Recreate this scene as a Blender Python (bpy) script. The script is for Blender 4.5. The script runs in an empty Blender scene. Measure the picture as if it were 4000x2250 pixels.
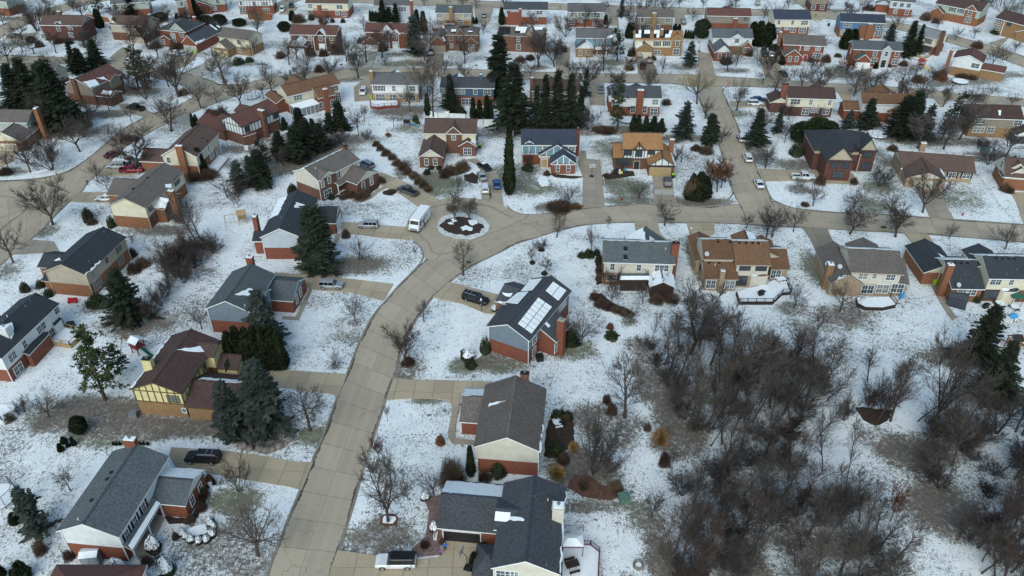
import bpy, bmesh, math, random
import numpy as np
from mathutils import Vector, Matrix
PI = math.pi
scene = bpy.context.scene
COL = scene.collection
rnd = random.Random(11)
# ------------------------------------------------------------------ survey
# The site plan was surveyed from one aerial view: a sight line through a photo
# pixel is cut with a level plane to get a real position on the ground.
F_PX, TILT, CAM_H = 3100.0, math.radians(35),90.0
CT, ST = math.cos(TILT), math.sin(TILT)
ZOOM = dict(a=(740,360,3.4125), b=(1020,260,3.9), c=(1600,430,2.08), d=(2340,480,3.412), e=(3080,480,3.276), f=(3540,900,2.274),
   g=(1850,1060,2.1556), h=(2680,880,2.641), i=(0,200,2.912), j=(100,0,2.912), k=(560,0,2.912), l=(3500,0,2.482), m=(3000,0,2.6), n=(3300,300,2.047))
def q(rc, x, y):
 if rc == 'F': return (x * 1.5528, y * 1.5528)
 if rc == 'P': return (x, y)
 if rc in ZOOM:
  z = ZOOM[rc]; return (z[0] + x / z[2], z[1] + y / z[2])
 return (int(rc[1]) * 1000 + x / 2.574, int(rc[0]) * 562.67 + y / 2.574)
def ray(p):
 x = (p[0] - 2000) / F_PX; y = -(p[1] - 1125) / F_PX
 return Vector((x, CT + y * ST, -ST + y * CT))
def g(p, z=0.0):
 d = ray(p); t = (z - CAM_H) / d.z
 return Vector((d.x * t, d.y * t, z))
def proj(P):
 x, y, z = P[0], P[1], P[2] - CAM_H
 dep = y * CT - z * ST
 return (2000 + F_PX * x / dep, 1125 - F_PX * (y * ST + z * CT) / dep)
def scale_at(P):                      # photo pixels per metre
 return F_PX / (P[1] * CT - (P[2] - CAM_H) * ST)
def height_of(base, topv):            # height of an upright thing whose top is seen at row topv
 b = g(base); lo, hi = 0.0,60.0
 for _ in range(40):
  m = (lo + hi) / 2
  if proj((b.x, b.y, m))[1] > topv: lo = m
  else: hi = m
 return lo
# ------------------------------------------------------------------ materials
MATS = {}
def nt_new(name):
 m = bpy.data.materials.new(name); m.use_nodes = True
 nt = m.node_tree
 return m, nt, nt.nodes['Principled BSDF']
class NB:
 def __init__(s, nt): s.nt = nt
 def n(s, t, **k):
  o = s.nt.nodes.new(t)
  for a, b in k.items(): setattr(o, a, b)
  return o
 def l(s, a, b): s.nt.links.new(a, b)
 def val(s, v):
  o = s.n('ShaderNodeValue'); o.outputs[0].default_value = v; return o.outputs[0]
 def math(s, op, a, b=None, c=None, clamp=False):
  o = s.n('ShaderNodeMath', operation=op, use_clamp=clamp)
  for i, v in enumerate((a, b, c)):
   if v is None: continue
   if isinstance(v, (int, float)): o.inputs[i].default_value = v
   else: s.l(v, o.inputs[i])
  return o.outputs[0]
 def mix(s, f, a, b):
  o = s.n('ShaderNodeMix', data_type='RGBA')
  for k, v in ((0, f),(6, a),(7, b)):
   if isinstance(v, (int, float)): o.inputs[k].default_value = v
   elif isinstance(v, tuple): o.inputs[k].default_value = v if len(v) == 4 else v + (1,)
   else: s.l(v, o.inputs[k])
  return o.outputs[2]
 def noise(s, vec, scale, detail=3, rough=0.55, dist=0.0):
  o = s.n('ShaderNodeTexNoise'); o.inputs['Scale'].default_value = scale
  o.inputs['Detail'].default_value = detail; o.inputs['Roughness'].default_value = rough
  o.inputs['Distortion'].default_value = dist
  if vec is not None: s.l(vec, o.inputs['Vector'])
  return o.outputs['Fac']
 def map(s, vec, sc=(1,1,1), rot=(0,0,0)):
  o = s.n('ShaderNodeMapping'); o.inputs['Scale'].default_value = sc; o.inputs['Rotation'].default_value = rot
  s.l(vec, o.inputs['Vector']); return o.outputs[0]
 def step(s, v, lo, hi):
  o = s.n('ShaderNodeMapRange', interpolation_type='SMOOTHSTEP')
  s.l(v, o.inputs['Value'])
  for k, x in (('From Min', lo),('From Max', hi)):
   if isinstance(x, (int, float)): o.inputs[k].default_value = x
   else: s.l(x, o.inputs[k])
  return o.outputs[0]
def sc3(c, k): return tuple(min(1, x * k) for x in c)
def surf(name, col, rough=0.7, var=0.18, scale=3.0, stretch=(1,1,1), metal=0.0, spec=0.3, fine=0.0, bump=0.0):
 """plain procedural surface with blotchy tone variation"""
 if name in MATS: return MATS[name]
 m, nt, bs = nt_new(name); b = NB(nt)
 tc = b.n('ShaderNodeTexCoord').outputs['Object']
 v = b.map(tc, stretch)
 f = b.noise(v, scale, 4)
 c = b.mix(b.step(f, 0.3,0.7), sc3(col, 1 - var), sc3(col, 1 + var))
 if fine:
  f2 = b.noise(tc, 9,2,0.7)
  c = b.mix(b.math('MULTIPLY', b.step(f2,0.35,0.75), fine), c, sc3(col, 0.45))
 b.l(c, bs.inputs['Base Color'])
 bs.inputs['Roughness'].default_value = rough; bs.inputs['Metallic'].default_value = metal
 bs.inputs['Specular IOR Level'].default_value = spec
 if bump:
  bp = b.n('ShaderNodeBump'); bp.inputs['Strength'].default_value = bump; bp.inputs['Distance'].default_value = 0.1
  b.l(f, bp.inputs['Height']); b.l(bp.outputs[0], bs.inputs['Normal'])
 MATS[name] = m; return m
def shingle(name, col):
 if name in MATS: return MATS[name]
 m, nt, bs = nt_new(name); b = NB(nt)
 tc = b.n('ShaderNodeTexCoord').outputs['Object']
 rn = b.n('ShaderNodeObjectInfo').outputs['Random']
 big = b.noise(tc, 0.35,3,0.6)
 fine = b.noise(tc, 4.2,2,0.75)
 streak = b.noise(b.map(tc, (3.0,3.0,0.25)),1.0,3)
 rows = b.n('ShaderNodeTexWave', wave_type='BANDS', bands_direction='Z'); rows.inputs['Scale'].default_value = 2.6
 rows.inputs['Distortion'].default_value = 1.2; rows.inputs['Detail'].default_value = 2
 b.l(tc, rows.inputs['Vector'])
 c = b.mix(b.step(fine, 0.3,0.72), sc3(col, 0.62), sc3(col, 1.4))
 c = b.mix(b.math('MULTIPLY', b.step(big, 0.35,0.75),0.4), c, sc3(col, 0.66))
 c = b.mix(b.math('MULTIPLY', b.step(streak, 0.45,0.8),0.3), c, sc3(col, 1.5))
 c = b.mix(b.math('MULTIPLY', b.math('GREATER_THAN', rows.outputs['Fac'],0.8),0.22), c, sc3(col, 0.45))
 hs = b.n('ShaderNodeHueSaturation'); b.l(c, hs.inputs['Color'])
 b.l(b.math('MULTIPLY_ADD', rn, 0.25,0.88), hs.inputs['Value'])
 b.l(hs.outputs[0], bs.inputs['Base Color'])
 bs.inputs['Roughness'].default_value = 0.88; bs.inputs['Specular IOR Level'].default_value = 0.25
 MATS[name] = m; return m
def brick(name, c1, c2):
 if name in MATS: return MATS[name]
 m, nt, bs = nt_new(name); b = NB(nt)
 tc = b.n('ShaderNodeTexCoord').outputs['Object']
 sx = b.n('ShaderNodeSeparateXYZ'); b.l(tc, sx.inputs[0])
 u = b.math('ADD', sx.outputs[0], sx.outputs[1])
 cb = b.n('ShaderNodeCombineXYZ'); b.l(u, cb.inputs[0]); b.l(sx.outputs[2], cb.inputs[1])
 bt = b.n('ShaderNodeTexBrick'); b.l(cb.outputs[0], bt.inputs['Vector'])
 bt.inputs['Scale'].default_value = 1.0; bt.inputs['Brick Width'].default_value = 0.42
 bt.inputs['Row Height'].default_value = 0.14; bt.inputs['Mortar Size'].default_value = 0.014
 bt.inputs['Color1'].default_value = c1 + (1,); bt.inputs['Color2'].default_value = c2 + (1,)
 bt.inputs['Mortar'].default_value = sc3(tuple((a + d) / 2 for a, d in zip(c1, c2)),1.35) + (1,)
 f = b.noise(b.map(tc, (1,1,2.5)),1.6,4,0.65)
 c = b.mix(b.math('MULTIPLY', b.step(f, 0.4,0.72),0.55), bt.outputs['Color'], sc3(c1,0.55))
 f3 = b.noise(b.map(tc, (1.2,1.2,5)),2.3,2)
 c = b.mix(b.math('MULTIPLY', b.step(f3,0.66,0.74),0.45), c, (0.42,0.33,0.27))
 b.l(c, bs.inputs['Base Color']); bs.inputs['Roughness'].default_value = 0.85
 bs.inputs['Specular IOR Level'].default_value = 0.25
 MATS[name] = m; return m
def siding(name, col):
 if name in MATS: return MATS[name]
 m, nt, bs = nt_new(name); b = NB(nt)
 tc = b.n('ShaderNodeTexCoord').outputs['Object']
 sx = b.n('ShaderNodeSeparateXYZ'); b.l(tc, sx.inputs[0])
 fr = b.math('FRACT', b.math('MULTIPLY', sx.outputs[2],5.0))
 f = b.noise(tc, 0.8,4)
 c = b.mix(b.step(f, 0.3,0.75), sc3(col, 0.9), sc3(col, 1.06))
 c = b.mix(b.math('MULTIPLY', b.math('LESS_THAN', fr, 0.14),0.32), c, sc3(col, 0.45))
 b.l(c, bs.inputs['Base Color']); bs.inputs['Roughness'].default_value = 0.6
 bs.inputs['Specular IOR Level'].default_value = 0.3
 MATS[name] = m; return m
def glassy(name, col, rough=0.12):
 if name in MATS: return MATS[name]
 m, nt, bs = nt_new(name); b = NB(nt)
 tc = b.n('ShaderNodeTexCoord').outputs['Object']
 rn = b.n('ShaderNodeObjectInfo').outputs['Random']
 f = b.noise(tc, 0.9,2)
 c = b.mix(f, sc3(col, 0.5), sc3(col, 1.6))
 c = b.mix(b.math('MULTIPLY', b.math('GREATER_THAN', rn, 0.72),0.4), c, (0.35,0.36,0.35))
 b.l(c, bs.inputs['Base Color']); bs.inputs['Roughness'].default_value = rough
 bs.inputs['Specular IOR Level'].default_value = 0.6
 MATS[name] = m; return m
def leafy(name, dark, light, scale=0.9, rough=0.8):
 if name in MATS: return MATS[name]
 m, nt, bs = nt_new(name); b = NB(nt)
 tc = b.n('ShaderNodeTexCoord').outputs['Object']
 rn = b.n('ShaderNodeObjectInfo').outputs['Random']
 f = b.noise(tc, scale, 4,0.65)
 c = b.mix(b.step(f, 0.35,0.7), dark, light)
 hs = b.n('ShaderNodeHueSaturation'); b.l(c, hs.inputs['Color'])
 b.l(b.math('MULTIPLY_ADD', rn, 0.5,0.75), hs.inputs['Value'])
 b.l(b.math('MULTIPLY_ADD', rn, 0.03,0.485), hs.inputs['Hue'])
 b.l(hs.outputs[0], bs.inputs['Base Color']); bs.inputs['Roughness'].default_value = rough
 bs.inputs['Specular IOR Level'].default_value = 0.15
 MATS[name] = m; return m
# ------------------------------------------------------------------ mesh builder
class MB:
 def __init__(s): s.v = []; s.f = []; s.m = []; s.uv = None
 def poly(s, pts, m=0):
  i = len(s.v); s.v += [tuple(p) for p in pts]; s.f.append(tuple(range(i, i + len(pts)))); s.m.append(m)
 def box(s, x0, y0, z0, x1, y1, z1, m=0, top=None, bottom=True):
  i = len(s.v)
  s.v += [(x0, y0, z0),(x1, y0, z0),(x1, y1, z0),(x0, y1, z0),(x0, y0, z1),(x1, y0, z1),(x1, y1, z1),(x0, y1, z1)]
  fs = [(0,1,5,4),(1,2,6,5),(2,3,7,6),(3,0,4,7),(4,5,6,7)]
  ms = [m] * 4 + [m if top is None else top]
  if bottom: fs.append((3,2,1,0)); ms.append(m)
  s.f += [tuple(i + k for k in f) for f in fs]; s.m += ms
 def prism(s, pts, z0, z1, m=0, top=None):      # pts counter-clockwise in plan
  i = len(s.v); n = len(pts)
  s.v += [(p[0], p[1], z0) for p in pts] + [(p[0], p[1], z1) for p in pts]
  for k in range(n):
   j = (k + 1) % n; s.f.append((i + k, i + j, i + n + j, i + n + k)); s.m.append(m)
  s.f.append(tuple(i + n + k for k in range(n))); s.m.append(m if top is None else top)
 def tube(s, p0, p1, r0, r1, n=5, m=0, cap=False):
  p0 = Vector(p0); p1 = Vector(p1); d = p1 - p0
  if d.length < 1e-6: return
  a = d.orthogonal().normalized(); b = d.normalized().cross(a); i = len(s.v)
  for p, r in ((p0, r0),(p1, r1)):
   for k in range(n):
    t = 2 * PI * k / n; s.v.append(tuple(p + a * (r * math.cos(t)) + b * (r * math.sin(t))))
  for k in range(n):
   j = (k + 1) % n; s.f.append((i + k, i + j, i + n + j, i + n + k)); s.m.append(m)
  if cap:
   s.f.append(tuple(i + n + k for k in range(n))); s.m.append(m)
   s.f.append(tuple(i + n - 1 - k for k in range(n))); s.m.append(m)
 def lathe(s, prof, n=14, m=0, c=(0,0)):       # prof: (r, z) from bottom to top
  i = len(s.v)
  for r, z in prof:
   for k in range(n):
    t = 2 * PI * k / n; s.v.append((c[0] + r * math.cos(t), c[1] + r * math.sin(t), z))
  for a in range(len(prof) - 1):
   for k in range(n):
    j = (k + 1) % n; s.f.append((i + a * n + k, i + a * n + j, i + a * n + n + j, i + a * n + n + k)); s.m.append(m)
  s.f.append(tuple(i + (len(prof) - 1) * n + k for k in range(n))); s.m.append(m)
 def mesh(s, name, mats, smooth=False):
  me = bpy.data.meshes.new(name); me.from_pydata(s.v, [], s.f)
  for x in (mats if isinstance(mats, (list, tuple)) else [mats]): me.materials.append(x)
  if any(s.m): me.polygons.foreach_set('material_index', s.m)
  if s.uv is not None:
   ul = me.uv_layers.new(name='UVMap'); flat = [c for f in s.f for k in f for c in s.uv[k]]
   ul.data.foreach_set('uv', flat)
  if smooth: me.polygons.foreach_set('use_smooth', [True] * len(s.f))
  me.update(); return me
 def build(s, name, mats, parent=None, smooth=False, loc=None, rz=0):
  return put(name, s.mesh(name, mats, smooth), parent, loc, rz)
def put(name, me, parent=None, loc=None, rz=0):
 o = bpy.data.objects.new(name, me); COL.objects.link(o)
 if parent is not None: o.parent = parent
 if loc is not None: o.location = loc
 if rz: o.rotation_euler = (0,0, rz)
 return o
def empty(name, loc, rz=0):
 o = bpy.data.objects.new(name, None); o.empty_display_size = 0.5; COL.objects.link(o)
 o.location = loc; o.rotation_euler = (0,0, rz); return o
def tag(o, label=None, cat=None, group=None, kind=None):
 if label: o['label'] = label
 if cat: o['category'] = cat
 if group: o['group'] = group
 if kind: o['kind'] = kind
 return o
CHILD = {}
def kids(o): return CHILD.get(o.name, [])
def clone(src, loc, rz=0, scale=None, parent=None):
 """copy a thing, its parts and their sub-parts (mesh data shared)"""
 c = src.copy(); COL.objects.link(c); c.parent = parent
 c.location = loc; c.rotation_euler = (0,0, rz)
 if scale is not None: c.scale = scale
 for ch in src.children:
  d = ch.copy(); COL.objects.link(d); d.parent = c
  for gch in ch.children:
   e = gch.copy(); COL.objects.link(e); e.parent = d
 return c
SHARED = {}
def shared(key, fn):
 if key not in SHARED: SHARED[key] = fn()
 return SHARED[key]
# ------------------------------------------------------------------ material library
WHITE = surf('white_trim', (0.72,0.73,0.73),0.5,0.06,1.5)
DTRIM = surf('dark_trim', (0.035,0.03,0.028),0.6,0.2,1.5)
TTRIM = surf('tan_trim', (0.42,0.36,0.28),0.6,0.1,1.5)
OLIVE = surf('olive_timber', (0.085,0.065,0.022),0.7,0.2,2)
SNOW = surf('snow', (0.82,0.845,0.87),0.75,0.05,1.2, bump=0.3)
CONC = surf('pale_concrete', (0.36,0.33,0.28),0.85,0.12,0.8, fine=0.25)
GLASS = glassy('window_glass', (0.05,0.062,0.072))
CARGLASS = surf('tinted_glass', (0.012,0.014,0.017),0.08,0.2,1, spec=0.6)
BLACK = surf('black_metal', (0.016,0.016,0.018),0.5,0.25,3)
TYRE = surf('tyre_rubber', (0.018,0.018,0.018),0.85,0.25,6)
RIM = surf('alloy', (0.42,0.43,0.45),0.35,0.12,4, metal=0.6)
LAMP = surf('lamp_lens', (0.65,0.67,0.68),0.15,0.1,6, spec=0.6)
TAIL = surf('tail_lens', (0.30,0.015,0.015),0.25,0.2,6, spec=0.5)
WOODRED = surf('red_deck_wood', (0.20,0.035,0.03),0.7,0.2,4)
WOODTAN = surf('tan_deck_wood', (0.36,0.25,0.13),0.75,0.2,4)
WOODDK = surf('dark_deck_wood', (0.035,0.024,0.02),0.7,0.25,4)
WOODOR = surf('orange_cedar', (0.30,0.12,0.045),0.7,0.2,4)
GREYM = surf('grey_metal', (0.22,0.23,0.24),0.5,0.15,3, metal=0.3)
BARK = surf('bark', (0.062,0.050,0.043),0.9,0.35,6,(1,1,0.4))
TWIG = leafy('twigs', (0.058,0.049,0.045),(0.118,0.098,0.088),0.4)
TWIGR = leafy('reddish_twigs', (0.056,0.040,0.036),(0.104,0.076,0.066),0.4)
TWIGT = leafy('tan_twigs', (0.15,0.11,0.07),(0.26,0.19,0.115),0.4)
SPRUCE = leafy('spruce_needles', (0.016,0.022,0.013),(0.044,0.054,0.034),1.1)
BLUESP = leafy('blue_spruce_needles', (0.026,0.034,0.028),(0.072,0.084,0.07),1.1)
PINE = leafy('pine_needles', (0.020,0.030,0.012),(0.062,0.072,0.026),0.9)
ARBOR = leafy('arborvitae_leaf', (0.012,0.019,0.009),(0.034,0.042,0.020),1.6)
SHRUBG = leafy('evergreen_leaf', (0.018,0.028,0.014),(0.05,0.062,0.03),2.0)
SHRUBB = leafy('brown_twig_shrub', (0.07,0.046,0.034),(0.15,0.10,0.072),1.0)
RUST = leafy('rusty_leaf', (0.085,0.036,0.022),(0.165,0.072,0.042),1.2)
GRASST = leafy('tan_grass_blades', (0.24,0.15,0.055),(0.44,0.29,0.125),2.0)
MULCH = surf('mulch', (0.05,0.033,0.025),0.95,0.4,2.5, fine=0.5)
ROCK = surf('boulder', (0.20,0.17,0.15),0.85,0.3,2)
REDB = brick('red_brick', (0.235,0.082,0.05),(0.165,0.055,0.036))
ORB = brick('orange_brick', (0.26,0.115,0.06),(0.185,0.08,0.045))
BRB = brick('brown_brick', (0.17,0.082,0.055),(0.11,0.052,0.038))
TANB = brick('tan_brick', (0.29,0.175,0.088),(0.22,0.128,0.066))
BUFB = brick('buff_brick', (0.36,0.27,0.185),(0.28,0.20,0.135))
DKB = brick('dark_brick', (0.125,0.052,0.042),(0.085,0.036,0.03))
S_WHITE = siding('white_siding', (0.66,0.675,0.68))
S_CREAM = siding('cream_siding', (0.62,0.565,0.43))
S_BEIGE = siding('beige_siding', (0.58,0.535,0.455))
S_TAN = siding('tan_siding', (0.40,0.345,0.265))
S_TAUPE = siding('taupe_siding', (0.24,0.205,0.165))
S_SAGE = siding('sage_siding', (0.36,0.40,0.355))
S_BLUE = siding('blue_siding', (0.085,0.17,0.29))
S_SLATE = siding('slate_siding', (0.17,0.215,0.26))
S_NAVY = siding('navy_siding', (0.055,0.095,0.145))
S_TEAL = siding('teal_siding', (0.16,0.27,0.32))
S_GREY = siding('grey_siding', (0.42,0.435,0.44))
S_YEL = siding('yellow_stucco', (0.66,0.565,0.30))
S_LBLUE = siding('pale_blue_siding', (0.46,0.50,0.55))
ROOFS = dict(
 slate=shingle('slate_shingles', (0.098,0.112,0.118)), grey=shingle('grey_shingles', (0.125,0.122,0.125)),
 black=shingle('black_shingles', (0.042,0.046,0.054)), char=shingle('charcoal_shingles', (0.068,0.072,0.082)),
 brown=shingle('brown_shingles', (0.112,0.072,0.06)), red=shingle('red_brown_shingles', (0.12,0.056,0.048)),
 dkbrown=shingle('dark_brown_shingles', (0.078,0.048,0.043)), rust=shingle('rust_shingles', (0.165,0.088,0.05)),
 orange=shingle('orange_shingles', (0.30,0.155,0.068)), tan=shingle('taupe_shingles', (0.135,0.115,0.105)),
 navy=shingle('navy_shingles', (0.045,0.055,0.08)), lgrey=shingle('pale_grey_shingles', (0.23,0.235,0.245)))
# ------------------------------------------------------------------ houses
def frame_mesh(w, h, mat, style):
 mb = MB(); f = 0.10; a = -w / 2; c = w / 2; b = 0; t = h
 mb.box(a - f, -0.08, b - f, a, 0, t + f); mb.box(c, -0.08, b - f, c + f, 0, t + f)
 mb.box(a, -0.08, t, c, 0, t + f); mb.box(a, -0.10, b - f, c, 0, b)
 n = max(1, round(w / 0.95))
 for k in range(1, n): x = a + w * k / n; mb.box(x - 0.045,-0.07, b, x + 0.045,0, t)
 if h > 0.9: mb.box(a, -0.062, h * .5 - 0.025, c, 0, h * .5 + 0.025)
 if h > 1.0 and style != 'p':
  for k in range(n):
   x = a + w * (k + .5) / n; mb.box(x - 0.016,-0.05, b, x + 0.016,0, t)
 return mb.mesh('window', mat)
def pane_mesh(w, h):
 mb = MB(); mb.box(-w / 2,-0.03,0, w / 2,0, h); return mb.mesh('pane', GLASS)
ROT = dict(S=0, E=PI / 2, N=PI, W=-PI / 2)
def add_window(root, x, y, z, face, w, h, style='w'):
 w = round(w, 1); h = round(h, 1)
 mat = dict(w=WHITE, p=WHITE, d=DTRIM, t=TTRIM, s=WHITE, o=OLIVE, r=WHITE)[style]
 me = shared(('win', w, h, style), lambda: frame_mesh(w, h, mat, style))
 o = put('window', me, root, (x, y, z), ROT[face])
 put('pane', shared(('pane', w, h), lambda: pane_mesh(w, h)), o)
 if style in 'sr':
  def sh():
   mb = MB()
   mb.box(-0.19,-0.07,-0.05,0.19,0, h + 0.05)
   for k in range(5): mb.box(-0.14,-0.085, h * (k + .12) / 5,0.14,-0.07, h * (k + .8) / 5)
   return mb.mesh('shutter', BLACK if style == 's' else DKB)
  for s in (-1,1):
   put('shutter', shared(('shut', h, style), sh), o, (s * (w / 2 + 0.31),0,0))
 return o
def roof_mesh(x0, x1, y0, y1, ze, ax, rise, hip, rm, trim, t=0.2):
 mb = MB()
 if ax == 'y': X = lambda a, b, z: (b, a, z); A0, A1, B0, B1 = y0, y1, x0, x1
 else: X = lambda a, b, z: (a, b, z); A0, A1, B0, B1 = x0, x1, y0, y1
 bm = (B0 + B1) / 2; zr = ze + rise; flip = ax == 'y'
 def P(pts, m):
  mb.poly(list(reversed(pts)) if flip else pts, m)
 if hip:
  ins = min((B1 - B0) / 2,(A1 - A0) / 2 - 0.05)
  i0 = ins if hip in (1, 'L') else 0; i1 = ins if hip in (1, 'R') else 0
 else: i0 = i1 = 0
 r0 = X(A0 + i0, bm, zr); r1 = X(A1 - i1, bm, zr)
 a = X(A0, B0, ze); b = X(A1, B0, ze); c = X(A1, B1, ze); d = X(A0, B1, ze)
 P([a, b, r1, r0],0); P([c, d, r0, r1],0)
 if i0: P([d, a, r0],0)
 if i1: P([b, c, r1],0)
 lo = lambda p: (p[0], p[1], p[2] - t)
 P([lo(a), lo(b), b, a],1); P([lo(c), lo(d), d, c],1)
 if i0: P([lo(d), lo(a), a, d],1)
 else:
  P([lo(a), a, r0, lo(r0)],1); P([lo(r0), r0, d, lo(d)],1)
 if i1: P([lo(b), lo(c), c, b],1)
 else:
  P([lo(b), lo(r1), r1, b],1); P([lo(r1), lo(c), c, r1],1)
 if i0 and i1: P([lo(d), lo(c), lo(b), lo(a)],1)
 else:
  P([lo(r0), lo(r1), lo(b), lo(a)],1); P([lo(d), lo(c), lo(r1), lo(r0)],1)
 return mb.mesh('roof', [rm, trim])
class House: pass
HOUSES = []
def house(s, label, rc, e, z=5.5, ax='x', D=None, e3=None, R=None, pitch=0.5, rise=None, hip=0, roof='grey',
   low=REDB, up=S_WHITE, zb=2.8, trim=WHITE, wings=(), ch=(), win=(), auto=(), doors=(), snow=(), solar=(),
   vents=(), ov=0.4, spouts=False, timber=None, boxes=(), cols=(), cap=True, gable=None, panels=()):
 px = lambda p: q(rc, *p) if len(p) == 2 else q(*p)
 H = House(); H.s = s; H.label = label
 E1, E2 = g(px(e[0]), z), g(px(e[1]), z)
 u = (E2 - E1); u.z = 0; W = u.length; u.normalize(); v = Vector((-u.y, u.x, 0))
 yaw = math.atan2(u.y, u.x); org = Vector((E1.x, E1.y, 0))
 M = Matrix.Rotation(-yaw, 3, 'Z')
 cam = M @ (Vector((0,0, CAM_H)) - org)
 def cut(p, n, dd):            # sight line cut with local plane n.x = dd
  r = M @ ray(p); t = (dd - n.dot(cam)) / n.dot(r); return cam + r * t
 if D is None:
  if e3 is not None: D = (g(px(e3), z) - E1).dot(v)
  else:
   pl = cut(px(R), Vector((0,-pitch, 1)), z); D = max(5, min(14,2 * pl.y))
 if ax == 'y' and rise is None and R is not None:
  rise = cut(px(R), Vector((0,1,0)),0).z - z; rise = max(1.0, min(5, rise))
 if rise is None: rise = pitch * (D if ax == 'x' else W) / 2
 H.W, H.D, H.yaw, H.org = W, D, yaw, org
 root = empty('house', org, yaw); H.root = root
 tag(root, label, 'house'); HOUSES.append(H)
 blocks = []
 def block(x0, x1, y0, y1, ze, ax, rise, hip, rm, low, up, zb, trim, gable=None, ov=ov, i=0, wall=True):
  B = House(); B.r = (x0, x1, y0, y1, ze, ax, rise, hip)
  o_ = ov + 0.013 * i
  B.w = (x0 + o_, x1 - o_, y0 + o_, y1 - o_)
  wx0, wx1, wy0, wy1 = B.w
  half = ((y1 - y0) if ax == 'x' else (x1 - x0)) / 2
  zw = ze + rise * o_ / half - 0.12
  if wall:
   zb_ = min(zb, zw - 0.1)
   mb = MB(); mb.box(wx0, wy0,-0.2, wx1, wy1, zb_); mb.build('wall', low, root)
   mb = MB(); k = 0.03
   ux0, ux1, uy0, uy1 = wx0 - k, wx1 + k, wy0 - k, wy1 + k
   zt = zw if not hip else ze - 0.19
   mb.box(ux0, uy0, zb_, ux1, uy1, zt)
   if not hip or hip in ('L', 'R'):
    zr = ze + rise - 0.14
    if ax == 'x':
     ym = (y0 + y1) / 2
     for xx, s_ in ((ux0,-1),(ux1,1)):
      if (hip == 'L' and s_ < 0) or (hip == 'R' and s_ > 0): continue
      xi = xx - s_ * 0.2
      T = [(uy0, zt),(uy1, zt),(ym, zr)]
      a = [(xx, y, z_) for y, z_ in T]; b = [(xi, y, z_) for y, z_ in T]
      mb.poly(a if s_ > 0 else a[::-1],1); mb.poly(b[::-1] if s_ > 0 else b, 1)
      for p_, r_ in ((1,2),(2,0)): mb.poly([a[p_], b[p_], b[r_], a[r_]],1)
    else:
     xm = (x0 + x1) / 2
     for yy, s_ in ((uy0,-1),(uy1,1)):
      yi = yy - s_ * 0.2
      T = [(ux0, zt),(ux1, zt),(xm, zr)]
      a = [(x, yy, z_) for x, z_ in T]; b = [(x, yi, z_) for x, z_ in T]
      mb.poly(a[::-1] if s_ > 0 else a, 1); mb.poly(b if s_ > 0 else b[::-1],1)
      for p_, r_ in ((1,2),(2,0)): mb.poly([a[p_], a[r_], b[r_], b[p_]],1)
   mb.build('siding', [up, gable or up], root)
  put('roof', roof_mesh(x0, x1, y0, y1, ze, ax, rise, hip, rm, trim), root)
  if cap and not hip:
   mb = MB(); zr = ze + rise
   if ax == 'x':
    ym = (y0 + y1) / 2; mb.box(x0 + .02, ym - 0.16, zr - 0.10, x1 - .02, ym + 0.16, zr + 0.02)
   else:
    xm = (x0 + x1) / 2; mb.box(xm - 0.16, y0 + .02, zr - 0.10, xm + 0.16, y1 - .02, zr + 0.02)
   mb.build('ridge_cap', ROOFS['navy'] if rm in (ROOFS['black'], ROOFS['char']) else (ROOFS['char'] if rm in (ROOFS['slate'], ROOFS['grey'], ROOFS['lgrey'], ROOFS['navy']) else (ROOFS['tan'] if rm is ROOFS['tan'] else ROOFS['dkbrown'])), root)
  blocks.append(B); return B
 rm = ROOFS[roof]
 block(0, W, 0, D, z, ax, rise, hip, rm, low, up, zb, trim, gable)
 for i, w in enumerate(wings):
  wz = w.get('z', 2.9)
  wax = w.get('ax', 'y'); wp = w.get('pitch', pitch)
  if 'b' in w: x0, x1, y0, y1 = w['b'](W, D) if callable(w['b']) else w['b']
  else:
   L = [M @ (g(px(p), wz) - org) for p in w['p']]
   x0, x1 = min(p.x for p in L), max(p.x for p in L); y0, y1 = min(p.y for p in L), max(p.y for p in L)
   if len(L) == 2:
    y0 = (L[0].y + L[1].y) / 2; y1 = y0 + 5
    if 'R' in w:
     pl = cut(px(w['R']), Vector((0,-wp, 1)), wz - wp * y0); y1 = y0 + max(3, min(14,2 * (pl.y - y0)))
   if 'y1' in w: y1 = w['y1']
   if 'x1' in w: x1 = w['x1']
   if 'x0' in w: x0 = w['x0']
  half = ((y1 - y0) if wax == 'x' else (x1 - x0)) / 2
  wr = w.get('rise', wp * half)
  if 'a' in w: wr = max(.6, min(5, cut(px(w['a']), Vector((0,1,0)), y0).z - wz))
  block(x0, x1, y0, y1, wz, wax, wr, w.get('hip', 0), ROOFS[w.get('roof', roof)], w.get('low', low), w.get('up', up),
    w.get('zb', zb if wz > 4 else 9), w.get('trim', trim), w.get('gable'), w.get('ov', min(ov, 0.3)), i + 1, w.get('wall', True))
 H.blocks = blocks
 def facepl(b, f):
  x0, x1, y0, y1 = blocks[b].w
  return dict(S=(Vector((0,1,0)), y0), N=(Vector((0,1,0)), y1), W=(Vector((1,0,0)), x0), E=(Vector((1,0,0)), x1))[f]
 def facepos(b, f, t, z_):
  x0, x1, y0, y1 = blocks[b].w; k = 0.035
  return dict(S=(x0 + t * (x1 - x0), y0 - k, z_), N=(x1 - t * (x1 - x0), y1 + k, z_),
     W=(x0 - k, y1 - t * (y1 - y0), z_), E=(x1 + k, y0 + t * (y1 - y0), z_))[f]
 def onface(b, f, p):
  n, dd = facepl(b, f); P = cut(px(p), n, dd)
  o_ = 0.035; P += Vector(dict(S=(0,-o_, 0), N=(0, o_, 0), W=(-o_, 0,0), E=(o_, 0,0))[f]); return P
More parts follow.
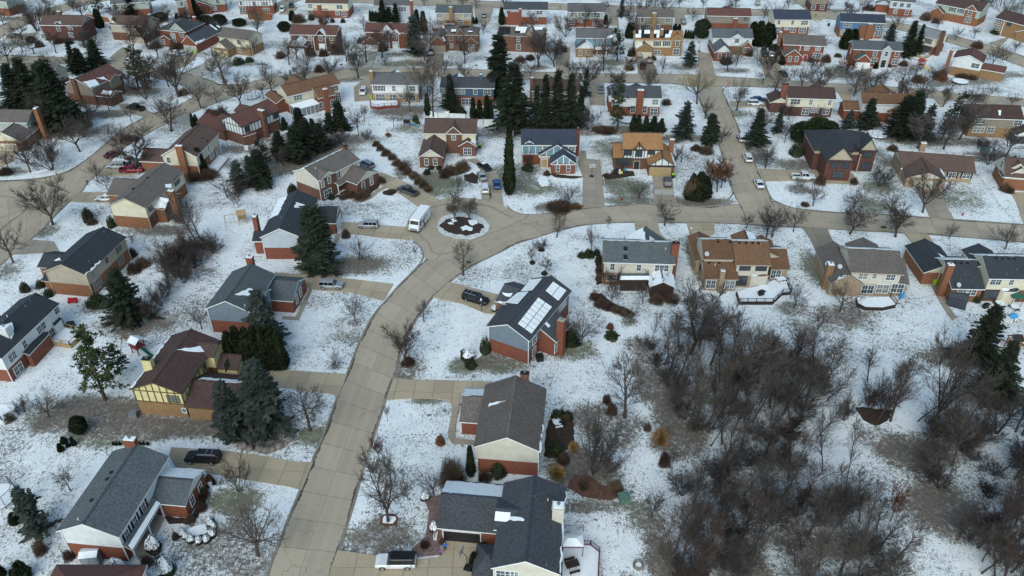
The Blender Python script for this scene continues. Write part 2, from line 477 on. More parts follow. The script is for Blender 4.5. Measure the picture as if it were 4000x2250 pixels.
 for w in win:                      # (block, face, style, width, height, [pixel of the centre, ...])
  b, f, st, ww, hh, ps = w
  for p in ps:
   P = onface(b, f, p); x0, x1, y0, y1 = blocks[b].w
   zc = max(hh / 2 + .3, P.z)
   add_window(root, P.x, P.y, zc - hh / 2, f, ww, hh, st)
 for a in auto:                     # (block, face, sill height, width, height, style, [positions 0..1])
  b, f, zs, ww, hh, st, ts = a
  for t in ts: P = facepos(b, f, t, zs); add_window(root, P[0], P[1], P[2], f, ww, hh, st)
 for dr in doors:                   # (kind, block, face, t, width, height, material)
  kd, b, f, t, ww, hh, mt = dr
  P = facepos(b, f, t, 0) if isinstance(t, (int, float)) else onface(b, f, t)
  def dm():
   mb = MB(); mb.box(-ww / 2 - .12,-0.07,0,-ww / 2,0, hh + .12,1); mb.box(ww / 2,-0.07,0, ww / 2 + .12,0, hh + .12,1)
   mb.box(-ww / 2,-0.07, hh, ww / 2,0, hh + .12,1)
   n = 4 if kd == 'garage_door' else 3
   for k in range(n): mb.box(-ww / 2,-0.045, hh * k / n + .015, ww / 2,0, hh * (k + 1) / n - .015,0)
   mb.box(-ww / 2,-0.02,0, ww / 2,-0.01, hh, 1)
   return mb.mesh(kd, [mt, trim if trim is not DTRIM else TTRIM])
  put(kd, shared((kd, ww, hh, mt.name, trim.name), dm), root, (P[0], P[1],0), ROT[f])
 def slope(b, sd):
  x0, x1, y0, y1, ze, ax_, ri, hp = blocks[b].r
  half = ((y1 - y0) if ax_ == 'x' else (x1 - x0)) / 2; pt = ri / half
  return dict(S=(Vector((0,-pt, 1)), ze - pt * y0), N=(Vector((0, pt, 1)), ze + pt * y1),
     W=(Vector((-pt, 0,1)), ze - pt * x0), E=(Vector((pt, 0,1)), ze + pt * x1))[sd]
 def onslope(b, sd, x, y):
  n, dd = slope(b, sd); return Vector((x, y, (dd - n.x * x - n.y * y) / n.z))
 def sheet(b, sd, pts, name, mat, th=0.07, jag=0.18):
  n, dd = slope(b, sd); out = []
  for k in range(len(pts)):
   a = pts[k]; c = pts[(k + 1) % len(pts)]; L = (c - a).length; m = max(1, int(L / 0.7))
   for j in range(m):
    P = a.lerp(c, j / m)
    if j and jag: P = P + Vector((rnd.uniform(-jag, jag), rnd.uniform(-jag, jag),0))
    P.z = (dd - n.x * P.x - n.y * P.y) / n.z; out.append(P)
  area = sum(out[k].x * out[(k + 1) % len(out)].y - out[(k + 1) % len(out)].x * out[k].y for k in range(len(out)))
  if area < 0: out.reverse()
  mb = MB(); N_ = len(out)
  mb.v = [(p.x, p.y, p.z + th) for p in out] + [(p.x, p.y, p.z - 0.02) for p in out]
  mb.f = [tuple(range(N_))] + [(N_ + k, N_ + (k + 1) % N_, (k + 1) % N_, k) for k in range(N_)]; mb.m = [0] * len(mb.f)
  mb.build(name, mat, root)
 for sp in snow:
  b, sd = sp[0], sp[1]
  x0, x1, y0, y1, ze, ax_, ri, hp = blocks[b].r
  if isinstance(sp[2],(list,)):
   n, dd = slope(b, sd)
   pts = [cut(px(p), n, dd) for p in sp[2]]
  else:                          # (block, side, u0, u1, t0, t1): along the ridge, from ridge to eave
   u0, u1, t0, t1 = sp[2:6]
   if ax_ == 'x':
    ym = (y0 + y1) / 2; ye = y0 if sd == 'S' else y1
    xy = [(x0 + u * (x1 - x0), ym + t * (ye - ym)) for u, t in ((u0, t0),(u1, t0),(u1, t1),(u0, t1))]
   else:
    xm = (x0 + x1) / 2; xe = x0 if sd == 'W' else x1
    xy = [(xm + t * (xe - xm), y0 + u * (y1 - y0)) for u, t in ((u0, t0),(u1, t0),(u1, t1),(u0, t1))]
   pts = [onslope(b, sd, *p) for p in xy]
  sheet(b, sd, pts, 'roof_snow', SNOW)
 for so in solar:                   # (block, side, 4 pixel corners, columns, rows, material)
  b, sd, cs, nc, nr, mt = so
  n, dd = slope(b, sd); C4 = [cut(px(p), n, dd) for p in cs]
  nn = n.normalized()
  for i in range(nc):
   for j in range(nr):
    def at(a, c):
     return C4[0].lerp(C4[1], a).lerp(C4[3].lerp(C4[2], a), c)
    ga, gc = 0.035,0.03
    Q = [at((i + ga) / nc, (j + gc) / nr), at((i + 1 - ga) / nc, (j + gc) / nr), at((i + 1 - ga) / nc, (j + 1 - gc) / nr), at((i + ga) / nc, (j + 1 - gc) / nr)]
    up_ = [p + nn * 0.14 for p in Q]; lo_ = [p + nn * 0.04 for p in Q]
    mb = MB(); mb.poly(up_, 0)
    for k in range(4): mb.poly([lo_[k], lo_[(k + 1) % 4], up_[(k + 1) % 4], up_[k]],1)
    m0 = mt if not isinstance(mt, (list, tuple)) else mt[rnd.randrange(len(mt))]
    me = mb.mesh('solar_panel', [m0, BLACK])
    put('solar_panel', me, root)
 for c in ch:                       # (pixel of the top, top height, width, depth, material, style)
  p, zt, cw, cd, mt = c[:5]; st = c[5] if len(c) > 5 else 'snow'; z0 = c[6] if len(c) > 6 else 0.0
  P = M @ (g(px(p), zt) - org); x, y = P.x, P.y
  mb = MB(); mb.box(x - cw / 2, y - cd / 2, z0, x + cw / 2, y + cd / 2, zt - 0.15)
  mb.box(x - cw / 2 - .09, y - cd / 2 - .09, zt - 0.28, x + cw / 2 + .09, y + cd / 2 + .09, zt - 0.15)
  mb.box(x - cw / 2 + .05, y - cd / 2 + .05, zt - 0.15, x + cw / 2 - .05, y + cd / 2 - .05, zt, 1)
  mb.build('chimney', [mt, SNOW if st == 'snow' else (BLACK if st == 'dark' else CONC)], root)
  mb = MB(); mb.lathe([(.16, zt - .05),(.16, zt + .3),(.24, zt + .32),(.24, zt + .38)],8,0,(x, y)); mb.build('flue', GREYM, root)
 for vt in vents:                   # (block, side, pixel, kind)
  b, sd, p = vt[:3]; kd = vt[3] if len(vt) > 3 else 'pipe'
  n, dd = slope(b, sd); P = cut(px(p), n, dd)
  if kd == 'pipe':
   mb = MB(); mb.lathe([(.07,-0.05),(.07,.45)],7); mb.build('vent_pipe', GREYM if rnd.random() < .6 else WHITE, root, False, P)
  elif kd == 'box':
   mb = MB(); mb.box(-.22,-.22,-.15,.22,.22,.16); mb.build('roof_vent', BLACK, root, False, P)
  elif kd == 'sky':
   mb = MB(); mb.box(-.4,-.55,-.2,.4,.55,.12,0,1); o = mb.build('skylight', [WHITE, CARGLASS], root, False, P)
   o.rotation_euler = (math.atan(-n.y),0,0)
  elif kd == 'dish':
   mb = MB(); mb.tube((0,0,0),(0,-.1,.6),.03,.03,5)
   mb.lathe([(.05,.55),(.35,.62),(.48,.75),(.46,.76),(.33,.66),(.05,.6)],14)
   o = mb.build('satellite_dish', surf('dish_grey', (.45,.46,.47),.5), root, False, P)
   o.rotation_euler = (math.radians(50),0, vt[4] if len(vt) > 4 else 0.2)
 if spouts:
  x0, x1, y0, y1 = blocks[0].w
  for cx, cy in ((x0 - .08, y0 - .08),(x1 + .08, y0 - .08),(x1 + .08, y1 + .08),(x0 - .08, y1 + .08)):
   mb = MB(); mb.box(cx - .06, cy - .06,.1, cx + .06, cy + .06, z - .1)
   mb.box(cx - .06, cy - .5,.02, cx + .06, cy - .06,.13); mb.build('downspout', trim if trim is not DTRIM else WHITE, root)
 if timber:                         # dark half-timber boards on the gable end (block, face, colour, bottom height, count)
  for (b, f, mt, zlo, n) in timber:
   x0, x1, y0, y1, ze, ax_, ri, hp = blocks[b].r; wx0, wx1, wy0, wy1 = blocks[b].w
   mb = MB(); k = 0.075
   if f in 'SN':
    y = wy0 - k if f == 'S' else wy1 + k - .06; L = wx1 - wx0; a0 = wx0; half = (x1 - x0) / 2; c0 = (x0 + x1) / 2
   else:
    y = wx0 - k if f == 'W' else wx1 + k - .06; L = wy1 - wy0; a0 = wy0; half = (y1 - y0) / 2; c0 = (y0 + y1) / 2
   gab = (ax_ == 'y') == (f in 'SN')
   for i in range(n + 1):
    a = a0 + L * i / n; zt = (ze + ri * (1 - abs(a - c0) / half) - .2) if gab else ze - .2
    if f in 'SN': mb.box(a - .09, y, zlo, a + .09, y + .06, zt)
    else: mb.box(y, a - .09, zlo, y + .06, a + .09, zt)
   for zz in (zlo, ze - .35):
    if f in 'SN': mb.box(a0, y - .01, zz - .09, a0 + L, y + .05, zz + .09)
    else: mb.box(y - .01, a0, zz - .09, y + .05, a0 + L, zz + .09)
   mb.build('timber_framing', mt, root)
 for bx in boxes:                   # extra massing in local metres: (name, material, x0,y0,z0,x1,y1,z1, top material)
  nm, mt, x0, y0, z0, x1, y1, z1 = bx[:8]
  mb = MB(); mb.box(x0, y0, z0, x1, y1, z1,0,1 if len(bx) > 8 else None)
  mb.build(nm, [mt, bx[8]] if len(bx) > 8 else mt, root)
 for pn in panels:                  # lean-to roofs and decks: (name, material, [(x, y, z) pixel corners], thickness, wall material)
  nm, mt, pts, th = pn[:4]
  L = [M @ (g(px(p[:-1]), p[-1]) - org) for p in pts]
  ar = sum(L[k].x * L[(k + 1) % len(L)].y - L[(k + 1) % len(L)].x * L[k].y for k in range(len(L)))
  if ar < 0: L.reverse()
  mb = MB(); n_ = len(L); mb.v = [tuple(p) for p in L] + [(p.x, p.y, p.z - th) for p in L]
  mb.f = [tuple(range(n_)), tuple(range(2 * n_ - 1, n_ - 1,-1))] + [(n_ + k, n_ + (k + 1) % n_, (k + 1) % n_, k) for k in range(n_)]
  mb.m = [0,1] + [1] * n_
  mb.build(nm, [mt, pn[5] if len(pn) > 5 else WHITE], root)
  if len(pn) > 4 and pn[4]:
   c_ = sum((Vector((p.x, p.y, 0)) for p in L), Vector()) / n_; mb = MB()
   ins = [Vector((p.x, p.y, p.z)).lerp(Vector((c_.x, c_.y, p.z)),.09) for p in L]
   mb.v = [(p.x, p.y, p.z - th) for p in ins] + [(p.x, p.y, 0) for p in ins]
   mb.f = [(n_ + k, n_ + (k + 1) % n_, (k + 1) % n_, k) for k in range(n_)]; mb.m = [0] * n_
   mb.build('bay_wall', pn[4], root)
   if pn[4] is GLASS:
    for k in range(n_):
     a_, b_ = ins[k], ins[(k + 1) % n_]; m_ = max(1, int((a_ - b_).length / 1.1))
     for j in range(m_ + 1):
      p_ = a_.lerp(b_, j / m_); mb2 = MB(); mb2.box(p_.x - .06, p_.y - .06,0, p_.x + .06, p_.y + .06, p_.z - th); mb2.build('mullion', WHITE, root)
 for c in cols:                     # columns: (pixel of the foot, height)
  P = M @ (g(px(c[0]),0.15) - org)
  mb = MB(); r_ = .13
  mb.box(-.2,-.2,0,.2,.2,.25); mb.lathe([(r_, .2),(r_, c[1] - .2)],8); mb.box(-.18,-.18, c[1] - .22,.18,.18, c[1])
  mb.build('column', trim if trim is not DTRIM else TTRIM, root, False, (P.x, P.y, 0))
 H.cut = cut; H.M = M; H.px = px
 return H
# ------------------------------------------------------------------ plants
def rot_about(d, ax, a): return Matrix.Rotation(a, 3, ax) @ d
def branch_dir(d, ang, az):
 a = d.orthogonal().normalized(); a = rot_about(a, d, az)
 return (d * math.cos(ang) + a * math.sin(ang)).normalized()
def bare_tree(seed, H=10.0, style='round', dens=1.0, twig=0.011):
 r = random.Random(seed); T = MB(); C = MB()
 def limb(mb, p, d, L, r0, r1, n, sides, up, wob):
  pts = [(p.copy(), r0)]; s = L / n
  for k in range(n):
   d = (d + Vector((r.uniform(-wob, wob), r.uniform(-wob, wob), r.uniform(-wob, wob) + up))).normalized()
   qn = p + d * s; ra = r0 + (r1 - r0) * k / n; rb = r0 + (r1 - r0) * (k + 1) / n
   mb.tube(p, qn, ra, rb, sides); p = qn; pts.append((p.copy(), rb, d.copy()))
  return pts, d
 def twigs(p, d, L, lev):
  if lev == 0:
   n = 2
   q_ = p
   for k in range(n):
    d = (d + Vector((r.uniform(-.25,.25), r.uniform(-.25,.25), r.uniform(-.12,.28)))).normalized()
    e = q_ + d * (L / n); C.tube(q_, e, twig * (1.15 - .3 * k), twig * (.85 - .35 * k),3); q_ = e
   return
  pts, dd = limb(C, p, d, L, 0.012 + 0.011 * lev * H / 10,0.008 + .003 * lev, 3,3,0.06 + .05,.16)
  n = max(2, int(round((4.6 + 1.0 * lev) * dens)))
  for k in range(n):
   t = 0.25 + 0.75 * (k + r.random()) / n; i = min(int(t * 3),2)
   pp = pts[i][0].lerp(pts[i + 1][0], t * 3 - i); bd = pts[i + 1][2]
   twigs(pp, branch_dir(bd, r.uniform(.45,.95), r.uniform(0,6.28)), L * r.uniform(.42,.66) * (1.1 - .35 * t), lev - 1)
  twigs(pts[-1][0], dd, L * .6, lev - 1)
 def main(p, d, L, rr, lev, up=.10):
  pts, dd = limb(T, p, d, L, rr, rr * .35,4,5, up, .15)
  n = max(3, int(round(7.5 * dens)))
  for k in range(n):
   t = 0.22 + 0.78 * (k + r.random()) / n; i = min(int(t * 4),3)
   pp = pts[i][0].lerp(pts[i + 1][0], t * 4 - i)
   twigs(pp, branch_dir(pts[i + 1][2], r.uniform(.5,1.0), r.uniform(0,6.28)), L * r.uniform(.38,.6) * (1.15 - .45 * t), lev)
  twigs(pts[-1][0], dd, L * .5, lev)
 R0 = H * 0.020
 if style == 'leader':          # straight leader, ascending limbs, oval head
  pts, d = limb(T, Vector((0,0,-.1)), Vector((r.uniform(-.05,.05), r.uniform(-.05,.05),1)), H * .86, R0, R0 * .2,9,6,.05,.05)
  n = int(17 * dens)
  for k in range(n):
   t = 0.2 + .78 * (k + .5 * r.random()) / n; i = min(int(t * 9),8); pp = pts[i][0].lerp(pts[i + 1][0], t * 9 - i)
   env = math.sin(min(1,(t - .12) / .5) * 1.57) * (1 - max(0, t - .45) * 1.15)
   main(pp, branch_dir(Vector((0,0,1)), r.uniform(.75,1.1), k * 2.4 + r.uniform(-.4,.4)), H * .36 * max(.3, env), R0 * .36 * max(.4, env),1,.16)
  twigs(pts[-1][0], d, H * .14,2)
 elif style == 'vase':
  h0 = H * r.uniform(.2,.28)
  pts, d = limb(T, Vector((0,0,-.1)), Vector((r.uniform(-.08,.08), r.uniform(-.08,.08),1)), h0, R0 * 1.15, R0 * .9,3,6,.05,.06)
  n = r.choice((4,5))
  for k in range(n):
   dd = branch_dir(Vector((0,0,1)), r.uniform(.3,.62), k * 6.28 / n + r.uniform(-.4,.4))
   p2, d2 = limb(T, pts[-1][0], dd, H * .38, R0 * .62, R0 * .34,4,5,.03,.08)
   for j in range(int(5 * dens)):
    t = .25 + .75 * (j + r.random()) / 5; i = min(int(t * 4),3)
    main(p2[i][0].lerp(p2[i + 1][0], t * 4 - i), branch_dir(p2[i + 1][2], r.uniform(.45,.9), r.uniform(0,6.28)), H * r.uniform(.2,.3), R0 * .22,1,.08)
   main(p2[-1][0], d2, H * .34, R0 * .34,2,.08)
 elif style == 'round':
  h0 = H * r.uniform(.24,.3)
  pts, d = limb(T, Vector((0,0,-.1)), Vector((r.uniform(-.1,.1), r.uniform(-.1,.1),1)), h0, R0, R0 * .8,3,6,.05,.08)
  n = r.choice((6,7))
  for k in range(n):
   dd = branch_dir(Vector((0,0,1)), r.uniform(.5,1.15) if k else .12, k * 2.4 + r.uniform(-.4,.4))
   p2, d2 = limb(T, pts[-1][0] - Vector((0,0, r.random() * h0 * .25)), dd, H * r.uniform(.26,.36), R0 * .5, R0 * .28,4,5,.07,.12)
   for j in range(int(4 * dens)):
    t = .3 + .7 * (j + r.random()) / 4; i = min(int(t * 4),3)
    main(p2[i][0].lerp(p2[i + 1][0], t * 4 - i), branch_dir(p2[i + 1][2], r.uniform(.5,1.0), r.uniform(0,6.28)), H * r.uniform(.18,.27), R0 * .2,1,.1)
   main(p2[-1][0], d2, H * .28, R0 * .28,1,.1)
 elif style == 'multi':
  n = r.choice((5,6,7))
  for k in range(n):
   dd = branch_dir(Vector((0,0,1)), r.uniform(.2,.75), k * 6.28 / n + r.uniform(-.4,.4))
   p2, d2 = limb(T, Vector((r.uniform(-.1,.1), r.uniform(-.1,.1),-.1)), dd, H * r.uniform(.4,.55), R0 * .55, R0 * .3,4,5,.06,.1)
   for j in range(int(5 * dens)):
    t = .3 + .7 * (j + r.random()) / 5; i = min(int(t * 4),3)
    main(p2[i][0].lerp(p2[i + 1][0], t * 4 - i), branch_dir(p2[i + 1][2], r.uniform(.4,.8), r.uniform(0,6.28)), H * r.uniform(.2,.32), R0 * .2,1,.1)
   main(p2[-1][0], d2, H * .35, R0 * .3,1,.1)
 elif style == 'wood':          # tall forest-grown tree: long leaning stem, narrow head
  lean = Vector((r.uniform(-.22,.22), r.uniform(-.22,.22),1)).normalized()
  pts, d = limb(T, Vector((0,0,-.1)), lean, H * .74, R0 * .85, R0 * .25,7,6,.04,.09)
  n = int(13 * dens)
  for k in range(n):
   t = .32 + .66 * (k + r.random()) / n; i = min(int(t * 7),6); pp = pts[i][0].lerp(pts[i + 1][0], t * 7 - i)
   main(pp, branch_dir(pts[i + 1][2], r.uniform(.45,.85), r.uniform(0,6.28)), H * r.uniform(.2,.36), R0 * .26,1,.10)
  main(pts[-1][0], d, H * .26, R0 * .24,2,.1)
 elif style == 'sap':
  pts, d = limb(T, Vector((0,0,-.1)), Vector((r.uniform(-.06,.06), r.uniform(-.06,.06),1)), H * .8, R0 * .8, R0 * .2,6,5,.05,.07)
  for k in range(int(11 * dens)):
   t = .32 + .66 * (k + r.random()) / 11; i = min(int(t * 6),5); pp = pts[min(i, len(pts) - 2)][0].lerp(pts[min(i + 1, len(pts) - 1)][0], min(1, t * 6 - i))
   twigs(pp, branch_dir(Vector((0,0,1)), r.uniform(.5,.95), k * 2.4 + r.random()), H * r.uniform(.2,.34) * (1.2 - .5 * t),2)
  twigs(pts[-1][0], d, H * .16,1)
 # normalise to unit size so that the scale of an instance is its real size
 zs = [v[2] for v in C.v]; top = max(zs)
 rs = sorted(math.hypot(v[0], v[1]) for v in C.v); wid = 2 * rs[int(len(rs) * .93)]
 return T, C, top, wid
def leafquad(mb, p, d, up, L, w):
 s = d.cross(up)
 if s.length < 1e-3: s = d.orthogonal()
 s.normalize(); e = p + d * L
 mb.poly([p - s * (w * .35), p + d * (L * .45) - s * (w * .5), e, p + d * (L * .45) + s * (w * .5)])
def spruce(seed, H=10.0, base=0.2, dens=1.0, droop=.25, sparse=1.0, wid=0.36):
 r = random.Random(seed); T = MB(); C = MB()
 T.tube((0,0,-.1),(0,0, H * .55), H * .016, H * .009,6); T.tube((0,0, H * .55),(0,0, H * .97), H * .009,.02,5)
 nw = int(30 * dens); ph = [r.uniform(0,6.28) for _ in range(3)]
 for w in range(nw):
  t = base * .35 + (1 - base * .35) * (w / nw) ** .92; z = H * t
  Lw = H * wid * .5 * ((1 - t) ** .85 + .03) * r.uniform(.82,1.12)
  nb = max(4, int((7 + 9 * (1 - t)) * sparse))
  for b in range(nb):
   az = r.uniform(0,6.28); L = Lw * r.uniform(.55,1.2) * (1 + .22 * math.sin(az * 2 + ph[0] + t * 7) + .14 * math.sin(az * 3 + ph[1] - t * 15)); d = Vector((math.cos(az), math.sin(az), r.uniform(-.12,.22) + .35 * t))
   p = Vector((0,0, z + r.uniform(-.15,.15))); n = max(2, int(L / .36)); s = L / n
   T.tube(p, p + d.normalized() * L * .8,.022,.008,3) if L > .8 else None
   for k in range(n):
    d = (d + Vector((0,0,-droop / n * 1.4 + (.35 / n if k > n * .7 else 0)))).normalized(); p2 = p + d * s
    side = d.cross(Vector((0,0,1))).normalized()
    fw = (1 - .55 * k / n)
    for sg in (-1,1):
     leafquad(C, p.lerp(p2, r.random()),(d * .75 + side * sg * r.uniform(.5,.95) + Vector((0,0, r.uniform(-.35,.1)))).normalized(), Vector((r.uniform(-.3,.3), r.uniform(-.3,.3),1)),.7 * fw * r.uniform(.75,1.2) * (H / 10) ** .4,.32 * (H / 10) ** .4)
    leafquad(C, p, d, Vector((r.uniform(-.5,.5), r.uniform(-.5,.5),1)), s * 1.6,.26)
    if r.random() < .6: leafquad(C, p, (d * .5 + Vector((0,0,-.7))).normalized(), side, .42,.22)
    p = p2
 for k in range(14): leafquad(C, Vector((0,0, H * .93 + k * H * .006)), branch_dir(Vector((0,0,1)),.5, k * 2.4), Vector((0,0,1)),.4,.12)
 rs = sorted(math.hypot(v[0], v[1]) for v in C.v)
 return T, C, H, 2 * rs[int(len(rs) * .95)]
def pine(seed, H=10.0, wid=.5):
 r = random.Random(seed); T = MB(); C = MB()
 p = Vector((0,0,-.1)); d = Vector((0,0,1)); pts = [p.copy()]
 for k in range(8):
  d = (d + Vector((r.uniform(-.06,.06), r.uniform(-.06,.06),.1))).normalized(); p2 = p + d * H * .12
  T.tube(p, p2, H * .018 * (1 - k / 9), H * .018 * (1 - (k + 1) / 9),6); p = p2; pts.append(p.copy())
 for w in range(17):
  t = .2 + .8 * w / 17; i = min(int(t * 8),7); pp = pts[i].lerp(pts[i + 1], t * 8 - i)
  for b in range(r.choice((3,4,5))):
   az = r.uniform(0,6.28); L = H * wid * .5 * (1.08 - .75 * t) * r.uniform(.6,1.15)
   dd = Vector((math.cos(az), math.sin(az), r.uniform(.0,.45))).normalized(); e = pp + dd * L
   T.tube(pp, e, .05,.015,4)
   for k in range(max(3, int(L / .33))):
    c = pp.lerp(e, r.uniform(.3,1.05)) + Vector((r.uniform(-.3,.3), r.uniform(-.3,.3), r.uniform(-.12,.3)))
    for m in range(7):
     nd = Vector((r.uniform(-1,1), r.uniform(-1,1), r.uniform(-.35,1))).normalized()
     leafquad(C, c, nd, Vector((r.uniform(-1,1), r.uniform(-1,1),1)), r.uniform(.3,.55),.17)
 return T, C, H, H * wid
def arbor(seed, H=4.0, wid=.34, kind='cone'):
 r = random.Random(seed); T = MB(); C = MB(); T.tube((0,0,-.1),(0,0, H * .4),.07,.05,5)
 n = 2300 if kind == 'cone' else 4200
 for k in range(n):
  t = r.random() ** 1.15; az = r.uniform(0,6.28)
  env = (1 - t) ** .62 * min(1,.55 + t * 3.0) if kind == 'cone' else math.sqrt(max(0,1 - (2 * t - 1) ** 2)) * .98 + .03
  lump = 1 + .16 * math.sin(az * 3 + seed) * math.sin(t * 9 + az) + r.uniform(-.12,.08)
  rad = H * wid * .5 * env * lump * (1 - .5 * r.random() ** 3)
  p = Vector((rad * math.cos(az), rad * math.sin(az), H * (.02 + .96 * t)))
  out = Vector((math.cos(az), math.sin(az), r.uniform(-.2,.6))); d = Vector((math.cos(az) * .3 - math.sin(az) * r.uniform(-.8,.8), math.sin(az) * .3 + math.cos(az) * r.uniform(-.8,.8), r.uniform(.1,1.1))).normalized()
  leafquad(C, p, d, (out + Vector((r.uniform(-.6,.6), r.uniform(-.6,.6), r.uniform(-.4,.4)))), H * r.uniform(.055,.12), H * .055)
 return T, C, H, H * wid
def bush(seed, kind):
 r = random.Random(seed); C = MB(); T = MB()
 for k in range(6): T.tube((0,0,-.05),(r.uniform(-.25,.25), r.uniform(-.25,.25),.5),.02,.01,4)
 if kind == 'grass':
  for k in range(900):
   az = r.uniform(0,6.28); tl = abs(r.gauss(0,.5)); d = Vector((math.cos(az) * math.sin(tl), math.sin(az) * math.sin(tl), math.cos(tl)))
   p = Vector((r.uniform(-.18,.18), r.uniform(-.18,.18),0)); m = p + d * r.uniform(.5,.75)
   d2 = (d + Vector((math.cos(az) * .6, math.sin(az) * .6,-.5 * r.random()))).normalized()
   leafquad(C, p, d, Vector((r.uniform(-1,1), r.uniform(-1,1),.2)),(m - p).length, .03); leafquad(C, m, d2, Vector((r.uniform(-1,1), r.uniform(-1,1),.2)),.34,.07)
  return T, C, 1.0,1.25
 n = 1500 if kind != 'bare' else 1700
 for k in range(n):
  az = r.uniform(0,6.28); ph = math.acos(r.uniform(-.15,1)); rr = (1 - .55 * r.random() ** 2.2) * (1 + .13 * math.sin(az * 3 + seed + ph * 2))
  p = Vector((.62 * rr * math.sin(ph) * math.cos(az),.62 * rr * math.sin(ph) * math.sin(az), max(.02,.9 * rr * math.cos(ph))))
  d = (p + Vector((0,0,.25)) + Vector((r.uniform(-.4,.4), r.uniform(-.4,.4), r.uniform(-.3,.4)))).normalized()
  if kind == 'bare':
   C.tube(p - d * .28, p + d * .08,.007,.003,3)
  else:
   tn = (p.cross(Vector((r.uniform(-1,1), r.uniform(-1,1), r.uniform(-1,1)))) + p * .3).normalized(); leafquad(C, p, tn, p + Vector((r.uniform(-.4,.4), r.uniform(-.4,.4), r.uniform(-.3,.3))), r.uniform(.1,.19),.09)
 return T, C, 1.0,1.25
PLANT = {}
def proto_meshes(kind, var):
 key = (kind, var)
 if key in PLANT: return PLANT[key]
 sd = sum(ord(c) for c in kind) * 7 + var * 13
 tm, cm = BARK, TWIG
 if kind in ('leader', 'vase', 'round', 'multi', 'wood', 'sap'):
  T, C, h, w = bare_tree(sd, {'sap': 5, 'multi': 6, 'wood': 13}.get(kind, 9), kind, dens={'wood': 1.05, 'round': .95, 'sap': 1.0}.get(kind, 1.0), twig=.0135 if kind != 'wood' else .0145)
  cm = TWIGR if var == 2 else TWIG
 elif kind == 'tanround': T, C, h, w = bare_tree(sd, 9, 'round'); cm = TWIGT
 elif kind == 'thicket': T, C, h, w = bare_tree(sd, 4.5, 'multi', dens=1.0, twig=.012); cm = TWIG if var else TWIGR
 elif kind == 'rust':
  T, C, h, w = bare_tree(sd, 6, 'round', .8); r = random.Random(5); cm = RUST; L = MB()
  for k in range(0, len(C.v),9):
   p = Vector(C.v[k]); leafquad(L, p, Vector((r.uniform(-1,1), r.uniform(-1,1), r.uniform(-1,.4))).normalized(), Vector((r.random(), r.random(),1)),.2,.16)
  off = len(C.v); C.v += L.v; C.f += [tuple(i + off for i in f) for f in L.f]; C.m += L.m
 elif kind == 'spruce': T, C, h, w = spruce(sd, 12, dens=1.05); cm = SPRUCE
 elif kind == 'fatspruce': T, C, h, w = spruce(sd, 12, dens=1.1, wid=.55); cm = SPRUCE
 elif kind == 'bluespruce': T, C, h, w = spruce(sd, 9, dens=1.1, wid=.5); cm = BLUESP
 elif kind == 'thinspruce': T, C, h, w = spruce(sd, 8, dens=.72, sparse=.7, wid=.42); cm = BLUESP
 elif kind == 'pine': T, C, h, w = pine(sd, 10,.5); cm = PINE if var != 1 else SPRUCE
 elif kind == 'arb': T, C, h, w = arbor(sd, 4,.34); cm = ARBOR
 elif kind == 'hedge': T, C, h, w = arbor(sd, 5,.6); cm = ARBOR
 elif kind == 'roundev': T, C, h, w = arbor(sd, 4,.85, 'ball'); cm = ARBOR
 elif kind == 'evs' or kind == 'snowevs': T, C, h, w = bush(sd, 'ev'); cm = SHRUBG
 elif kind == 'bshrub': T, C, h, w = bush(sd, 'bare'); cm = SHRUBB
 elif kind == 'rshrub': T, C, h, w = bush(sd, 'leaf'); cm = RUST
 elif kind == 'grass': T, C, h, w = bush(sd, 'grass'); cm = GRASST
 cap = None
 if kind == 'snowevs':
  r = random.Random(var); cap = MB()
  for k in range(420):
   az = r.uniform(0,6.28); ph = math.acos(r.uniform(.42,1)); rr = 1.0 + .13 * math.sin(az * 3 + sd + ph * 2)
   p = Vector((.62 * rr * math.sin(ph) * math.cos(az),.62 * rr * math.sin(ph) * math.sin(az),.92 * rr * math.cos(ph)))
   s = r.uniform(.05,.1)
   cap.poly([p + Vector((math.cos(a) * s, math.sin(a) * s, .02 - (p.x * math.cos(a) + p.y * math.sin(a)) * s * 1.2)) for a in (0,1.25,2.5,3.77,5.0)])
  cap = cap.mesh('snow_cap', SNOW)
 PLANT[key] = (T.mesh('trunk', tm, True), C.mesh('crown', cm), h, w, cap)
 return PLANT[key]
NVAR = dict(leader=3, vase=3, round=4, multi=3, wood=4, sap=3, thicket=3, spruce=3, fatspruce=2, bluespruce=2, thinspruce=2, pine=3, arb=3, hedge=3, bshrub=3, evs=2, snowevs=2)
NAMES = dict(leader='bare_tree', vase='bare_tree', round='bare_tree', multi='bare_tree', wood='woodland_tree', sap='young_tree', tanround='bare_tree',
    thicket='thicket_bush', rust='brown_leaved_tree', spruce='spruce_tree', fatspruce='spruce_tree', bluespruce='blue_spruce', thinspruce='spruce_tree',
    pine='pine_tree', arb='arborvitae', hedge='arborvitae', roundev='evergreen_tree', evs='evergreen_shrub', snowevs='evergreen_shrub', bshrub='bare_shrub', rshrub='rusty_shrub', grass='ornamental_grass')
PLANTS = []
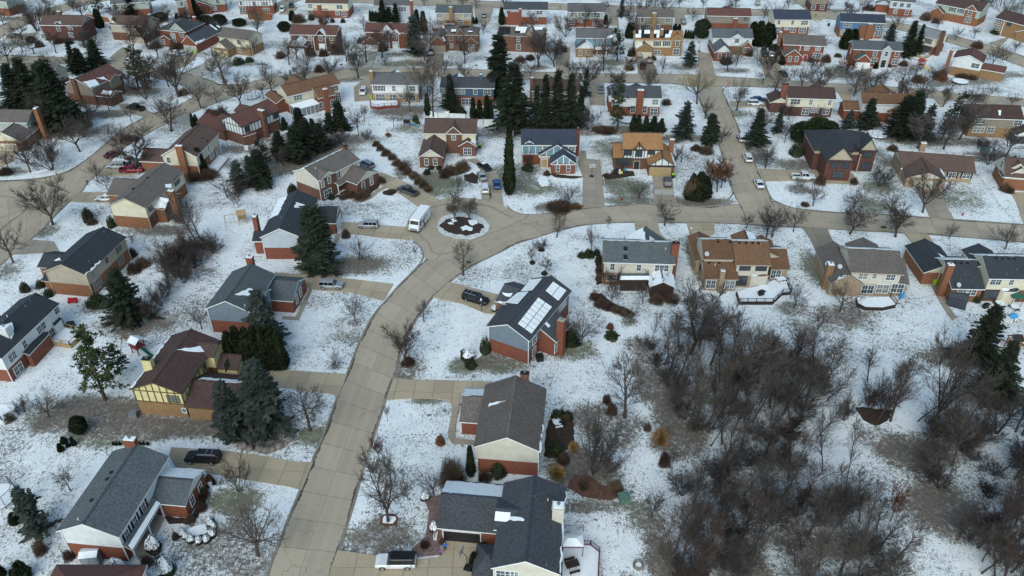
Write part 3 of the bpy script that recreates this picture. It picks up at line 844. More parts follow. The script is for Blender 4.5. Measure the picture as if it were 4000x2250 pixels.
def plant(base, topv=None, wpx=None, kind='round', var=None, h=None, note=None):
 """base: ground pixel; topv: photo row of the top; wpx: crown width in photo pixels"""
 b = g(base); sc = scale_at(b)
 H = h if h is not None else height_of(base, topv)
 W = wpx / sc if wpx else None
 v = var if var is not None else rnd.randrange(NVAR.get(kind, 1))
 tm, cm, ph, pw, cap = proto_meshes(kind, v)
 sz = max(.35, H) / ph; sx = (W / pw) if W else sz
 sx = min(max(sx, sz * .45), sz * 2.2)
 o = empty(NAMES[kind], b, rnd.uniform(0,6.28)); o.scale = (sx, sx, sz)
 small = kind in ('evs', 'snowevs', 'bshrub', 'rshrub', 'grass')
 put('stem' if small else 'trunk', tm, o)
 put('foliage' if kind in ('evs', 'snowevs', 'rshrub', 'grass', 'arb', 'hedge', 'roundev') else ('twigs' if kind == 'bshrub' else 'crown'), cm, o)
 if cap: put('snow_cap', cap, o)
 PLANTS.append(dict(o=o, kind=kind, H=H, W=sx * pw, p=b, base=base, note=note)); return o
# ------------------------------------------------------------------ ground, roads, drives
def smooth(pts, n=6):
 P = [Vector(p) for p in pts]; out = []
 for i in range(len(P) - 1):
  p0 = P[max(i - 1,0)]; p1 = P[i]; p2 = P[i + 1]; p3 = P[min(i + 2, len(P) - 1)]
  for k in range(n):
   t = k / n
   out.append(0.5 * ((2 * p1) + (p2 - p0) * t + (2 * p0 - 5 * p1 + 4 * p2 - p3) * t * t + (3 * p1 - p0 - 3 * p2 + p3) * t ** 3))
 out.append(P[-1]); return out
def resample(P, n):
 d = [0]
 for i in range(len(P) - 1): d.append(d[-1] + (P[i + 1] - P[i]).length)
 out = []; j = 0
 for k in range(n):
  t = d[-1] * k / (n - 1)
  while j < len(P) - 2 and d[j + 1] < t: j += 1
  s = (t - d[j]) / max(1e-6, d[j + 1] - d[j]); out.append(P[j].lerp(P[j + 1], s))
 return out, d[-1]
def concrete(name, col, slab=4.6, lanes=2.0, dirt=0.0, crack=1.0, tint=1.0):
 m, nt, bs = nt_new(name); b = NB(nt)
 uv = b.n('ShaderNodeUVMap', uv_map='UVMap').outputs[0]; pos = b.n('ShaderNodeNewGeometry').outputs['Position']
 sx = b.n('ShaderNodeSeparateXYZ'); b.l(uv, sx.inputs[0]); u, v = sx.outputs[0], sx.outputs[1]
 su = b.math('DIVIDE', u, slab); lv = b.math('MULTIPLY', v, lanes)
 wn = b.n('ShaderNodeTexWhiteNoise', noise_dimensions='2D'); cb = b.n('ShaderNodeCombineXYZ')
 b.l(b.math('FLOOR', su), cb.inputs[0]); b.l(b.math('FLOOR', lv), cb.inputs[1]); b.l(cb.outputs[0], wn.inputs['Vector'])
 big = b.noise(pos, 0.12,4,0.6); fine = b.noise(pos, 2.6,4,0.7); mid = b.noise(pos, .5,3)
 c = b.mix(wn.outputs['Value'], sc3(col, 0.86), sc3(col, 1.1))
 c = b.mix(b.math('MULTIPLY', b.step(big, 0.3,0.75),.5), c, sc3(col, 0.78))
 c = b.mix(b.math('MULTIPLY', b.step(fine, 0.45,0.8),.35), c, sc3(col, 0.55))
 c = b.mix(b.math('MULTIPLY', b.step(mid, 0.62,0.72),.28), c, (col[0] * .62, col[1] * .58, col[2] * .52))
 # joints
 def line(x, w, period):
  f = b.math('FRACT', x); a = b.math('ABSOLUTE', b.math('SUBTRACT', f, 0.5))
  return b.step(a, 0.5 - w / period * 1.6,0.5 - w / period * .5)
 wob = b.math('MULTIPLY', b.math('SUBTRACT', b.noise(pos, .8,3),.5),.06)
 j1 = line(b.math('ADD', su, wob),0.06, slab); j2 = line(b.math('ADD', lv, wob),0.05,4.2)
 jn = b.math('MAXIMUM', j1, j2)
 c = b.mix(b.math('MULTIPLY', jn, b.math('MULTIPLY_ADD', fine, .5,.2)), c, (.07,.06,.05))
 vo = b.n('ShaderNodeTexVoronoi', feature='DISTANCE_TO_EDGE'); vo.inputs['Scale'].default_value = .085
 dv = b.n('ShaderNodeVectorMath', operation='ADD'); b.l(pos, dv.inputs[0])
 nz = b.n('ShaderNodeTexNoise'); nz.inputs['Scale'].default_value = .5; nz.inputs['Detail'].default_value = 4; b.l(pos, nz.inputs['Vector'])
 ms = b.n('ShaderNodeVectorMath', operation='SCALE'); b.l(nz.outputs['Color'], ms.inputs[0]); ms.inputs['Scale'].default_value = 3.0
 b.l(ms.outputs[0], dv.inputs[1]); b.l(dv.outputs[0], vo.inputs['Vector'])
 ck = b.math('LESS_THAN', vo.outputs['Distance'],.003)
 msk = b.step(b.noise(pos, .06,2),.47,.55)
 c = b.mix(b.math('MULTIPLY', b.math('MULTIPLY', ck, msk),.6 * crack), c, (.05,.042,.036))
 if dirt:
  tr = b.math('ABSOLUTE', b.math('SUBTRACT', b.math('FRACT', b.math('MULTIPLY', v, 4.0)),.5)); c = b.mix(b.math('MULTIPLY', b.step(tr, .16,.42), b.math('MULTIPLY_ADD', big, .3,.05)), c, sc3(col, 1.22))
  e = b.math('ABSOLUTE', b.math('SUBTRACT', v, 0.5))
  wv = b.math('MULTIPLY_ADD', b.noise(pos, .16,4,.65),.22,.36)
  wv = b.math('ADD', wv, b.math('MULTIPLY', b.math('SUBTRACT', b.noise(pos, 1.6,3),.5),.05))
  dm = b.step(e, wv, b.math('ADD', wv, .02))
  c = b.mix(b.math('MULTIPLY', dm, dirt), c, (.062,.052,.044))
  lf = b.math('MULTIPLY', b.step(e, .43,.48), b.step(b.noise(pos, 1.1,4,.7),.56,.63))
  c = b.mix(b.math('MULTIPLY', lf, .7 * dirt), c, (.10,.045,.03))
 b.l(c, bs.inputs['Base Color']); bs.inputs['Roughness'].default_value = .75; bs.inputs['Specular IOR Level'].default_value = .3
 return m
ROADM = concrete('road_concrete', (.42,.35,.265),4.6,2,.95)
DRIVES = [concrete('drive_concrete_tan', (.44,.355,.25),3.2,2,0,.6), concrete('drive_concrete_grey', (.37,.31,.24),3.2,2,0,.8),
   concrete('drive_concrete_pale', (.44,.41,.36),3.2,2,0,.4), concrete('drive_concrete_dark', (.26,.22,.17),3.2,2,0,.8)]
KERBM = surf('kerb_concrete', (.25,.225,.19),.85,.22,.6, fine=.5)
ZROAD = [0.012]
ROADLINES = []
def road(L, Rr, kerbL=True, kerbR=True, n=60, world=False, mat=None):
 """L, Rr: left and right edge as ground points"""
 ZROAD[0] += 0.004; z = ZROAD[0]
 L, ll = resample(smooth(L), n); Rr, lr = resample(smooth(Rr), n)
 mb = MB(); mb.uv = []; s = 0; K = 4
 for i in range(n):
  if i: s += ((L[i] - L[i - 1]).length + (Rr[i] - Rr[i - 1]).length) / 2
  for k in range(K + 1):
   p = L[i].lerp(Rr[i], k / K); mb.v.append((p.x, p.y, z)); mb.uv.append((s, k / K))
 for i in range(n - 1):
  for k in range(K):
   a = i * (K + 1) + k; mb.f.append((a, a + 1, a + K + 2, a + K + 1)); mb.m.append(0)
 o = mb.build('road', mat or ROADM); tag(o, kind='structure')
 ROADLINES.append([(l + r_) / 2 for l, r_ in zip(L, Rr)])
 for E, on, sg in ((L, kerbL, -1),(Rr, kerbR, 1)):
  if on: kerb(E, sg)
def kerb(E, sg=1, w=.34, h=.085):
 mb = MB(); n = len(E)
 for i in range(n):
  t = (E[min(i + 1, n - 1)] - E[max(i - 1,0)]); t.z = 0; t.normalize(); nn = Vector((t.y, -t.x, 0)) * sg
  p = E[i]
  for off, zz in ((-.04,0),(.02, h),(w, h),(w + .03,-.02)):
   a = p + nn * off; mb.v.append((a.x, a.y, zz))
 for i in range(n - 1):
  for k in range(3):
   a = i * 4 + k; mb.f.append((a, a + 1, a + 5, a + 4)); mb.m.append(0)
 tag(mb.build('kerb', KERBM), kind='structure')
def lineroad(C, w=8.6, **k):
 P, ln = resample(smooth(C),70); L = []; Rr = []
 for i in range(len(P)):
  t = P[min(i + 1, len(P) - 1)] - P[max(i - 1,0)]; t.normalize(); nn = Vector((-t.y, t.x, 0)) * (w / 2)
  L.append(P[i] + nn); Rr.append(P[i] - nn)
 ZROAD[0] += 0.0
 road(L[::3] + [L[-1]], Rr[::3] + [Rr[-1]], **k)
ZD = [0.088]
DRIVEPOLYS = []
def slab(pts, name='driveway', mat=None, snow=False, base=0.0, kind='structure', z=None, axis=None):
 """flat paved area from ground points"""
 if z is None: ZD[0] += 0.003; z = ZD[0]
 P = [Vector(p) for p in pts]
 ar = sum(P[k].x * P[(k + 1) % len(P)].y - P[(k + 1) % len(P)].x * P[k].y for k in range(len(P)))
 if ar < 0: P.reverse()
 best = max(range(len(P)), key=lambda k: (P[(k + 1) % len(P)] - P[k]).length) if axis is None else axis
 u = (P[(best + 1) % len(P)] - P[best]); u.z = 0; u.normalize(); v = Vector((-u.y, u.x, 0)); o0 = P[best]
 mb = MB(); mb.uv = []; n = len(P)
 for zz in (z, base - .02):
  for p in P:
   d = p - o0; mb.v.append((p.x, p.y, zz)); mb.uv.append((d.dot(u), d.dot(v) / 6.2))
 mb.f.append(tuple(range(n))); mb.f += [(n + k, n + (k + 1) % n, (k + 1) % n, k) for k in range(n)]; mb.m = [0] * (n + 1)
 o = mb.build(name, mat or DRIVES[0]); tag(o, kind=kind)
 DRIVEPOLYS.append([(p.x, p.y) for p in P]); return o
def patch(pts, name, mat, th=.03, jag=.25, z0=None, kind='structure'):
 """low irregular bed of mulch, snow or gravel on the ground"""
 P = [Vector(p) for p in pts]; out = []
 if z0 is None: ZD[0] += 0.0015; z0 = ZD[0] * .4
 for k in range(len(P)):
  a, c = P[k], P[(k + 1) % len(P)]; L = (c - a).length; m = max(1, int(L / .6))
  for j in range(m):
   p = a.lerp(c, j / m); out.append(p + Vector((rnd.uniform(-jag, jag), rnd.uniform(-jag, jag),0)))
 ar = sum(out[k].x * out[(k + 1) % len(out)].y - out[(k + 1) % len(out)].x * out[k].y for k in range(len(out)))
 if ar < 0: out.reverse()
 n = len(out); mb = MB()
 mb.v = [(p.x, p.y, z0 + th) for p in out] + [(p.x, p.y, -.02) for p in out]
 mb.f = [tuple(range(n))] + [(n + k, n + (k + 1) % n, (k + 1) % n, k) for k in range(n)]; mb.m = [0] * len(mb.f)
 return tag(mb.build(name, mat), kind=kind)
def oval(c, rx, ry, rot=0, n=20):
 return [Vector((c.x + rx * math.cos(a) * math.cos(rot) - ry * math.sin(a) * math.sin(rot), c.y + rx * math.cos(a) * math.sin(rot) + ry * math.sin(a) * math.cos(rot),0)) for a in (2 * PI * k / n for k in range(n))]
BARE = []      # (x, y, rx, ry, green amount, brown amount): where no snow lies
def bare(p, r, green=0., brown=0., ry=None):
 c = g(p); BARE.append((c.x, c.y, r * .92,(ry or r) * .92, green * .95, brown * .9))
def build_ground():
 def ax(segs):
  out = []
  for a, c, s in segs: out += list(np.arange(a, c, s))
  return np.array(out + [segs[-1][1]])
 xs = ax([(-3000,-600,400),(-600,-250,35),(-250,-110,1.7),(-110,110,.85),(110,250,1.7),(250,600,35),(600,3000,400)])
 ys = ax([(-200,40,20),(40,62,3),(62,165,.85),(165,360,1.6),(360,700,20),(700,4500,300)])
 X, Y = np.meshgrid(xs, ys); G = np.zeros_like(X); B = np.zeros_like(X)
 for (cx, cy, rx, ry, gr, br) in BARE:
  i0, i1 = np.searchsorted(xs, (cx - rx * 1.8, cx + rx * 1.8)); j0, j1 = np.searchsorted(ys, (cy - ry * 1.8, cy + ry * 1.8))
  sx, sy = X[j0:j1, i0:i1], Y[j0:j1, i0:i1]
  d = np.sqrt(((sx - cx) / rx) ** 2 + ((sy - cy) / ry) ** 2); w = np.clip(1.55 - d, 0,1)
  w = w * w * (3 - 2 * w)
  if gr: G[j0:j1, i0:i1] = np.maximum(G[j0:j1, i0:i1], gr * w)
  if br: B[j0:j1, i0:i1] = np.maximum(B[j0:j1, i0:i1], br * w)
 nx, ny = len(xs), len(ys); V = np.stack([X.ravel(), Y.ravel(), np.zeros(nx * ny)],1)
 a = (np.arange(ny - 1)[:, None] * nx + np.arange(nx - 1)[None, :]).ravel()
 Fc = np.stack([a, a + 1, a + nx + 1, a + nx],1)
 me = bpy.data.meshes.new('ground'); me.vertices.add(len(V)); me.vertices.foreach_set('co', V.ravel())
 me.loops.add(Fc.size); me.loops.foreach_set('vertex_index', Fc.ravel()); me.polygons.add(len(Fc))
 me.polygons.foreach_set('loop_start', np.arange(0, Fc.size, 4)); me.polygons.foreach_set('loop_total', np.full(len(Fc),4)); me.update(); me.validate()
 for nm, arr in (('thawed_grass', G),('leaf_litter', B)):
  at = me.attributes.new(nm, 'FLOAT', 'POINT'); at.data.foreach_set('value', arr.ravel().astype(np.float32))
 m, nt, bs = nt_new('snowy_lawn'); b = NB(nt)
 pos = b.n('ShaderNodeNewGeometry').outputs['Position']
 ag = b.n('ShaderNodeAttribute', attribute_name='thawed_grass').outputs['Fac']; ab = b.n('ShaderNodeAttribute', attribute_name='leaf_litter').outputs['Fac']
 n1 = b.noise(pos, 1.75,5,.62,.9); n2 = b.noise(b.map(pos, (1,.55,1),(0,0,.5)),2.9,4,.6,.6)
 low = b.noise(pos, .07,4,.6); mid = b.noise(pos, .33,3,.55)
 cov = b.math('MULTIPLY_ADD', b.step(low, .38,.66),.11,-.045)
 cov = b.math('ADD', cov, b.math('MULTIPLY', b.math('SUBTRACT', mid, .5),.12))
 tot = b.math('MAXIMUM', ag, ab)
 cov = b.math('ADD', cov, b.math('MULTIPLY', tot, b.math('MULTIPLY_ADD', b.noise(pos, .45,4,.65),.5,.0)))
 thr = b.math('SUBTRACT', .601, cov)
 f1 = b.step(n1, b.math('SUBTRACT', thr, .05), b.math('ADD', thr, .075))
 thr2 = b.math('ADD', thr, .012)
 f2 = b.step(n2, b.math('SUBTRACT', thr2,.05), b.math('ADD', thr2,.075))
 grass = b.math('MAXIMUM', b.math('MULTIPLY', f1,.9), b.math('MULTIPLY', f2,.8))
 n3 = b.noise(pos, 5.2,3,.6,.5); f3 = b.step(n3, b.math('SUBTRACT', thr, .06), b.math('ADD', thr, .06)); grass = b.math('MAXIMUM', grass, b.math('MULTIPLY', f3,.78))
 gv = b.noise(pos, .9,3)
 dry = b.mix(gv, (.055,.055,.034),(.11,.10,.062))
 grn = b.mix(gv, (.058,.062,.02),(.115,.105,.038))
 brn = b.mix(b.step(b.noise(pos, 1.6,5,.75),.35,.65),(.034,.021,.012),(.125,.084,.045))
 gc = b.mix(b.step(ag, .1,.6), dry, grn); gc = b.mix(b.step(ab, .1,.6), gc, brn)
 sn = b.mix(b.step(b.noise(pos, .55,4),.3,.75),(.77,.80,.815),(.87,.885,.885))
 sn = b.mix(b.math('MULTIPLY', b.step(b.noise(pos, 5.0,3,.7),.45,.8),.22), sn, (.5,.51,.5))
 c = b.mix(grass, sn, gc)
 b.l(c, bs.inputs['Base Color']); bs.inputs['Roughness'].default_value = .85; bs.inputs['Specular IOR Level'].default_value = .15
 bp = b.n('ShaderNodeBump'); bp.inputs['Strength'].default_value = .45; bp.inputs['Distance'].default_value = .12
 b.l(n1, bp.inputs['Height']); b.l(bp.outputs[0], bs.inputs['Normal'])
 me.materials.append(m); o = put('ground', me); tag(o, kind='structure')
# ------------------------------------------------------------------ vehicles
def loft(mb, rings, m=0, cap=True):
 n = len(rings[0]); i = len(mb.v)
 for r_ in rings: mb.v += r_
 for a in range(len(rings) - 1):
  for k in range(n):
   j = (k + 1) % n; mb.f.append((i + a * n + k, i + a * n + j, i + a * n + n + j, i + a * n + n + k)); mb.m.append(m if not callable(m) else m(a, k))
 if cap:
  mb.f.append(tuple(i + k for k in range(n - 1,-1,-1))); mb.m.append(0); mb.f.append(tuple(i + (len(rings) - 1) * n + k for k in range(n))); mb.m.append(0)
def wheel_mesh(r):
 def ring(prof, mt, nm):
  mb = MB(); N = 16
  for (x, rr) in prof:
   for k in range(N): t = 2 * PI * k / N; mb.v.append((rr * math.cos(t), x, rr * math.sin(t)))
  for a in range(len(prof) - 1):
   for k in range(N): j = (k + 1) % N; mb.f.append((a * N + k, a * N + j, a * N + N + j, a * N + N + k)); mb.m.append(0)
  mb.f.append(tuple(range(N))); mb.m.append(0); mb.f.append(tuple((len(prof) - 1) * N + k for k in range(N))); mb.m.append(0)
  return mb.mesh(nm, mt, False)
 return ring([(-.11, r * .8),(-.11, r * .95),(-.07, r),(.07, r),(.11, r * .95),(.11, r * .8)], TYRE, 'tyre'), ring([(-.118, r * .62),(-.118, r * .64),(.118, r * .64),(.118, r * .62)], RIM, 'rim')
#         L    W    belt roof hood  cabin base rear..front, roof rear..front (from centre, +x forward), trunk height
KINDS = dict(sedan=(4.75,1.82,.92,1.42,.86,-1.75,1.0,-1.05,.25,.98), suv=(4.75,1.88,1.05,1.70,1.02,-2.28,1.05,-2.02,.45,1.05),
    bigsuv=(5.35,2.0,1.15,1.85,1.12,-2.58,1.05,-2.38,.5,1.15), coupe=(4.6,1.88,.84,1.28,.82,-1.7,.85,-.75,.1,.92),
    van=(5.1,1.98,1.1,1.78,1.02,-2.48,1.5,-2.3,.75,1.1), pickup=(5.75,2.0,1.15,1.88,1.15,-.72,1.35,-.55,.75,.72))
def vehicle(kind, rear, front, col, label, cat, roofcol=None, group='parked cars', snow=False, rails=False):
 L, W, zb, zr, hood, c0, c1, r0, r1, tr = KINDS[kind]
 a, b = g(rear), g(front); d = b - a; d.z = 0; d.normalize(); c = (a + b) / 2; c.z = .02
 for pl in (): pass
 zg = .0
 root = empty(dict(pickup='pickup_truck', van='minivan').get(kind, 'parked_car'),(c.x, c.y, .095), math.atan2(d.y, d.x)); tag(root, label, cat, group)
 P = surf('paint_%02x%02x%02x' % tuple(int(x * 255) for x in col), col, .28,.08,1.5, spec=.5, metal=.15); RF = P if roofcol is None else surf('paint_roof_black', roofcol, .25,.1,1.5, spec=.5)
 w = W / 2; h = L / 2
 def ring(x, zt, k=1.0, zlo=.32): return [(x, -w * k * .86, zlo),(x, -w * k, zlo + .22),(x, -w * k, zt - .16),(x, -w * k * .9, zt),(x, w * k * .9, zt),(x, w * k, zt - .16),(x, w * k, zlo + .22),(x, w * k * .86, zlo)]
 mb = MB()
 st = [(-h, tr - .28,.86,.45),(-h + .12, tr - .03,.96,.34),(-h + .7, tr if kind == 'pickup' else tr, 1,.27),(c0 + .3, zb if kind != 'pickup' else tr, 1,.25)]
 if kind == 'pickup': st += [(c0 + .02, tr, 1,.25),(c0 + .04, zb, 1,.25)]
 st += [(c1 - .1, zb, 1,.25),(c1 + .05, hood, .99,.25),(h - .55, hood - .06,.97,.27),(h - .12, hood - .2,.9,.34),(h, hood - .42,.8,.42)]
 loft(mb, [ring(*s) for s in st])
 for sx in (-1,1):             # wheel arches
  for xx in (-L * .3, L * .31): mb.box(xx - .4, sx * w - (.02 if sx > 0 else -.0) - .03,.3, xx + .4, sx * w + .03,.66,1)
 mb.box(h - .03,-w * .5,.5, h + .02, w * .5,.68,1); mb.box(-h - .02,-w * .75,.36,-h + .05, w * .75,.5,1)
 if kind == 'pickup':
  for s in (-1,1): mb.box(-h + .05, s * w * .93 - .05, tr - .2, c0, s * w * .93 + .05, zb)
  mb.box(-h + .03,-w * .9, tr - .2,-h + .1, w * .9, zb); mb.box(-h + .12,-w * .86, tr + .005, c0, w * .86, tr + .04,1)
 mb.build('body', [P, BLACK], root, False)
 k0, k1 = .93,.74
 cab = [[(c0,-w * k0, zb - .02),(c0,-w * k0 * .97, zb + .02),(c0, w * k0 * .97, zb + .02),(c0, w * k0, zb - .02)],[(r0,-w * k0, zb - .02),(r0,-w * k1, zr - .03),(r0, w * k1, zr - .03),(r0, w * k0, zb - .02)],[(r1,-w * k0, zb - .02),(r1,-w * k1, zr - .03),(r1, w * k1, zr - .03),(r1, w * k0, zb - .02)],[(c1,-w * k0, zb - .02),(c1,-w * k0 * .97, zb + .02),(c1, w * k0 * .97, zb + .02),(c1, w * k0, zb - .02)]]
 mb = MB(); loft(mb, cab); mb.build('windows', CARGLASS, root)
 mb = MB(); loft(mb, [[(x, -w * k1 * q_, zr - .05),(x, -w * k1 * .86 * q_, zr + .03),(x, w * k1 * .86 * q_, zr + .03),(x, w * k1 * q_, zr - .05)] for x, q_ in ((r0 - .08,.96),(r0 + .1,1.04),(r1 - .1,1.04),(r1 + .08,.96))])
 n = 2 if kind in ('suv', 'bigsuv', 'van') else 1
 for s in (-1,1):              # pillars
  for t in [k / (n + 1) for k in range(1, n + 1)] + [0,1]:
   x = r0 + (r1 - r0) * t; xb = x if 0 < t < 1 else (c0 if t == 0 else c1)
   mb.tube((xb, s * w * k0 * .985, zb),(x, s * w * k1 * 1.0, zr - .02),.055,.05,4)
 if rails:
  for s in (-1,1): mb.box(r0 + .15, s * w * .62 - .03, zr + .03, r1 - .1, s * w * .62 + .03, zr + .1,1)
  for x in (r0 + .7, r0 + 1.5): mb.box(x - .03,-w * .62, zr + .06, x + .03, w * .62, zr + .1,1)
 mb.build('roof', [RF, RIM], root)
 if snow:
  mb = MB(); mb.box(r0 + .1,-w * k1 * .8, zr + .0, r1 - .1, w * k1 * .8, zr + .07); mb.build('roof_snow', SNOW, root)
 rr = .34 if kind in ('sedan', 'coupe') else .39
 ty, rm = shared(('wheel', rr), lambda: wheel_mesh(rr))
 for xx in (-L * .3, L * .31):
  for s in (-1,1):
   o = put('wheel', ty, root, (xx, s * (w - .08), rr - .01)); put('rim', rm, o)
 for s in (-1,1):
  mb = MB(); mb.box(-.1,-.17,-.08,.05,.17,.08); mb.build('headlight', LAMP, root, False, (h - .14, s * w * .62, hood - .3))
  mb = MB(); mb.box(-.05,-.13,-.12,.08,.13,.12); mb.build('taillight', TAIL, root, False, (-h + .1, s * w * .74, tr - .22 if kind != 'pickup' else zb - .3))
  mb = MB(); mb.box(-.1,-.09,-.07,.08,.09,.07); mb.build('mirror', P, root, False, (c1 - .25, s * (w + .06), zb + .06))
 return root
def text_mesh(body, size, mat, name):
 cu = bpy.data.curves.new(name, 'FONT'); cu.body = body; cu.size = size; cu.extrude = .004; cu.align_x = 'LEFT'
 o = bpy.data.objects.new(name, cu); COL.objects.link(o); dg = bpy.context.evaluated_depsgraph_get(); dg.update()
 me = bpy.data.meshes.new_from_object(o.evaluated_get(dg)); bpy.data.objects.remove(o); me.materials.clear(); me.materials.append(mat)
 w = max(v.co.x for v in me.vertices); return me, w
def delivery_van():
 a, b = g(q('11', 1692,760)), g(q('11', 1592,892)); d = (b - a); d.z = 0; L = 7.4; d.normalize(); c = b - d * (L / 2 - .3)
 root = empty('delivery_truck', (c.x, c.y, .05), math.atan2(d.y, d.x)); tag(root, 'white step van with purple and red lettering parked at the turning circle', 'delivery truck')
 Wm = surf('van_white', (.75,.76,.77),.4,.04,1); h = L / 2
 mb = MB(); mb.box(-h, -1.15,.5, h - 1.5,1.15,3.0)
 loft(mb, [[(x, -1.12,.5),(x, -1.12, z),(x, 1.12, z),(x, 1.12,.5)] for x, z in ((h - 1.5,2.95),(h - 1.0,2.9),(h - .62,1.75),(h - .1,1.5),(h, .6))])
 mb.build('body', Wm, root)
 mb = MB(); mb.box(-h - .02,-1.1,2.98, h - 1.05,1.1,3.06); mb.build('roof', surf('van_roof', (.8,.81,.82),.5,.05,1), root)
 mb = MB(); loft(mb, [[(x, -.98, z),(x, .98, z),(x + .03,.98, z),(x + .03,-.98, z)] for x, z in ((h - .99,2.75),(h - .63,1.82))]); mb.build('windscreen', CARGLASS, root)
 mb = MB(); mb.box(h - .02,-.85,.75, h + .04,.85,1.15); mb.build('grille', GREYM, root); mb = MB(); mb.box(h - .1,-1.12,.42, h + .14,1.12,.66); mb.build('bumper', BLACK, root)
 mb = MB(); mb.box(h - 1.75,1.12,1.2, h - 1.1,1.17,2.5); mb.build('door', CARGLASS, root)
 for s in (-1,1):
  mb = MB(); mb.box(h - .04,-.14,-.14, h + .05,.14,.14); mb.build('headlight', LAMP, root, False, (0, s * .98,1.0))
  mb = MB(); mb.box(-.05,-.1,-.25,.05,.1,.25); mb.build('mirror', BLACK, root, False, (h - .9, s * 1.4,2.0))
 ty, rm = shared(('wheel', .46), lambda: wheel_mesh(.46))
 for xx in (-2.1,2.5):
  for s in (-1,1): o = put('wheel', ty, root, (xx, s * 1.02,.44)); put('rim', rm, o)
 pu = surf('lettering_purple', (.07,.02,.16),.5,.05); rd = surf('lettering_red', (.62,.05,.03),.5,.05)
 for s in (-1,1):
  x = 0
  for t, mt in (('Fed', pu),('Ex', rd)):
   me, w = text_mesh(t, 1.75, mt, 'lettering'); o = put('lettering', me, root)
   o.location = ((-2.7 + x) if s < 0 else (2.2 - x), s * 1.158,1.35); o.rotation_euler = (PI / 2,0,0 if s < 0 else PI); x += w + .06
 x = -.62
 for t, mt in (('Fed', pu),('Ex', rd)):
  me, w = text_mesh(t, .62, mt, 'lettering'); o = put('lettering', me, root); o.location = (h - .27, x, 1.34); o.rotation_euler = (math.radians(38),0, PI / 2); x += w + .03
def build_vehicles():
 V = lambda k, rc, a, b, col, lb, cat, **kw: vehicle(k, q(rc, *a), q(rc, *b), col, lb, cat, **kw)
 BK, WH, SV, GY, DB, MR = (.012,.013,.016),(.72,.73,.74),(.36,.38,.40),(.075,.08,.09),(.012,.02,.05),(.10,.018,.024)
 V('bigsuv', '31', (1590,1332),(1228,1335), WH, 'white suv with black roof parked in front of the open garage', 'suv', roofcol=(.012,.012,.014))
 V('bigsuv', '30', (2215,295),(1885,280), BK, 'black suv with silver roof rails on the drive behind the slate-roofed house', 'suv', rails=True)
 V('coupe', '20', (2370,868),(2640,860), DB, 'dark blue sports car on the drive beside the cypress hedge', 'car')
 V('suv', 'F', (808,723),(861,725),(.30,.32,.35), 'silver-grey suv on the drive of the slate-blue gabled house', 'suv')
 V('suv', '11', (1230,842),(1025,836), SV, 'silver suv on the drive left of the white step van', 'suv', rails=True)
 V('pickup', '11', (1605,530),(1455,468), GY, 'dark grey pickup on the curved drive above the turning circle', 'pickup')
 V('suv', '11', (1165,252),(1060,208),(.22,.24,.28), 'blue-grey wagon half hidden at the end wall of the taupe-roofed house', 'car')
 V('sedan', '11', (2248,222),(2350,282), BK, 'black sedan with snow on its roof, nearest the brick house', 'car', snow=True)
 V('sedan', '11', (2290,388),(2250,300), SV, 'silver sedan between the black sedan and the white suv', 'car')
 V('suv', '11', (2306,520),(2302,420), WH, 'white suv with a person standing beside it above the circle', 'suv')
 V('sedan', '11', (2427,475),(2415,378),(.03,.085,.26), 'bright blue sedan beside the white suv above the circle', 'car')
 V('suv', '12', (1564,452),(1556,358), GY, 'dark grey suv on the drive of the orange-roofed timbered house', 'suv')
 V('suv', '12', (2385,205),(2345,115), WH, 'white suv, middle one of three white cars along the side road', 'suv')
 V('sedan', '12', (2500,466),(2455,375), WH, 'white car nearest the junction on the side road', 'car')
 V('suv', '02', (2318,1445),(2290,1370), WH, 'white car farthest up the side road kerb', 'car')
 V('pickup', '02', (892,955),(888,880),(.24,.27,.31), 'blue-grey pickup on the drive beside the four dark spruces', 'pickup')
 V('suv', '02', (2362,1062),(2518,1062), WH, 'white suv beside a blue sedan on the corner drive', 'suv')
 V('sedan', '02', (2405,1020),(2550,1020),(.02,.045,.15), 'blue sedan behind the white suv on the corner drive', 'car')
 V('bigsuv', '02', (2525,530),(2540,585),(.03,.035,.045), 'dark suv on the drive of the white corner house', 'suv')
 V('van', '03', (38,588),(22,532), WH, 'white minivan at the head of the tan drive', 'minivan')
 V('sedan', '03', (128,745),(175,785), BK, 'black sedan at the foot of the tan drive by the street', 'car')
 V('pickup', '02', (1312,722),(1316,645),(.06,.012,.016), 'dark maroon pickup at the foot of the solar house drive', 'pickup')
 V('suv', '02', (1382,655),(1382,600),(.075,.045,.04), 'brown suv behind the maroon pickup', 'suv')
 V('suv', '02', (1282,592),(1285,545),(.10,.12,.12), 'grey-green suv at the garage door of the tan solar house', 'suv')
 V('pickup', '02', (522,532),(520,488), BK, 'dark pickup with snow on it at the top of a grey drive', 'pickup', snow=True)
 V('suv', '01', (1757,582),(1757,520),(.02,.025,.035), 'dark suv in front of the hipped solar house garage', 'suv')
 V('suv', '01', (1092,908),(1065,980), WH, 'white suv on the drive left of the red deck', 'suv')
 V('suv', '01', (278,88),(255,140), WH, 'white suv at the top edge beside the timbered house', 'suv')
 V('suv', '01', (366,48),(350,104),(.02,.025,.035), 'dark suv at the top edge behind the white suv', 'suv')
 V('sedan', '01', (2290,192),(2295,145),(.25,.27,.26), 'pale car on the far drive beside a bare tree', 'car')
 V('pickup', '00', (1455,1122),(1285,1095), BK, 'black pickup on the drive of the snow-patched taupe house', 'pickup')
 V('sedan', '00', (1802,570),(1895,553), SV, 'silver sedan in front of the double garage at upper left', 'car')
 V('sedan', '00', (1735,552),(1810,545), WH, 'white car behind the silver sedan at upper left', 'car')
 V('sedan', '00', (90,380),(215,380),(.025,.03,.04), 'dark car at the left end of the columned house', 'car')
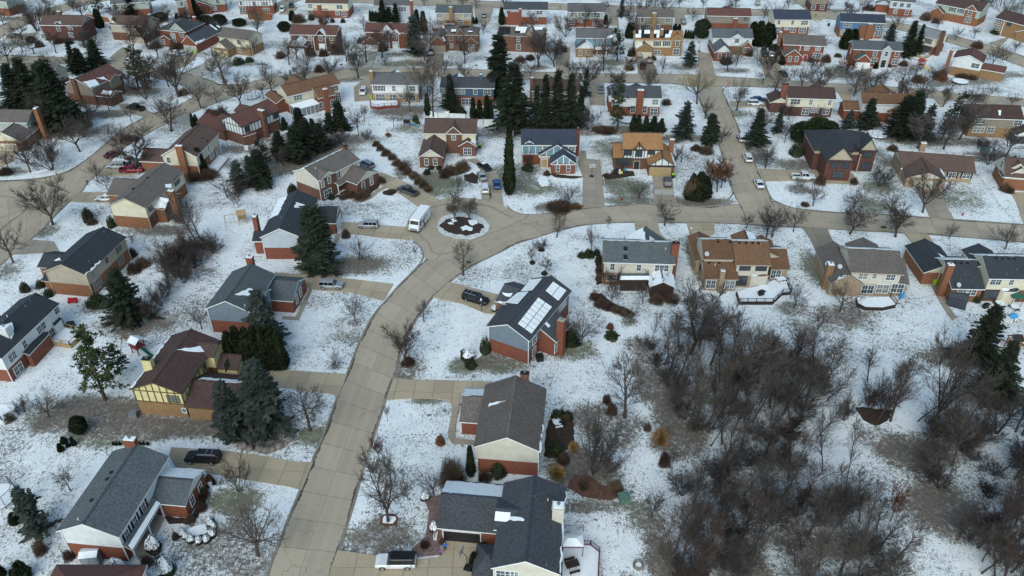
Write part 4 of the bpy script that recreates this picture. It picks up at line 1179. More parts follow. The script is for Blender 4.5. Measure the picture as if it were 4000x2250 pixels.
 V('sedan', '10', (1085,148),(1210,102), MR, 'dark red sedan on the drive beside the left street', 'car')
 V('suv', '00', (1245,1432),(1362,1408),(.035,.012,.016), 'very dark maroon car above the dark red sedan', 'car')
 V('suv', '10', (1268,245),(1085,245), SV, 'silver suv beside the red pickup on the left drive', 'suv')
 V('van', '10', (1468,228),(1292,212),(.015,.018,.03), 'black minivan behind the red pickup', 'minivan')
 V('pickup', '10', (1218,290),(1448,284),(.21,.012,.028), 'bright red pickup on the left drive', 'pickup')
 V('sedan', '10', (1150,568),(985,568), WH, 'white sedan on the drive of the beige-gabled house', 'car', snow=True)
 V('bigsuv', '21', (2092,105),(2328,172), BK, 'long black suv on the drive of the solar-panel house', 'suv', rails=True)
 V('pickup', '13', (238,352),(465,358), WH, 'white work pickup with rack beside the hipped black-roofed house', 'pickup', rails=True)
 V('sedan', '03', (438,88),(446,48),(.10,.11,.125), 'grey sedan on the far side street', 'car')
 V('suv', '02', (1726,262),(1720,208),(.09,.12,.14), 'blue-grey car on the drive beside the taupe house', 'car')
 V('suv', '02', (2470,62),(2470,28),(.2,.22,.22), 'pale car at the top edge on a far drive', 'car')
 V('sedan', '00', (1488,20),(1526,10),(.02,.05,.16), 'blue car at the top edge left of the brick house', 'car')
 delivery_van()
# ------------------------------------------------------------------ site plan: roads
def GP(rc, pts): return [g(q(rc, *p)) for p in pts]
def build_site():
 left = GP('31', [(60,1800),(130,1445),(210,1200),(330,890),(450,600)]) + GP('21', [(715,1405),(830,1090),(930,850),(1010,640),(1110,420),(1200,260),(1330,110)]) + \
  GP('11', [(1450,1420),(1560,1310),(1700,1170),(1900,1010),(2150,850),(2400,745)]) + GP('12', [(120,722),(300,708),(500,675),(700,648),(920,630),(1200,612),(1430,610),(1660,625),(1900,633),(2060,628),(2300,600),(2500,560)]) + \
  GP('13', [(60,575),(200,632),(330,657),(700,692),(1170,712),(1630,745),(1870,762),(2200,786),(2574,815),(3300,870)])
 right = GP('31', [(700,1800),(735,1430),(820,1190),(905,930),(980,690),(1050,440)]) + GP('21', [(1190,1449),(1240,1290),(1320,1050),(1385,870),(1440,680),(1510,480),(1590,340),(1680,210),(1770,95)]) + \
  GP('11', [(1880,1440),(1960,1370),(2060,1290),(2250,1180),(2500,1060)]) + GP('12', [(0,1015),(200,950),(440,877),(700,817),(900,797),(1100,787),(1460,787),(1750,791),(2040,792),(2300,802)]) + \
  GP('13', [(0,825),(340,837),(600,850),(1000,872),(1360,892),(1600,906),(2000,937),(2360,967),(2574,985),(3300,1045)])
 road(left, right, False, True, n=150)
 # kerbs on the left edge, with the mouths of the circle and the side road left open
 for rc, pts in (('31', [(60,1800),(130,1445),(210,1200),(330,890),(450,600)]),):
  pass
 kerb(smooth(GP('31', [(60,1800),(130,1445),(210,1200),(330,890),(450,600)]) + GP('21', [(715,1405),(830,1090),(930,850),(1010,640),(1110,420),(1200,260),(1330,110)]) + GP('11', [(1450,1420),(1560,1310),(1660,1200),(1690,1120),(1660,1040),(1590,975)])),-1)
 kerb(smooth(GP('12', [(-60,620),(0,675),(120,712),(300,708),(500,675),(700,648),(920,630),(1200,612),(1430,610),(1660,625),(1900,633),(2060,622),(2150,583),(2215,520),(2225,470),(2190,380)])),-1)
 kerb(smooth(GP('12', [(2530,385),(2574,500)]) + GP('13', [(40,560),(100,590),(200,632),(330,657),(700,692),(1170,712),(1630,745),(1870,762),(2200,786),(2574,815)])),-1)
 # turning circle
 ZROAD[0] += .004
 circ = GP('11', [(1700,1150),(1660,1040),(1590,975),(1520,890),(1512,810),(1560,715),(1650,628),(1800,572),(1960,545),(2200,548),(2420,590),(2560,660)]) + GP('12', [(120,715),(300,706)]) + GP('11', [(2574,860),(2300,960),(1900,1160)])
 P = smooth(circ + [circ[0]],5)[:-1]
 c = g(q('11', 2060,830)); mb = MB(); mb.uv = []
 for rr in range(7):
  for p in P:
   a = c.lerp(p, rr / 6); mb.v.append((a.x, a.y, ZROAD[0])); d = a - c; mb.uv.append((math.atan2(d.y, d.x) / (2 * PI) * 46,.28 + .27 * rr / 6))
 n = len(P)
 for rr in range(6):
  for k in range(n): mb.f.append((rr * n + k, rr * n + (k + 1) % n, (rr + 1) * n + (k + 1) % n, (rr + 1) * n + k)); mb.m.append(0)
 tag(mb.build('road', ROADM), kind='structure')
 isl = smooth(GP('11', [(1822,840),(1850,760),(1930,715),(2060,698),(2200,712),(2300,765),(2350,830),(2310,900),(2220,945),(2090,962),(1960,940),(1860,900),(1822,840)]),4)
 patch(isl[:-1], 'traffic_island', surf('island_snow', (.68,.68,.66),.9,.2,1.0, fine=.75), th=.14, jag=.05)
 kerb(isl, 1,.22,.13)
 patch(GP('11', [(1850,830),(1900,770),(1990,745),(2120,745),(2230,780),(2290,830),(2250,900),(2120,925),(1990,915),(1890,880)]), 'mulch_bed', MULCH, th=.2, jag=.3)
 for pp in ([(1950,770),(2000,755),(2020,785),(1980,800)],[(2050,850),(2110,830),(2180,850),(2170,885),(2120,870),(2080,880)],[(2130,780),(2200,770),(2230,800),(2180,830),(2140,815)],[(1930,800),(1965,790),(1990,815),(1950,820)]):
  patch(GP('11', pp), 'snow_patch', SNOW, th=.27, jag=.2)
 # side road to the north
 L2 = GP('12', [(2330,690),(2225,500),(2190,370),(2140,190)]) + GP('02', [(2085,1449),(2010,1280),(1950,1150),(1905,1040),(1875,940),(1860,840)])
 R2 = GP('12', [(2640,650),(2574,480),(2460,250),(2350,20)]) + GP('02', [(2330,1420),(2260,1260),(2200,1110),(2150,1000),(2118,890),(2110,790)])
 road(L2, R2, False, False, n=60)
 kerb(smooth(GP('12', [(2190,380),(2140,190)]) + GP('02', [(2085,1449),(2010,1280),(1950,1150),(1905,1040),(1868,950),(1830,890),(1730,855),(1550,838),(1100,832),(920,828)])),-1)
 kerb(smooth(GP('12', [(2470,280),(2350,20)]) + GP('02', [(2330,1420),(2260,1260),(2200,1110),(2150,1000),(2115,920),(2160,872),(2300,868),(2574,880)])),1)
 # cross street behind, running left to the bend and down the left side
 up = GP('03', [(3200,1060),(2574,990),(2000,950),(1640,905),(1400,882),(950,856),(560,832),(200,806),(0,796)]) + GP('02', [(2040,765),(1870,750),(1450,745),(730,737),(440,727),(0,716)]) + \
  GP('01', [(2150,692),(1950,690),(1170,680),(980,692),(700,706),(480,728),(200,770),(0,808)]) + GP('00', [(2450,842),(2300,848),(2140,845),(2040,890),(1960,960),(1800,1060),(1640,1110),(1460,1175),(1240,1300),(1050,1447)]) + \
  GP('10', [(950,90),(830,180),(700,260),(560,310),(350,346),(150,362),(0,368),(-500,372)])
 lo = GP('03', [(3200,1160),(2574,1075),(2000,1030),(1640,990),(1300,960),(950,945),(560,915),(200,890),(0,878)]) + GP('02', [(2300,868),(1830,870),(1550,838),(1100,832),(770,826),(190,802),(0,796)]) + \
  GP('01', [(2150,775),(1640,765),(1130,768),(1000,782),(850,800),(600,830),(300,880),(100,900)]) + GP('00', [(2574,900),(2480,935),(2200,1030),(1900,1150),(1650,1255),(1440,1375),(1310,1449)]) + \
  GP('10', [(1180,110),(990,300),(890,390),(820,488),(690,592),(560,722),(430,862),(310,967),(170,1080),(0,1230),(-300,1500)])
 road(up, lo, True, True, n=170)
 # street branching up left
 road(GP('00', [(-400,550),(0,556),(300,566),(700,582),(1100,604),(1560,690),(1850,740),(2080,800),(2200,850)]), GP('00', [(-400,640),(0,642),(300,630),(640,640),(1120,668),(1600,790),(1760,830),(1880,880),(1950,960)]), n=60)
 lineroad(GP('F', [(-60,480),(60,478),(130,505)]),9, kerbL=True, kerbR=False)
 kerb(smooth(GP('10', [(-200,520),(0,522),(150,540),(250,575),(275,620),(240,690),(100,790),(0,880),(-200,1050)])),1)
 # far streets
 lineroad(GP('F', [(2800,230),(2576,156),(2482,122),(2395,100),(2270,68),(2070,38),(1900,32),(1731,28),(1406,17),(1144,8),(1000,4),(800,-6)]),8.8)
 lineroad(GP('F', [(-60,110),(15,72),(100,38),(175,15),(240,0),(330,-18)]),9)
 lineroad(GP('F', [(2080,36),(2055,22),(2020,0),(1990,-20)]),8.5)
 lineroad(GP('F', [(655,45),(690,22),(735,0),(760,-12)]),6)
 # driveways and walks
 T, Gy, Pl, Dk = DRIVES
 def dv(rc, pts, m=T, nm='driveway', more=()):
  P = GP(rc, pts)
  for rc2, p2 in more: P += GP(rc2, p2)
  slab(P, nm, m)
 dv('30', [(1700,240),(1720,155),(2300,195),(2574,232)], T, more=[('31', [(400,300),(575,306),(462,585),(320,550),(0,497)]),('30', [(2500,485),(2230,440),(2050,400),(1760,345)])])
 dv('20', [(2320,935),(2360,780),(2560,800)], T, more=[('21', [(150,812),(320,828),(920,868),(838,1090),(720,1060),(290,1008),(100,985)]),('20', [(2480,960)])])
 dv('F', [(690,686),(800,693),(990,715),(965,757),(880,736),(800,731),(700,712)], T)
 dv('21', [(565,20),(430,325),(270,315),(270,285),(400,290),(540,-5)], Gy, 'footpath')
 dv('11', [(868,785),(1040,800),(1515,838),(1520,890),(1560,968),(1280,948),(960,905),(850,900)], T)
 dv('11', [(850,905),(800,1040),(765,1035),(810,900)], Gy, 'footpath')
 dv('11', [(1050,262),(1160,262),(1300,300),(1600,430),(1860,572),(1690,632),(1640,640),(1440,500),(1310,440),(1210,400),(1215,310)], T)
 dv('11', [(1330,440),(1250,470),(1170,545),(1080,585),(980,575),(920,520),(880,480),(905,470),(950,520),(1000,550),(1090,555),(1150,520),(1230,450),(1310,415)], Gy, 'footpath')
 dv('11', [(2080,160),(2130,170),(2230,215),(2270,300),(2260,480),(2270,560),(2490,620),(2440,312),(2330,250),(2220,150)], Gy)
 dv('12', [(690,70),(742,72),(750,152),(888,162),(905,350),(932,628),(708,646),(712,340),(660,190)], Gy)
 dv('12', [(1395,235),(1600,250),(1628,512),(1665,622),(1428,610),(1412,340)], Gy)
 dv('12', [(1432,460),(1618,462),(1624,515),(1430,512)], Pl, 'driveway')
 dv('12', [(2455,252),(2535,385),(2574,377)], T, more=[('13', [(0,377),(230,372),(500,392),(930,410),(850,300),(500,277),(230,263),(0,253)])])
 dv('13', [(1490,440),(1700,462),(1780,600),(1872,762),(1628,747),(1560,590)], Gy)
 dv('13', [(2440,490),(2640,490),(2700,860),(2574,815),(2500,600)], T)
 dv('12', [(1228,788),(1462,787),(1490,900),(1560,970),(1250,970),(1250,920)], T)
 dv('12', [(1755,792),(2030,793),(2042,900),(1840,1010),(1800,960)], T)
 dv('13', [(338,838),(595,850),(640,960),(680,1080),(480,1080),(420,950)], Dk)
 dv('13', [(1362,893),(1605,908),(1690,1030),(1720,1120),(1590,1150),(1500,1060)], T)
 dv('13', [(1465,1155),(1560,1155),(1700,1300),(1830,1449)], Gy, 'footpath', more=[('23', [(1800,170),(1900,300),(1850,330),(1760,200),(1660,20)]),('13', [(1600,1330)])])
 dv('F', [(1128,710),(1252,742),(1250,790),(1222,790),(1165,766),(1088,749)], T)
 dv('22', [(0,0)], T) if False else None
 dv('21', [(1388,905),(1560,925),(2372,945),(2372,1065),(2065,1060),(2040,1180),(1975,1200),(1942,1132),(1850,1117),(1610,1110),(1312,1130)], T)
 dv('21', [(2045,1180),(1975,1195),(1945,1380),(1930,1449)], Gy, 'footpath', more=[('31', [(1935,60),(1975,120),(2190,130),(2190,90),(2010,70),(2000,0)])])
 dv('31', [(822,1192),(1230,1250),(1550,1255),(1640,1285),(1835,1265),(1862,1060),(2245,1100),(2245,1800),(660,1800),(735,1430)], T)
 slab(GP('31', [(1880,600),(1850,640),(1680,660),(1740,800),(1705,1050),(1560,1190),(1600,1262),(1845,1238),(1862,1060),(1820,950),(1850,760)]), 'gravel_bed', surf('red_gravel', (.21,.14,.13),.95,.3,3, fine=.6))
 dv('10', [(310,967),(540,985),(600,1100),(500,1092),(110,1115),(200,1060)], Gy)
 dv('10', [(700,585),(822,490),(1190,490),(1170,600),(1090,592),(850,590)], T)
 dv('10', [(995,305),(1080,180),(1480,180),(1480,290),(1220,322),(1000,325)], T)
 dv('00', [(1200,1055),(1280,1045),(1480,1110),(1600,1165),(1450,1180),(1235,1120)], Gy)
 dv('00', [(1700,1235),(1850,1150),(1990,1190),(1960,1300),(1830,1260)], Pl)
 dv('10', [(-200,40),(200,60),(190,130),(120,180),(-200,330)], T)
 dv('00', [(1840,510),(1990,535),(1950,600),(1750,730),(1580,690),(1750,600)], Gy)
 dv('00', [(2150,560),(2300,580),(2100,740),(2020,775),(1880,720),(2050,640)], Pl)
 dv('01', [(310,545),(480,550),(460,730),(200,768),(260,650)], surf('snowy_drive', (.66,.68,.70),.8,.15,.6))
 dv('01', [(1088,515),(1212,515),(1205,560),(1165,682),(985,692),(1130,600)], Pl)
 dv('01', [(1740,530),(1890,540),(1870,690),(1690,690)], Dk)
 dv('01', [(985,885),(1110,772),(1000,782),(1130,768),(1155,800),(1140,1010),(990,1025)][:2] + [(1155,768),(1150,1010),(992,1025)], Gy)
 dv('02', [(440,480),(582,482),(580,730),(440,727)], Gy)
 dv('02', [(442,420),(582,420),(582,478),(440,478)], surf('snowy_drive', (.66,.68,.70),.8,.15,.6), 'driveway')
 dv('02', [(1245,590),(1405,590),(1460,745),(1272,742)], Dk)
 dv('02', [(1868,520),(1995,545),(2045,766),(1880,750)], Gy)
 dv('02', [(2480,560),(2574,560)], T, more=[('03', [(60,570),(100,620),(190,806),(-20,800)])])
 dv('02', [(768,826),(922,828),(935,1060),(780,1055)], Gy)
 dv('02', [(2190,1025),(2574,1010)], T, more=[('03', [(80,1010),(80,1085)]),('02', [(2574,1080),(2205,1082)])])
 dv('03', [(700,930),(830,940),(850,1030),(760,1020)], T)
 dv('03', [(940,690),(1050,690),(990,860),(880,850)], Gy)
 dv('03', [(1640,940),(1900,955),(1740,1085),(1680,1010)], T)
 dv('02', [(945,70),(1050,60),(1075,260),(960,260)], Gy)
 dv('02', [(1630,110),(1740,120),(1730,260),(1640,250)], Gy)
 dv('01', [(2190,50),(2390,60),(2340,240),(2210,220)], Gy)
 dv('03', [(1870,380),(1960,420),(1900,470)], Gy) if False else None
 dv('03', [(440,110),(560,150),(540,210),(430,200)], T)
 dv('03', [(2210,440),(2340,400),(2420,380),(2330,480)], Gy)
 dv('00', [(60,330),(210,350),(380,330),(300,400),(60,400)], Gy)
 dv('00', [(1100,590),(1230,480),(1300,500),(1250,640)], Gy)
 dv('01', [(230,150),(320,60),(420,80),(330,150)], Gy)
 dv('02', [(2060,1170),(2420,1180)], Gy) if False else None
 # planting beds
 for rc, pts, mt in (
  ('30', [(1800,1020),(1880,1080),(2010,1110),(2120,1080),(2190,1010),(2170,930),(2150,860),(2080,850),(2110,960),(2080,1020),(1900,1020)], MULCH),
  ('30', [(1650,850),(1900,880),(1960,780),(2000,600),(2080,520),(2110,560),(2060,700),(1990,850),(1880,930),(1700,920)], MULCH),
  ('31', [(1250,850),(1290,830),(1400,830),(1430,870),(1410,940),(1320,955),(1250,920)], surf('red_mulch', (.13,.055,.04),.95,.3,3, fine=.4)),
  ('11', [(780,540),(900,470),(960,470),(1040,540),(1150,500),(1250,420),(1210,380),(1040,480),(900,520)], MULCH),
  ('11', [(1280,480),(1340,458),(1420,465),(1400,500),(1330,515),(1280,505)], MULCH),
  ('11', [(1830,270),(1920,240),(2080,230),(2120,270),(2060,310),(1920,325),(1840,300)], MULCH),
  ('11', [(2090,320),(2180,290),(2230,330),(2230,400),(2150,390),(2100,370)], MULCH),
  ('32', [(335,0),(400,-180),(620,-100),(620,100),(480,260),(330,250)], MULCH),
  ('32', [(550,560),(620,430),(780,440),(900,540),(1120,560),(1100,660),(960,690),(700,650)], surf('leaf_bed', (.12,.06,.045),.95,.35,2.5, fine=.5)),
  ('12', [(845,1150),(900,1150),(910,1400),(850,1420)], MULCH),
  ('12', [(370,300),(560,320),(710,330),(640,350),(450,340)], MULCH),
  ('12', [(940,340),(1040,260),(1230,280),(1230,320),(1100,340),(960,360)], MULCH),
  ('20', [(2360,760),(2574,790),(2560,810),(2360,800)], MULCH),
  ('22', [(790,60),(830,150),(980,230),(1180,290),(1240,270),(1200,230),(1000,150),(900,60)], MULCH),
  ('22', [(930,440),(990,430),(1090,480),(1030,505),(970,480)], MULCH),
  ('21', [(2050,640),(2090,620),(2180,720),(2230,790),(2120,790),(2060,720)], MULCH),
  ('23', [(870,1200),(1250,1230),(1200,1340),(1080,1390),(960,1330)], MULCH) ):
  patch(GP(rc, pts), 'mulch_bed', mt, th=.04, jag=.15)
 for rc, pts in (('10', [(130,150),(200,80),(290,75),(350,105),(310,150),(200,172)]),('10', [(320,270),(560,170),(690,170),(640,220),(480,265),(340,290)]),
     ('21', [(2070,640),(2150,590),(2250,610),(2260,680),(2180,730),(2110,720)]),('22', [(1900,330),(1960,310),(2080,390),(2040,430),(1950,420)]),
     ('30', [(1830,1000),(1960,960),(2060,920),(2110,1000),(2060,1040),(1920,1050)]),('30', [(2080,500),(2150,440),(2220,450),(2220,540),(2150,590)]),
     ('12', [(260,370),(290,320),(360,340),(370,420),(290,430)]),('31', [(1265,870),(1300,850),(1390,850),(1420,880),(1370,920),(1290,920)])):
  patch(GP(rc, pts), 'snow_patch', SNOW, th=.08, jag=.2)
 # thawed ground under trees and by walls (radius in metres)
 B = lambda rc, x, y, r, gr=0., br=0., ry=None: bare(q(rc, x, y), r, gr, br, ry)
 B('20', 1000,1250,9,.5,.9,4); B('20', 1500,1400,14,.5,.9,2.5); B('20', 550,1350,4,0,.8,2.5); B('20', 800,1280,5,.6,.6,3); B('20', 2100,1390,9,.9,.2,2.0)
 B('20', 1330,350,7,.4,.95,4); B('20', 1000,190,5,.3,.7,2.5)
 B('30', 2250,1250,7,0,.55,7); B('30', 2400,1400,8,.2,.6,5); B('30', 2350,700,4,.8,0,2.5); B('30', 1050,60,6,.7,.2,2); B('30', 1200,20,10,.8,.3,2)
 B('31', 1290,1050,4,.6,.9,3.5); B('31', 1150,1110,6,.75,0,3); B('31', 1000,1190,6,.2,.8,1); B('31', 50,100,4,.6,.5,2); B('31', 560,30,3,.6,0,2)
 B('21', 1500,790,4,.5,.7,3.2); B('21', 1430,860,3.5,.9,0,3); B('21', 985,345,1.6,0,.8); B('21', 800,780,1.2,0,.6); B('21', 980,400,6,.35,0,6); B('21', 1700,1130,3,.9,0,1); B('21', 2300,720,4,.1,.9,2.2); B('21', 2150,770,4,.8,0,2); B('21', 2450,780,5,.8,0,2)
 B('11', 1020,1220,5.5,.2,1,3.8); B('11', 680,1270,6.5,.5,.9,3); B('11', 1780,370,4,.8,.3,5); B('11', 1900,440,6,.7,.2,5); B('11', 1480,250,2,0,.9,5)
 B('12', 450,640,5.5,.3,.9,2.5); B('12', 1170,450,5,.9,0,5); B('12', 1180,570,6,.8,.3,2.2); B('12', 150,430,7,.8,.3,5); B('12', 1850,580,9,.2,.95,2.6); B('12', 1290,545,1.6,0,.9); B('12', 1000,380,3,.7,.3,3)
 B('12', 2450,120,5,.2,.9,6); B('12', 1840,1150,1.6,.8,0,8); B('12', 40,300,6,.6,.4,6); B('12', 1000,30,6,.7,.1,5)
 B('13', 310,460,3,.3,.9,2.5); B('13', 1060,620,5,.6,0,4); B('13', 1900,520,6,.6,0,5); B('13', 2200,130,9,.3,.8,3); B('13', 1100,450,4,.7,.3,4); B('13', 330,200,8,.2,.7,3); B('13', 1180,150,3,.5,.5,6); B('13', 470,1250,2,.7,.1,7)
 B('23', 720,270,6,.6,.9,3.4); B('23', 280,210,4,.7,.5,2.5); B('23', 640,320,8,.5,.1,4); B('23', 1980,700,8,.3,1,3); B('23', 2220,1080,6,.2,1,3)
 B('22', 640,620,4,.8,.2,3); B('22', 1370,880,2.6,.8,.9,8); B('22', 1460,1040,4,.9,.6,3); B('22', 1280,580,3,.5,.8,3); B('22', 1130,1350,4,.4,.8,3); B('22', 900,1330,6,0,.8,4); B('22', 1590,1270,3,.2,1,5); B('22', 1180,340,1.5,.9,0)
 B('32', 800,740,9,.6,.6,1.2); B('32', 680,380,5,0,.9,4); B('32', 1050,20,4,.6,.4,4); B('32', 1480,120,2,0,.8); B('32', 1380,870,3,.5,.3,4); B('32', 1480,1250,2,.3,.95,8); B('32', 1700,50,4,.1,1,5)
 B('33', 1450,180,6,0,1,4); B('33', 1800,800,5,.3,1,5)
 B('02', 1760,660,5,.5,.8,2.2); B('02', 2220,710,6,.5,.8,2.4); B('02', 800,690,9,.4,.7,2.5); B('02', 1030,630,7,.7,.3,3); B('02', 1740,1390,9,.1,.95,2.6); B('02', 970,1310,8,.1,.9,3); B('02', 750,1310,8,.1,.8,4); B('02', 2270,1140,4,.6,.3,3); B('02', 350,1310,16,.2,.9,4); B('02', 280,680,4,.2,.8,2)
 B('03', 760,750,6.5,.5,.7,3); B('03', 1700,830,8,.5,.5,3); B('03', 2080,800,9,.5,.5,4); B('03', 1450,1400,9,.2,.9,3); B('03', 1780,1420,10,.2,.9,3); B('03', 700,700,4,.6,0,3); B('03', 1300,160,8,.3,.6,2.5); B('03', 700,110,8,.6,0,2)
 B('01', 1450,1120,9,.5,.8,4); B('01', 1480,1180,6,.4,.7,3); B('01', 1520,550,9,.7,.4,3); B('01', 1400,640,12,.55,.1,3); B('01', 930,800,6,.3,.8,2.5); B('01', 600,1400,18,.1,.9,4); B('01', 1590,1290,6,.6,.1,3); B('01', 2420,1330,10,.4,.7,4); B('01', 1750,640,9,.2,.6,3)
 B('00', 620,1330,11,.3,.95,4); B('00', 1090,1150,6,.3,.9,3); B('00', 1350,920,8,.3,.8,3); B('00', 180,190,8,.5,.7,3); B('00', 250,440,6,.6,0,2.5); B('00', 900,700,14,.2,.5,4); B('00', 2450,640,6,.5,.6,3); B('00', 200,1060,14,.2,.7,5); B('00', 1800,540,5,.2,.5,3)
 B('10', 100,280,5,.4,.9,2.5); B('10', 460,860,3,.7,.5,3); B('10', 1950,350,7,.2,.9,2.5); B('10', 1900,1100,6,0,.85,7); B('10', 1600,870,8,.1,.8,2); B('10', 2450,60,6,.5,.6,3); B('10', 1950,1290,5,.1,.6,3)
 B('11', 200,200,12,.1,.9,6); B('11', 450,60,14,0,.9,5); B('10', 40,1280,4,0,.6,4)
 r = random.Random(3)
 for k in range(26):            # litter under the wood
  B('33' if k % 2 else '32', r.uniform(200,2500) if k % 2 else r.uniform(1600,2570), r.uniform(-700,1449), r.uniform(1.5,4),0, r.uniform(.25,.6), r.uniform(1.5,3))
 for k in range(36): B(('00', '01', '02', '03')[k % 4], r.uniform(0,2574), r.uniform(0,1300), r.uniform(2,6), r.uniform(0,.5), r.uniform(0,.5), r.uniform(1.5,4))
 FP = surf('trodden_grass', (.10,.10,.085),.9,.3,3)
 for rc, pts in (('23', [(430,320),(620,400),(830,490),(1050,560),(1320,640),(1500,700)]),('23', [(600,390),(800,440),(1000,520),(1280,620)]),('23', [(1000,465),(1200,468),(1440,440)]),('23', [(640,450),(720,560),(780,640)]),('13', [(2060,270),(2180,420),(2280,560),(2440,740)]),('13', [(2100,300),(2240,470),(2330,620)]),('11', [(1120,590),(1250,680),(1420,760)]),('11', [(1180,600),(1320,690),(1500,740)]),('31', [(1330,60),(1500,30),(1700,20),(1880,10)])):
  L, ln = resample(smooth(GP(rc, pts)), int(3 + 40)); L, ln = resample(L, max(3, int(ln / .55))); mb = MB()
  for k, p in enumerate(L):
   x, y, s = p.x + rnd.uniform(-.2,.2) + (.12 if k % 2 else -.12), p.y + rnd.uniform(-.2,.2), rnd.uniform(.11,.19); mb.poly([(x - s, y - s * .6,.01),(x + s, y - s * .5,.01),(x + s * .9, y + s * .6,.01),(x - s * .8, y + s * .5,.01)])
  tag(mb.build('footprints', FP), kind='structure')
# ------------------------------------------------------------------ the houses
def NG(f, hw, pr, z=5.5, **k):         # a street-side cross gable on the far slope
 return dict(b=lambda W, D: (f * W - hw, f * W + hw, D * .45, D + pr), z=z, ax='y', **k)
def build_houses():
 # --- left side of the near street
 house('the slate-roofed porch house', 'white two-storey house with grey-green roof, snowy porch roof and black shutters', '30', [(560,1000),(1195,1060)], ax='y', e3=(1695,240), R=(825,925),
   roof='slate', low=REDB, up=S_WHITE, spouts=True,
   wings=[dict(p=[(1865,745),(2065,380),(1530,630)], z=2.9, ax='x', up=S_WHITE, zb=2.7, roof='slate')],
   win=[(0, 'E', 's', .8,1.4,[(1272,1025),(1355,890),(1440,752)]),(1, 'E', 'w', .9,1.6,[(2010,560),(1930,690)])],
   ch=[((1300,60),8.6,1.7,.9, REDB)], snow=[(1, 'N', 0,1,.06,.97)],
   panels=[('porch_roof', ROOFS['slate'],[(1235,1140,3.5),(1340,1195,2.8),(1618,722,2.8),(1548,655,3.5)],.15),('roof_snow', SNOW, [(1290,1140,3.28),(1332,1183,2.93),(1612,712,2.93),(1572,690,3.3)],.05, None, SNOW),
     ('porch_floor', CONC, [(1375,1285,.2),(1500,1180,.2),(1650,860,.2),(1560,800,.2),(1300,1200,.2)],.2, None, CONC)],
   cols=[((1375,1275),2.6),((1530,1045),2.6),((1650,840),2.6)],
   vents=[(0, 'W', (1245,188)),(0, 'W', (1122,408), 'box'),(0, 'W', (1080,475), 'box'),(0, 'W', (925,688), 'box'),(0, 'W', (772,748)),(0, 'W', (790,885))])
 house('the yellow timbered house', 'yellow and brown half-timbered house with dark brown roof and timbered chimney', '20', [(1295,1020),(1830,1065)], ax='y', e3=(2185,515), R=(1520,950),
   roof='dkbrown', low=TANB, up=S_YEL, trim=OLIVE, timber=[(0, 'S', OLIVE, 2.9,7),(0, 'E', OLIVE, 2.9,11)],
   wings=[dict(p=[(1850,1192),(2440,1245)], z=2.9, ax='x', R=(2100,930), low=TANB, up=TANB), dict(b=lambda W, D: (W - 3.5, W + 1.2, D - 4.6, D - .15), z=5.5, ax='x', low=BRB, up=S_YEL),
     dict(b=lambda W, D: (W - .5, W + 4.6, D - 4.4, D + .4), z=2.9, ax='x', low=BRB, up=S_YEL, gable=S_YEL, zb=1.2)],
   win=[(0, 'S', 'o', 1.9,1.3,[(1745,1112)]),(1, 'S', 'w', .6,.9,[(1855,1228)]),(2, 'E', 'o', 1.1,1.5,[(2050,790)]),(3, 'E', 'o', 1.6,1.6,[(2275,770)])],
   ch=[((1472,702),8.3,1.5,1.0, S_YEL, 'dark')], snow=[(0, 'E', [(1770,622),(2140,575),(2185,520),(2100,650)]),(1, 'N', .1,1,.0,.3),(0, 'W', .02,.5,.86,.99),(0, 'W', .5,.98,.9,.99)])
 house('the white house with the tan deck', 'white house with black roof and red brick base at the left edge', '20', [(15,710),(600,155)], ax='x', R=(370,35), roof='black', low=REDB, up=S_WHITE, spouts=True, zb=2.6,
   win=[(0, 'S', 'w', 1.3,1.3,[(568,222)]),(0, 'S', 'w', 2.2,1.3,[(413,400)]),(0, 'S', 'w', .9,1.4,[(245,565)]),(0, 'S', 'w', 1.7,1.4,[(122,690)]),(0, 'S', 'w', 1.9,1.7,[(183,812)]),(0, 'S', 'w', 1.3,2.1,[(525,455)])],
   panels=[('bay_roof', ROOFS['black'],[(410,420,3.3),(497,457,2.8),(292,676,2.8),(232,650,3.3)],.15, REDB),('bay_roof', ROOFS['black'],[(525,360,3.1),(598,290,3.1),(620,312,2.8),(548,385,2.8)],.12, S_WHITE)],
   wings=[dict(b=lambda W, D: (W - 9, W - 2, D - 2, D + 5), z=3, ax='y', roof='black')], ch=[((35,385),8.2,1.3,1.5, S_WHITE)], snow=[(0, 'S', [(55,370),(120,345),(140,400),(110,520),(90,400)])],
   vents=[(0, 'S', (305,130)),(0, 'S', (260,190)),(0, 'S', (375,75), 'box'),(0, 'S', (75,290)),(0, 'S', (30,335))])
 house('the tan-sided dark-roofed house', 'tan sided house with charcoal roof and brick base beside the left road', '10', [(430,1280),(865,1320)], ax='y', e3=(1240,930), R=(600,1210), roof='black', low=ORB, up=S_TAN, trim=TTRIM, spouts=True,
   wings=[dict(b=lambda W, D: (-5.5,1.5, D * .33, D * .75), z=2.9, ax='x'), dict(b=lambda W, D: (-1.6,2,.4, D * .33), z=2.9, ax='x')],
   win=[(0, 'E', 't', 1.9,1.8,[(1187,1050)]),(0, 'E', 't', .9,1.4,[(1068,1165),(932,1312)]),(0, 'E', 't', 1.6,1.9,[(1212,1165)]),(0, 'E', 't', 2.4,1.9,[(980,1405)])],
   snow=[(0, 'W', [(545,1172),(600,1142),(615,1170)]),(0, 'E', .0,.35,.95,1.0)], vents=[(0, 'E', (1050,890), 'pipe'),(0, 'E', (900,1188))])
